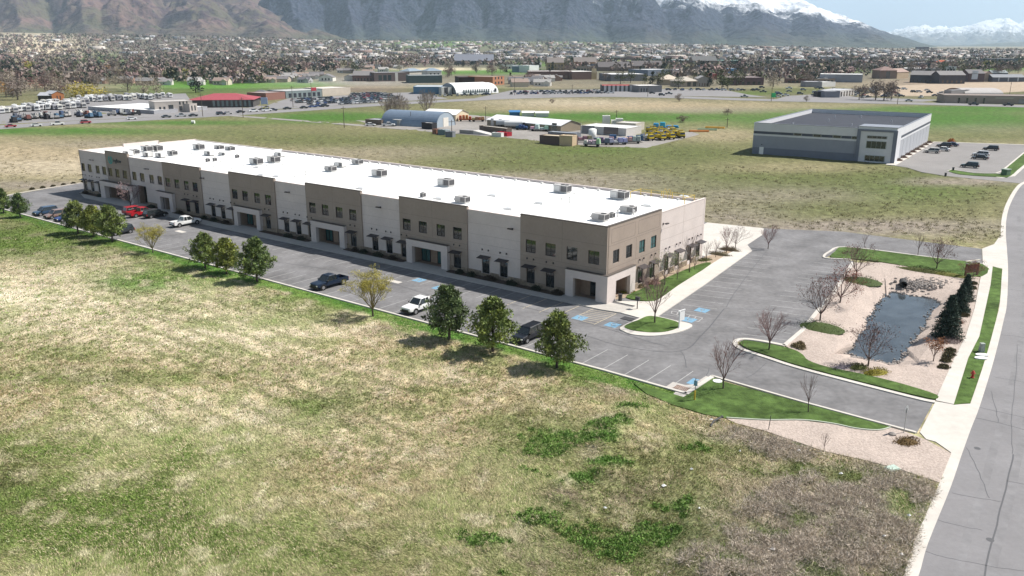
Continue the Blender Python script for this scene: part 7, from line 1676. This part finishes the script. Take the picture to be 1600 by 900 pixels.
        wc = [(.5, .49, .475), (.40, .35, .31), (.27, .19, .165), (.36, .36, .38), (.55, .5, .45)][rs.randint(5)]
        F += [(n + a_, n + b_, n + c_) for a_, b_, c_ in ((0, 1, 5), (0, 5, 4), (1, 2, 6), (1, 6, 5), (3, 0, 4), (3, 4, 7), (4, 5, 9), (4, 9, 8), (6, 7, 8), (6, 8, 9), (5, 6, 9), (7, 4, 8))]
        rc = np.array([(.26, .25, .25), (.2, .2, .21), (.55, .54, .53), (.33, .25, .22)][rs.randint(4)])
        C += [wc] * 8 + [tuple(rc)] * 2; n += 10
    o = stuff(link('distant_town', np_mesh('distant_town', np.array(V), np.array(F), mat_attr('town_walls', var=0, rough=.8), np.array(C)))); tag(o, 'distant town of small roofs below the mountains', 'town')

def build_far_trees():
    rs = np.random.RandomState(9)
    def blob(seed, H, R, zc, n, size, tint, narrow, shape='round', trunk=True):
        r = np.random.RandomState(seed)
        k = 26; d = r.randn(k, 3); d /= np.linalg.norm(d, axis=1)[:, None]
        cs = d * (r.rand(k) ** .4)[:, None] * np.array([R, R, (H - zc) * .95]); cs[:, 2] += zc
        if shape == 'cone': 
            z = r.rand(k) ** 1.4; a = r.rand(k) * 6.28; q = (1 - z) * R; cs = np.stack([np.cos(a) * q * .8, np.sin(a) * q * .8, .6 + z * (H - 1.2)], 1)
        V, F, C = cloud(cs, R * .38, n // k, size, r, np.array(tint), .4, .9, .2, narrow)
        if trunk:
            tb = MB(); tb.tube([(0, 0, -.5), (0, 0, zc)], [.28, .16], 5); tv = np.array(tb.v); q4 = [f for f in tb.f if len(f) == 4]
            tf = np.array([(f[0], f[1], f[2]) for f in q4] + [(f[0], f[2], f[3]) for f in q4]); V, F, C = join([(V, F, C), (tv, tf, np.tile(np.array([[.09, .075, .065]]), (len(tv), 1)))])
        return np_mesh('far_tree', V, F, LEAF(), C)
    kinds = {'grey': [blob(s, 9, 4, 5, 780, .9, (.20, .165, .14), .14) for s in (1, 2, 3)], 'brown': [blob(s, 9, 4.2, 5, 780, .9, (.17, .115, .105), .15) for s in (4, 5)], 'green': [blob(s, 8, 3.6, 4.5, 420, .7, (.075, .085, .04), .3) for s in (6, 7)], 'lime': [blob(s, 8, 4.0, 4.4, 420, .7, (.26, .25, .04), .3) for s in (8,)], 'pale': [blob(s, 9, 4, 5, 700, .9, (.29, .25, .19), .13) for s in (9,)], 'ever': [blob(s, 10, 2.6, 3, 520, .8, (.032, .045, .034), .3, 'cone') for s in (10, 11)], 'yellow': [blob(13, 6, 4.5, 2.6, 520, .7, (.33, .27, .045), .2)], 'orange': [blob(14, 8, 4, 4.4, 420, .7, (.30, .17, .06), .22)], 'maroon': [blob(15, 7, 4.6, 3.4, 520, .7, (.20, .075, .07), .22)]}
    word = {'grey': 'grey leafless tree', 'brown': 'purple-brown leafless tree', 'green': 'olive green tree', 'lime': 'lime green spring tree', 'pale': 'pale twiggy tree', 'ever': 'dark evergreen tree', 'yellow': 'bright yellow bush', 'orange': 'orange-brown tree', 'maroon': 'maroon budding tree'}
    def tree(kind, px, py, H, where, group, lab=None, wide=1.0):
        H0 = {'ever': 10, 'yellow': 6, 'maroon': 7, 'green': 8, 'lime': 8, 'orange': 8}.get(kind, 9)
        X, Y = gp(px, py); s = H / H0
        o = link('distant_tree', rnd.choice(kinds[kind]), None, (X, Y, 0), rnd.uniform(0, 6.28), (s * wide, s * wide, s)); tag(o, lab or '%s %s' % (word[kind], where), 'tree', group)
    E = [('yellow', 136, 153, 10, 2.0, 'large bright yellow bush beside the orange barn'), ('yellow', 118, 152, 8, 1.4, 'left part of the bright yellow bushes'), ('maroon', 58, 138, 9, 1.6, 'broad maroon tree left of the orange barn'), ('lime', 43, 117, 11, 1.3, 'lime green tree at the far left'), ('orange', 10, 152, 10, 1.2, 'orange tree at the left edge'), ('grey', 28, 156, 12, 1.3, 'large bare tree by the trailer rows'), ('yellow', 142, 113, 9, .9, 'golden tree above the yellow bushes'), ('lime', 312, 116, 9, 1.5, 'lime green tree above the green field'), ('ever', 306, 145, 15, 1.3, 'dark lone evergreen behind the red roof'), ('orange', 337, 116, 10, 1.3, 'orange-brown tree above the green field'), ('lime', 387, 115, 9, 1.2, 'lime tree at the end of the green field'), ('pale', 225, 148, 12, 1.1, 'pale tree left of two behind the trailer lot'), ('pale', 245, 147, 12, 1.0, 'pale tree right of two behind the trailer lot'), ('grey', 200, 143, 13, 1.0, 'tall bare tree right of the yellow bushes'), ('grey', 145, 136, 12, 1.0, 'dark bare tree above the yellow bushes'),
         ('green', 1128, 140, 11, 1.2, 'dark green tree before the brick shops, left'), ('green', 1137, 139, 9, 1.3, 'dark green tree before the brick shops, right'), ('ever', 1109, 136, 12, .9, 'slim evergreen beside the grey shop'), ('green', 1060, 138, 9, 1.2, 'olive tree before the tan bank'), ('ever', 1019, 133, 12, 1.1, 'evergreen left of the tan bank'), ('green', 1028, 133, 10, 1.2, 'olive tree beside the evergreen by the bank'), ('green', 1084, 124, 9, 1.6, 'broad green trees above the tan shop'), ('grey', 1342, 156, 11, .9, 'bare tree right of the bay garage'), ('grey', 1368, 156, 13, 1.0, 'bare tree left of a clump on the right highway'), ('grey', 1381, 157, 14, 1.0, 'bare tree right of a clump on the right highway'), ('brown', 1392, 157, 11, .8, 'brown bare tree at the end of the clump'), ('grey', 1260, 159, 4, 1, 'low grey scrub tree by the right highway'), ('lime', 1541, 108, 12, 1.2, 'green tree above the brown apartments'), ('pale', 1208, 136, 11, 1.2, 'pale tree by the right highway corner'), ('green', 1250, 112, 9, 1.6, 'olive tree group below the mint roof'), ('ever', 790, 113, 11, .8, 'lone evergreen on the green slope'), ('yellow', 410, 112, 12, .9, 'golden tree above the townhouses')]
    for kd, px, py, H, w, lab in E: tree(kd, px, py, H, '', 'distant trees', lab, w)
    # two large bare poplars behind the arched hut
    pop = bare_mesh(61, 12, 1.6, .55, 8, 4, .8, .22, ('poplar', (.26, .22, .18)), None, rmin=.05)
    for px, py, top, lab, w in ((618, 187, 143, 'large pale leafless tree, left behind the arched hut', 1.25), (667, 186, 138, 'large pale leafless tree, right behind the arched hut', 1.0), (607, 188, 152, 'smaller leafless tree at the left behind the arched hut', 1.1), (631, 187, 152, 'brownish leafless tree between the large ones', 1.1)):
        place_tree('poplar_tree', pop, ('trunk', 'branches', 'leaves'), px, py, 12, top, lab, group='leafless trees behind the arched hut', wide=w)
    for px, py, H, w, kd, lab in ((1061, 158.5, 5, 1.2, 'grey', 'bare lone shrub tree in the tan meadow'), (1067, 191, 3.2, 1.7, 'brown', 'grey-brown bush in the green meadow'), (1137, 180, 3.2, 1.5, 'brown', 'brown bush at the right of the tan meadow'), (863, 161.5, 2.8, 1.2, 'brown', 'small brown bush in the tan meadow, left')): tree(kd, px, py, H, '', 'lone bushes in the meadows', lab, w)
    zones = [(0, 410, 96, 134, 120, 'among the left neighbourhood houses', ['grey'] * 5 + ['brown'] * 5 + ['pale'] * 2 + ['green', 'ever', 'ever', 'lime', 'orange']), (0, 120, 125, 152, 20, 'between the trailers and the left edge', ['grey', 'brown', 'pale', 'grey', 'pale']), (400, 640, 98, 118, 36, 'above the dealership houses', ['grey', 'brown', 'green', 'ever', 'pale']), (690, 960, 98, 128, 34, 'around the middle stores', ['grey', 'brown', 'ever', 'green', 'pale']), (960, 1280, 100, 134, 45, 'around the right-hand stores', ['grey', 'brown', 'green', 'ever', 'pale', 'green']), (1280, 1600, 100, 120, 32, 'around the far right blocks', ['grey', 'brown', 'green', 'ever'])]
    for (x0, x1, y0, y1, n, where, ks) in zones:
        for k in range(n):
            px, py = rnd.uniform(x0, x1), rnd.uniform(y0, y1)
            if 255 < px < 420 and 127 < py: continue
            tree(rnd.choice(ks), px, py, rnd.uniform(8, 14), where, 'distant trees')
    # the woods of the valley beyond
    NW = 24000; px = rs.uniform(-120, 1720, NW); te = np.interp(px, *TOWN_EDGE); py = te + 1.0 + (np.interp(px, [-120, 400, 470, 700, 1000, 1100, 1280, 1400, 1720], [131, 131, 114, 104, 112, 128, 130, 112, 110]) - te) * rs.rand(NW) ** 1.5
    dens = np.interp(px, [-120, 420, 600, 760, 1000, 1720], [.85, .75, .38, .28, .34, .42]); keep = rs.rand(NW) < dens
    keep &= fbm(px / 40, py / 5, 3, 30) > .30
    px, py = px[keep], py[keep]
    ds = np.geomspace(600, 5800, 220); X = np.zeros(len(px)); Y = np.zeros(len(px)); Zz = np.zeros(len(px)); done = np.zeros(len(px), bool)
    for d in ds:
        x = (px - 800) / 1345 * d; z = rise_z(x, np.full_like(x, d)); ok = (photo(x, np.full_like(x, d), z)[1] <= py) & ~done
        X[ok], Y[ok], Zz[ok] = x[ok], d, z[ok]; done |= ok
    X, Y, Zz = X[done], Y[done], Zz[done]; Y = Y * rs.uniform(.985, 1.015, len(Y)); n = len(X)
    pal = np.array([(.25, .205, .175), (.225, .155, .145), (.2, .17, .15), (.05, .06, .045), (.032, .045, .036), (.19, .17, .11), (.075, .085, .045)])
    C0 = pal[rs.choice(7, n, p=[.26, .22, .16, .1, .13, .06, .07])]
    H = rs.uniform(6, 13, n); R = H * rs.uniform(.35, .55, n)
    per = 16; ci = np.repeat(np.arange(n), per); m = n * per
    d = rs.randn(m, 3); d /= np.linalg.norm(d, axis=1)[:, None]; rr = rs.rand(m) ** .4
    P = np.stack([X[ci] + d[:, 0] * rr * R[ci], Y[ci] + d[:, 1] * rr * R[ci], Zz[ci] + H[ci] * .55 + d[:, 2] * rr * H[ci] * .45], 1)
    t = rs.randn(m, 3); t /= np.linalg.norm(t, axis=1)[:, None]; u2 = np.cross(t, rs.randn(m, 3)); u2 /= np.linalg.norm(u2, axis=1)[:, None]
    s = (R[ci] * .45)[:, None]
    V = np.stack([P - t * s, P + t * s, P + u2 * s * 1.2], 1).reshape(-1, 3); C = np.repeat(C0[ci] * rs.uniform(.7, 1.25, m)[:, None], 3, 0)
    o = stuff(link('valley_woods', np_mesh('valley_woods', V, np.arange(m * 3).reshape(-1, 3), LEAF(), C))); tag(o, 'leafless and evergreen woods filling the far valley', 'woods')

# ------------------------------------------------------------------ mountains
def mountain(name, x0, x1, nx, Y0, Y1, ny, crest, spurs, seed, rough, mtl, base_drop=25, crest_t=.8, small=1.0):
    xs = np.linspace(x0, x1, nx); ts = np.linspace(0, 1, ny)
    T, PX = np.meshgrid(ts, xs, indexing='ij')
    Y = Y0 + (Y1 - Y0) * T; X = (PX - 800) / 1345 * Y
    yc = Y0 + (Y1 - Y0) * crest_t
    cp = np.interp(PX, [c[0] for c in crest], [c[1] for c in crest])
    Hc = CAM_H + yc * (70 - cp) / 1402
    te = np.interp(PX, *TOWN_EDGE); zb = np.maximum(CAM_H + 5000 * (70 - te) / 1402, 2) - base_drop
    tt = np.clip(T / crest_t, 0, 1)
    back = 1 - .5 * np.clip((T - crest_t) / (1 - crest_t), 0, 1)
    wob = (fbm(X / 900, Y / 900, 3, seed) - .5) * 2
    prof = np.zeros_like(T)
    for (xa, xb, w) in spurs:      # crest end, foot end (photo x), half width in photo x
        xc = xb + (xa - xb) * tt ** 1.1 + wob * 14
        prof = np.maximum(prof, 1 - np.abs(PX - xc) / (w * (1.25 - .55 * tt)))
    prof = np.clip(prof, 0, 1)
    spur = tt ** .82; val = tt ** 1.75
    s = val + (spur - val) * prof ** .9
    z = zb + np.maximum(Hc - zb, 0) * s * back
    amp = np.maximum(Hc - zb, 30) * rough
    rg = ridged(X / 620 + wob * .25, Y / 620, 5, seed + 3); rg2 = ridged(X / 170, Y / 170, 4, seed + 8)
    env = np.clip(4.2 * tt * (1.12 - tt), 0, 1) * (T < 1)
    z = z + amp * (rg - .45) * env + amp * .5 * small * (rg2 - .4) * np.clip(tt * 3, 0, 1)
    V = np.stack([X, Y, z], -1).reshape(-1, 3)
    i, j = np.meshgrid(np.arange(ny - 1), np.arange(nx - 1), indexing='ij')
    F = np.stack([i * nx + j, i * nx + j + 1, (i + 1) * nx + j + 1, (i + 1) * nx + j], -1).reshape(-1, 4)
    me = np_mesh(name, V, F, mtl, None, True, 4)
    return structure(link(name, me))

def mountain_mat(name, low, mid, shrub, rock, snow_z, snow_soft, snow_amt, dots=True, forest=(.03, .038, .035), forest_z=(300, 700)):
    m = bpy.data.materials.new(name); m.use_nodes = True; nt = m.node_tree; b = nt.nodes['Principled BSDF']; b.inputs['Roughness'].default_value = .95; b.inputs['Specular IOR Level'].default_value = .05
    N = nt.nodes.new; L = nt.links.new
    geo = N('ShaderNodeNewGeometry'); sep = N('ShaderNodeSeparateXYZ'); L(geo.outputs['Position'], sep.inputs[0])
    def noise(sc, det=6, r=.6):
        n = N('ShaderNodeTexNoise'); n.inputs['Scale'].default_value = sc; n.inputs['Detail'].default_value = det; n.inputs['Roughness'].default_value = r; L(geo.outputs['Position'], n.inputs['Vector']); return n.outputs[0]
    def ramp(v, a, b_, lo=0.0, hi=1.0):
        r = N('ShaderNodeMapRange'); r.inputs['From Min'].default_value = a; r.inputs['From Max'].default_value = b_; r.inputs['To Min'].default_value = lo; r.inputs['To Max'].default_value = hi; L(v, r.inputs['Value']); return r.outputs[0]
    def math_(op, a, c):
        n = N('ShaderNodeMath'); n.operation = op
        for i, q in enumerate((a, c)):
            if isinstance(q, (int, float)): n.inputs[i].default_value = q
            else: L(q, n.inputs[i])
        return n.outputs[0]
    def mix(f, a, c):
        n = N('ShaderNodeMix'); n.data_type = 'RGBA'; L(f, n.inputs['Factor'])
        for k, q in (('A', a), ('B', c)):
            s = [i for i in n.inputs if i.name == k and i.type == 'RGBA'][0]
            if isinstance(q, tuple): s.default_value = (*q, 1)
            else: L(q, s)
        return [o for o in n.outputs if o.type == 'RGBA'][0]
    n1 = noise(.0022); n2 = noise(.012); n3 = noise(.05)
    nsep = N('ShaderNodeSeparateXYZ'); L(geo.outputs['Normal'], nsep.inputs[0])
    c = mix(ramp(n1, .42, .58), low, mid)
    c = mix(ramp(n2, .48, .60, 0, .8), c, shrub)
    # shrub tint grows stronger where the slope faces towards negative X
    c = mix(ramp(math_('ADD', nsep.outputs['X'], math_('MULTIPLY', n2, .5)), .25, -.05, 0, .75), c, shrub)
    c = mix(ramp(math_('ADD', sep.outputs['Z'], math_('MULTIPLY', n1, 120)), 260, 130, 0, .45), c, (.075, .092, .055))
    if dots:
        vo = N('ShaderNodeTexVoronoi'); vo.inputs['Scale'].default_value = .022; L(geo.outputs['Position'], vo.inputs['Vector'])
        c = mix(math_('MULTIPLY', ramp(vo.outputs['Distance'], .30, .16), ramp(n1, .48, .56)), c, (.028, .035, .026))
    hz = math_('ADD', sep.outputs['Z'], math_('MULTIPLY', math_('SUBTRACT', n2, .5), 160))
    c = mix(ramp(hz, forest_z[0], forest_z[1], 0, .85), c, mix(ramp(n3, .45, .6), forest, rock))
    sn = math_('ADD', sep.outputs['Z'], math_('MULTIPLY', math_('SUBTRACT', noise(.006, 8, .7), .5), snow_soft * 5.0))
    sn = math_('ADD', sn, math_('MULTIPLY', math_('SUBTRACT', sep.outputs['X'], 2100), .07)) if snow_z == 390 else sn
    sn = math_('ADD', sn, math_('MULTIPLY', nsep.outputs['Z'], 40))
    c = mix(ramp(sn, snow_z, snow_z + snow_soft, 0, snow_amt), c, (.80, .82, .85))
    L(c, b.inputs['Base Color'])
    bp = N('ShaderNodeBump'); bp.inputs['Strength'].default_value = .9; bp.inputs['Distance'].default_value = 45; L(n2, bp.inputs['Height']); L(bp.outputs[0], b.inputs['Normal'])
    return m

def build_mountains():
    m1 = mountain_mat('foothill_slope', (.095, .085, .056), (.155, .102, .09), (.050, .032, .046), (.11, .075, .085), 2600, 200, 0, True, (.10, .075, .07), (300, 600))
    m2 = mountain_mat('range_slope', (.058, .068, .066), (.068, .062, .068), (.020, .027, .050), (.058, .066, .10), 390, 130, .95, False, (.008, .014, .033), (40, 220))  # blue of shaded forest is put into the shrub, forest and rock colours
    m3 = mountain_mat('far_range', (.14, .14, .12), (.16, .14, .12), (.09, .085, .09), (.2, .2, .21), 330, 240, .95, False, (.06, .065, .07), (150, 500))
    m4 = mountain_mat('low_hill_slope', (.085, .095, .07), (.10, .088, .08), (.05, .05, .055), (.085, .083, .10), 9000, 130, 0, False, (.03, .035, .04), (50, 400))
    mountain('left_mountain', -500, 660, 420, 5000, 8300, 220, [(-500, -100), (0, -70), (300, -45), (400, -12), (450, 8), (500, 33), (545, 56), (600, 66), (660, 74)], [(-420, -380, 90), (-300, -240, 90), (-180, -120, 80), (-60, -30, 70), (40, 35, 60), (120, 140, 60), (215, 195, 60), (300, 330, 70), (380, 440, 70), (440, 560, 50)], 100, .26, m1)
    mountain('main_mountain', 330, 1520, 560, 6200, 11500, 240, [(330, -120), (600, -130), (800, -100), (1000, -60), (1100, -30), (1165, -10), (1205, 2), (1245, 3), (1283, 17), (1322, 31), (1345, 36), (1400, 55), (1440, 67), (1480, 77), (1520, 80)], [(420, 470, 60), (520, 560, 40), (640, 600, 60), (660, 720, 60), (780, 800, 70), (900, 880, 70), (960, 1010, 60), (1070, 1090, 60), (1160, 1200, 70), (1250, 1290, 60), (1320, 1400, 60)], 200, .22, m2)
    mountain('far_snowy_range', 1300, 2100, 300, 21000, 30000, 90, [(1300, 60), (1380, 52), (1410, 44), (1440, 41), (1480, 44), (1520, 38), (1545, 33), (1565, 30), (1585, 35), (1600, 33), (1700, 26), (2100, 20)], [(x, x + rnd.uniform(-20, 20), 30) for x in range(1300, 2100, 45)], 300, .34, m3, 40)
    mountain('low_hills', 1380, 2100, 160, 12000, 17000, 50, [(1380, 74), (1450, 70), (1500, 71), (1560, 67), (1620, 64), (2100, 55)], [(x, x + 10, 60) for x in range(1380, 2100, 90)], 340, .15, m4, 40)

def build_haze():
    m = bpy.data.materials.new('haze_air'); m.use_nodes = True; nt = m.node_tree; nt.nodes.clear()
    out = nt.nodes.new('ShaderNodeOutputMaterial'); v = nt.nodes.new('ShaderNodeVolumePrincipled')
    v.inputs['Color'].default_value = (.64, .82, 1.0, 1); v.inputs['Density'].default_value = HAZE; v.inputs['Anisotropy'].default_value = 0.0
    nt.links.new(v.outputs[0], out.inputs['Volume'])
    o = link('haze', MB().box(-64000, 64000, -64000, 64000, -900, 3400).mesh('haze', m)); stuff(o); o['label'] = 'thin blue haze over the whole valley'; o['category'] = 'haze'

HAZE = 3.7e-5
for step in (build_ground, build_site, build_building, build_roof_units, build_furniture, build_vehicles, build_plants, build_scrub, build_grass, build_neighbour, build_yard, build_town, build_far_trees, build_mountains, build_haze):
    step()
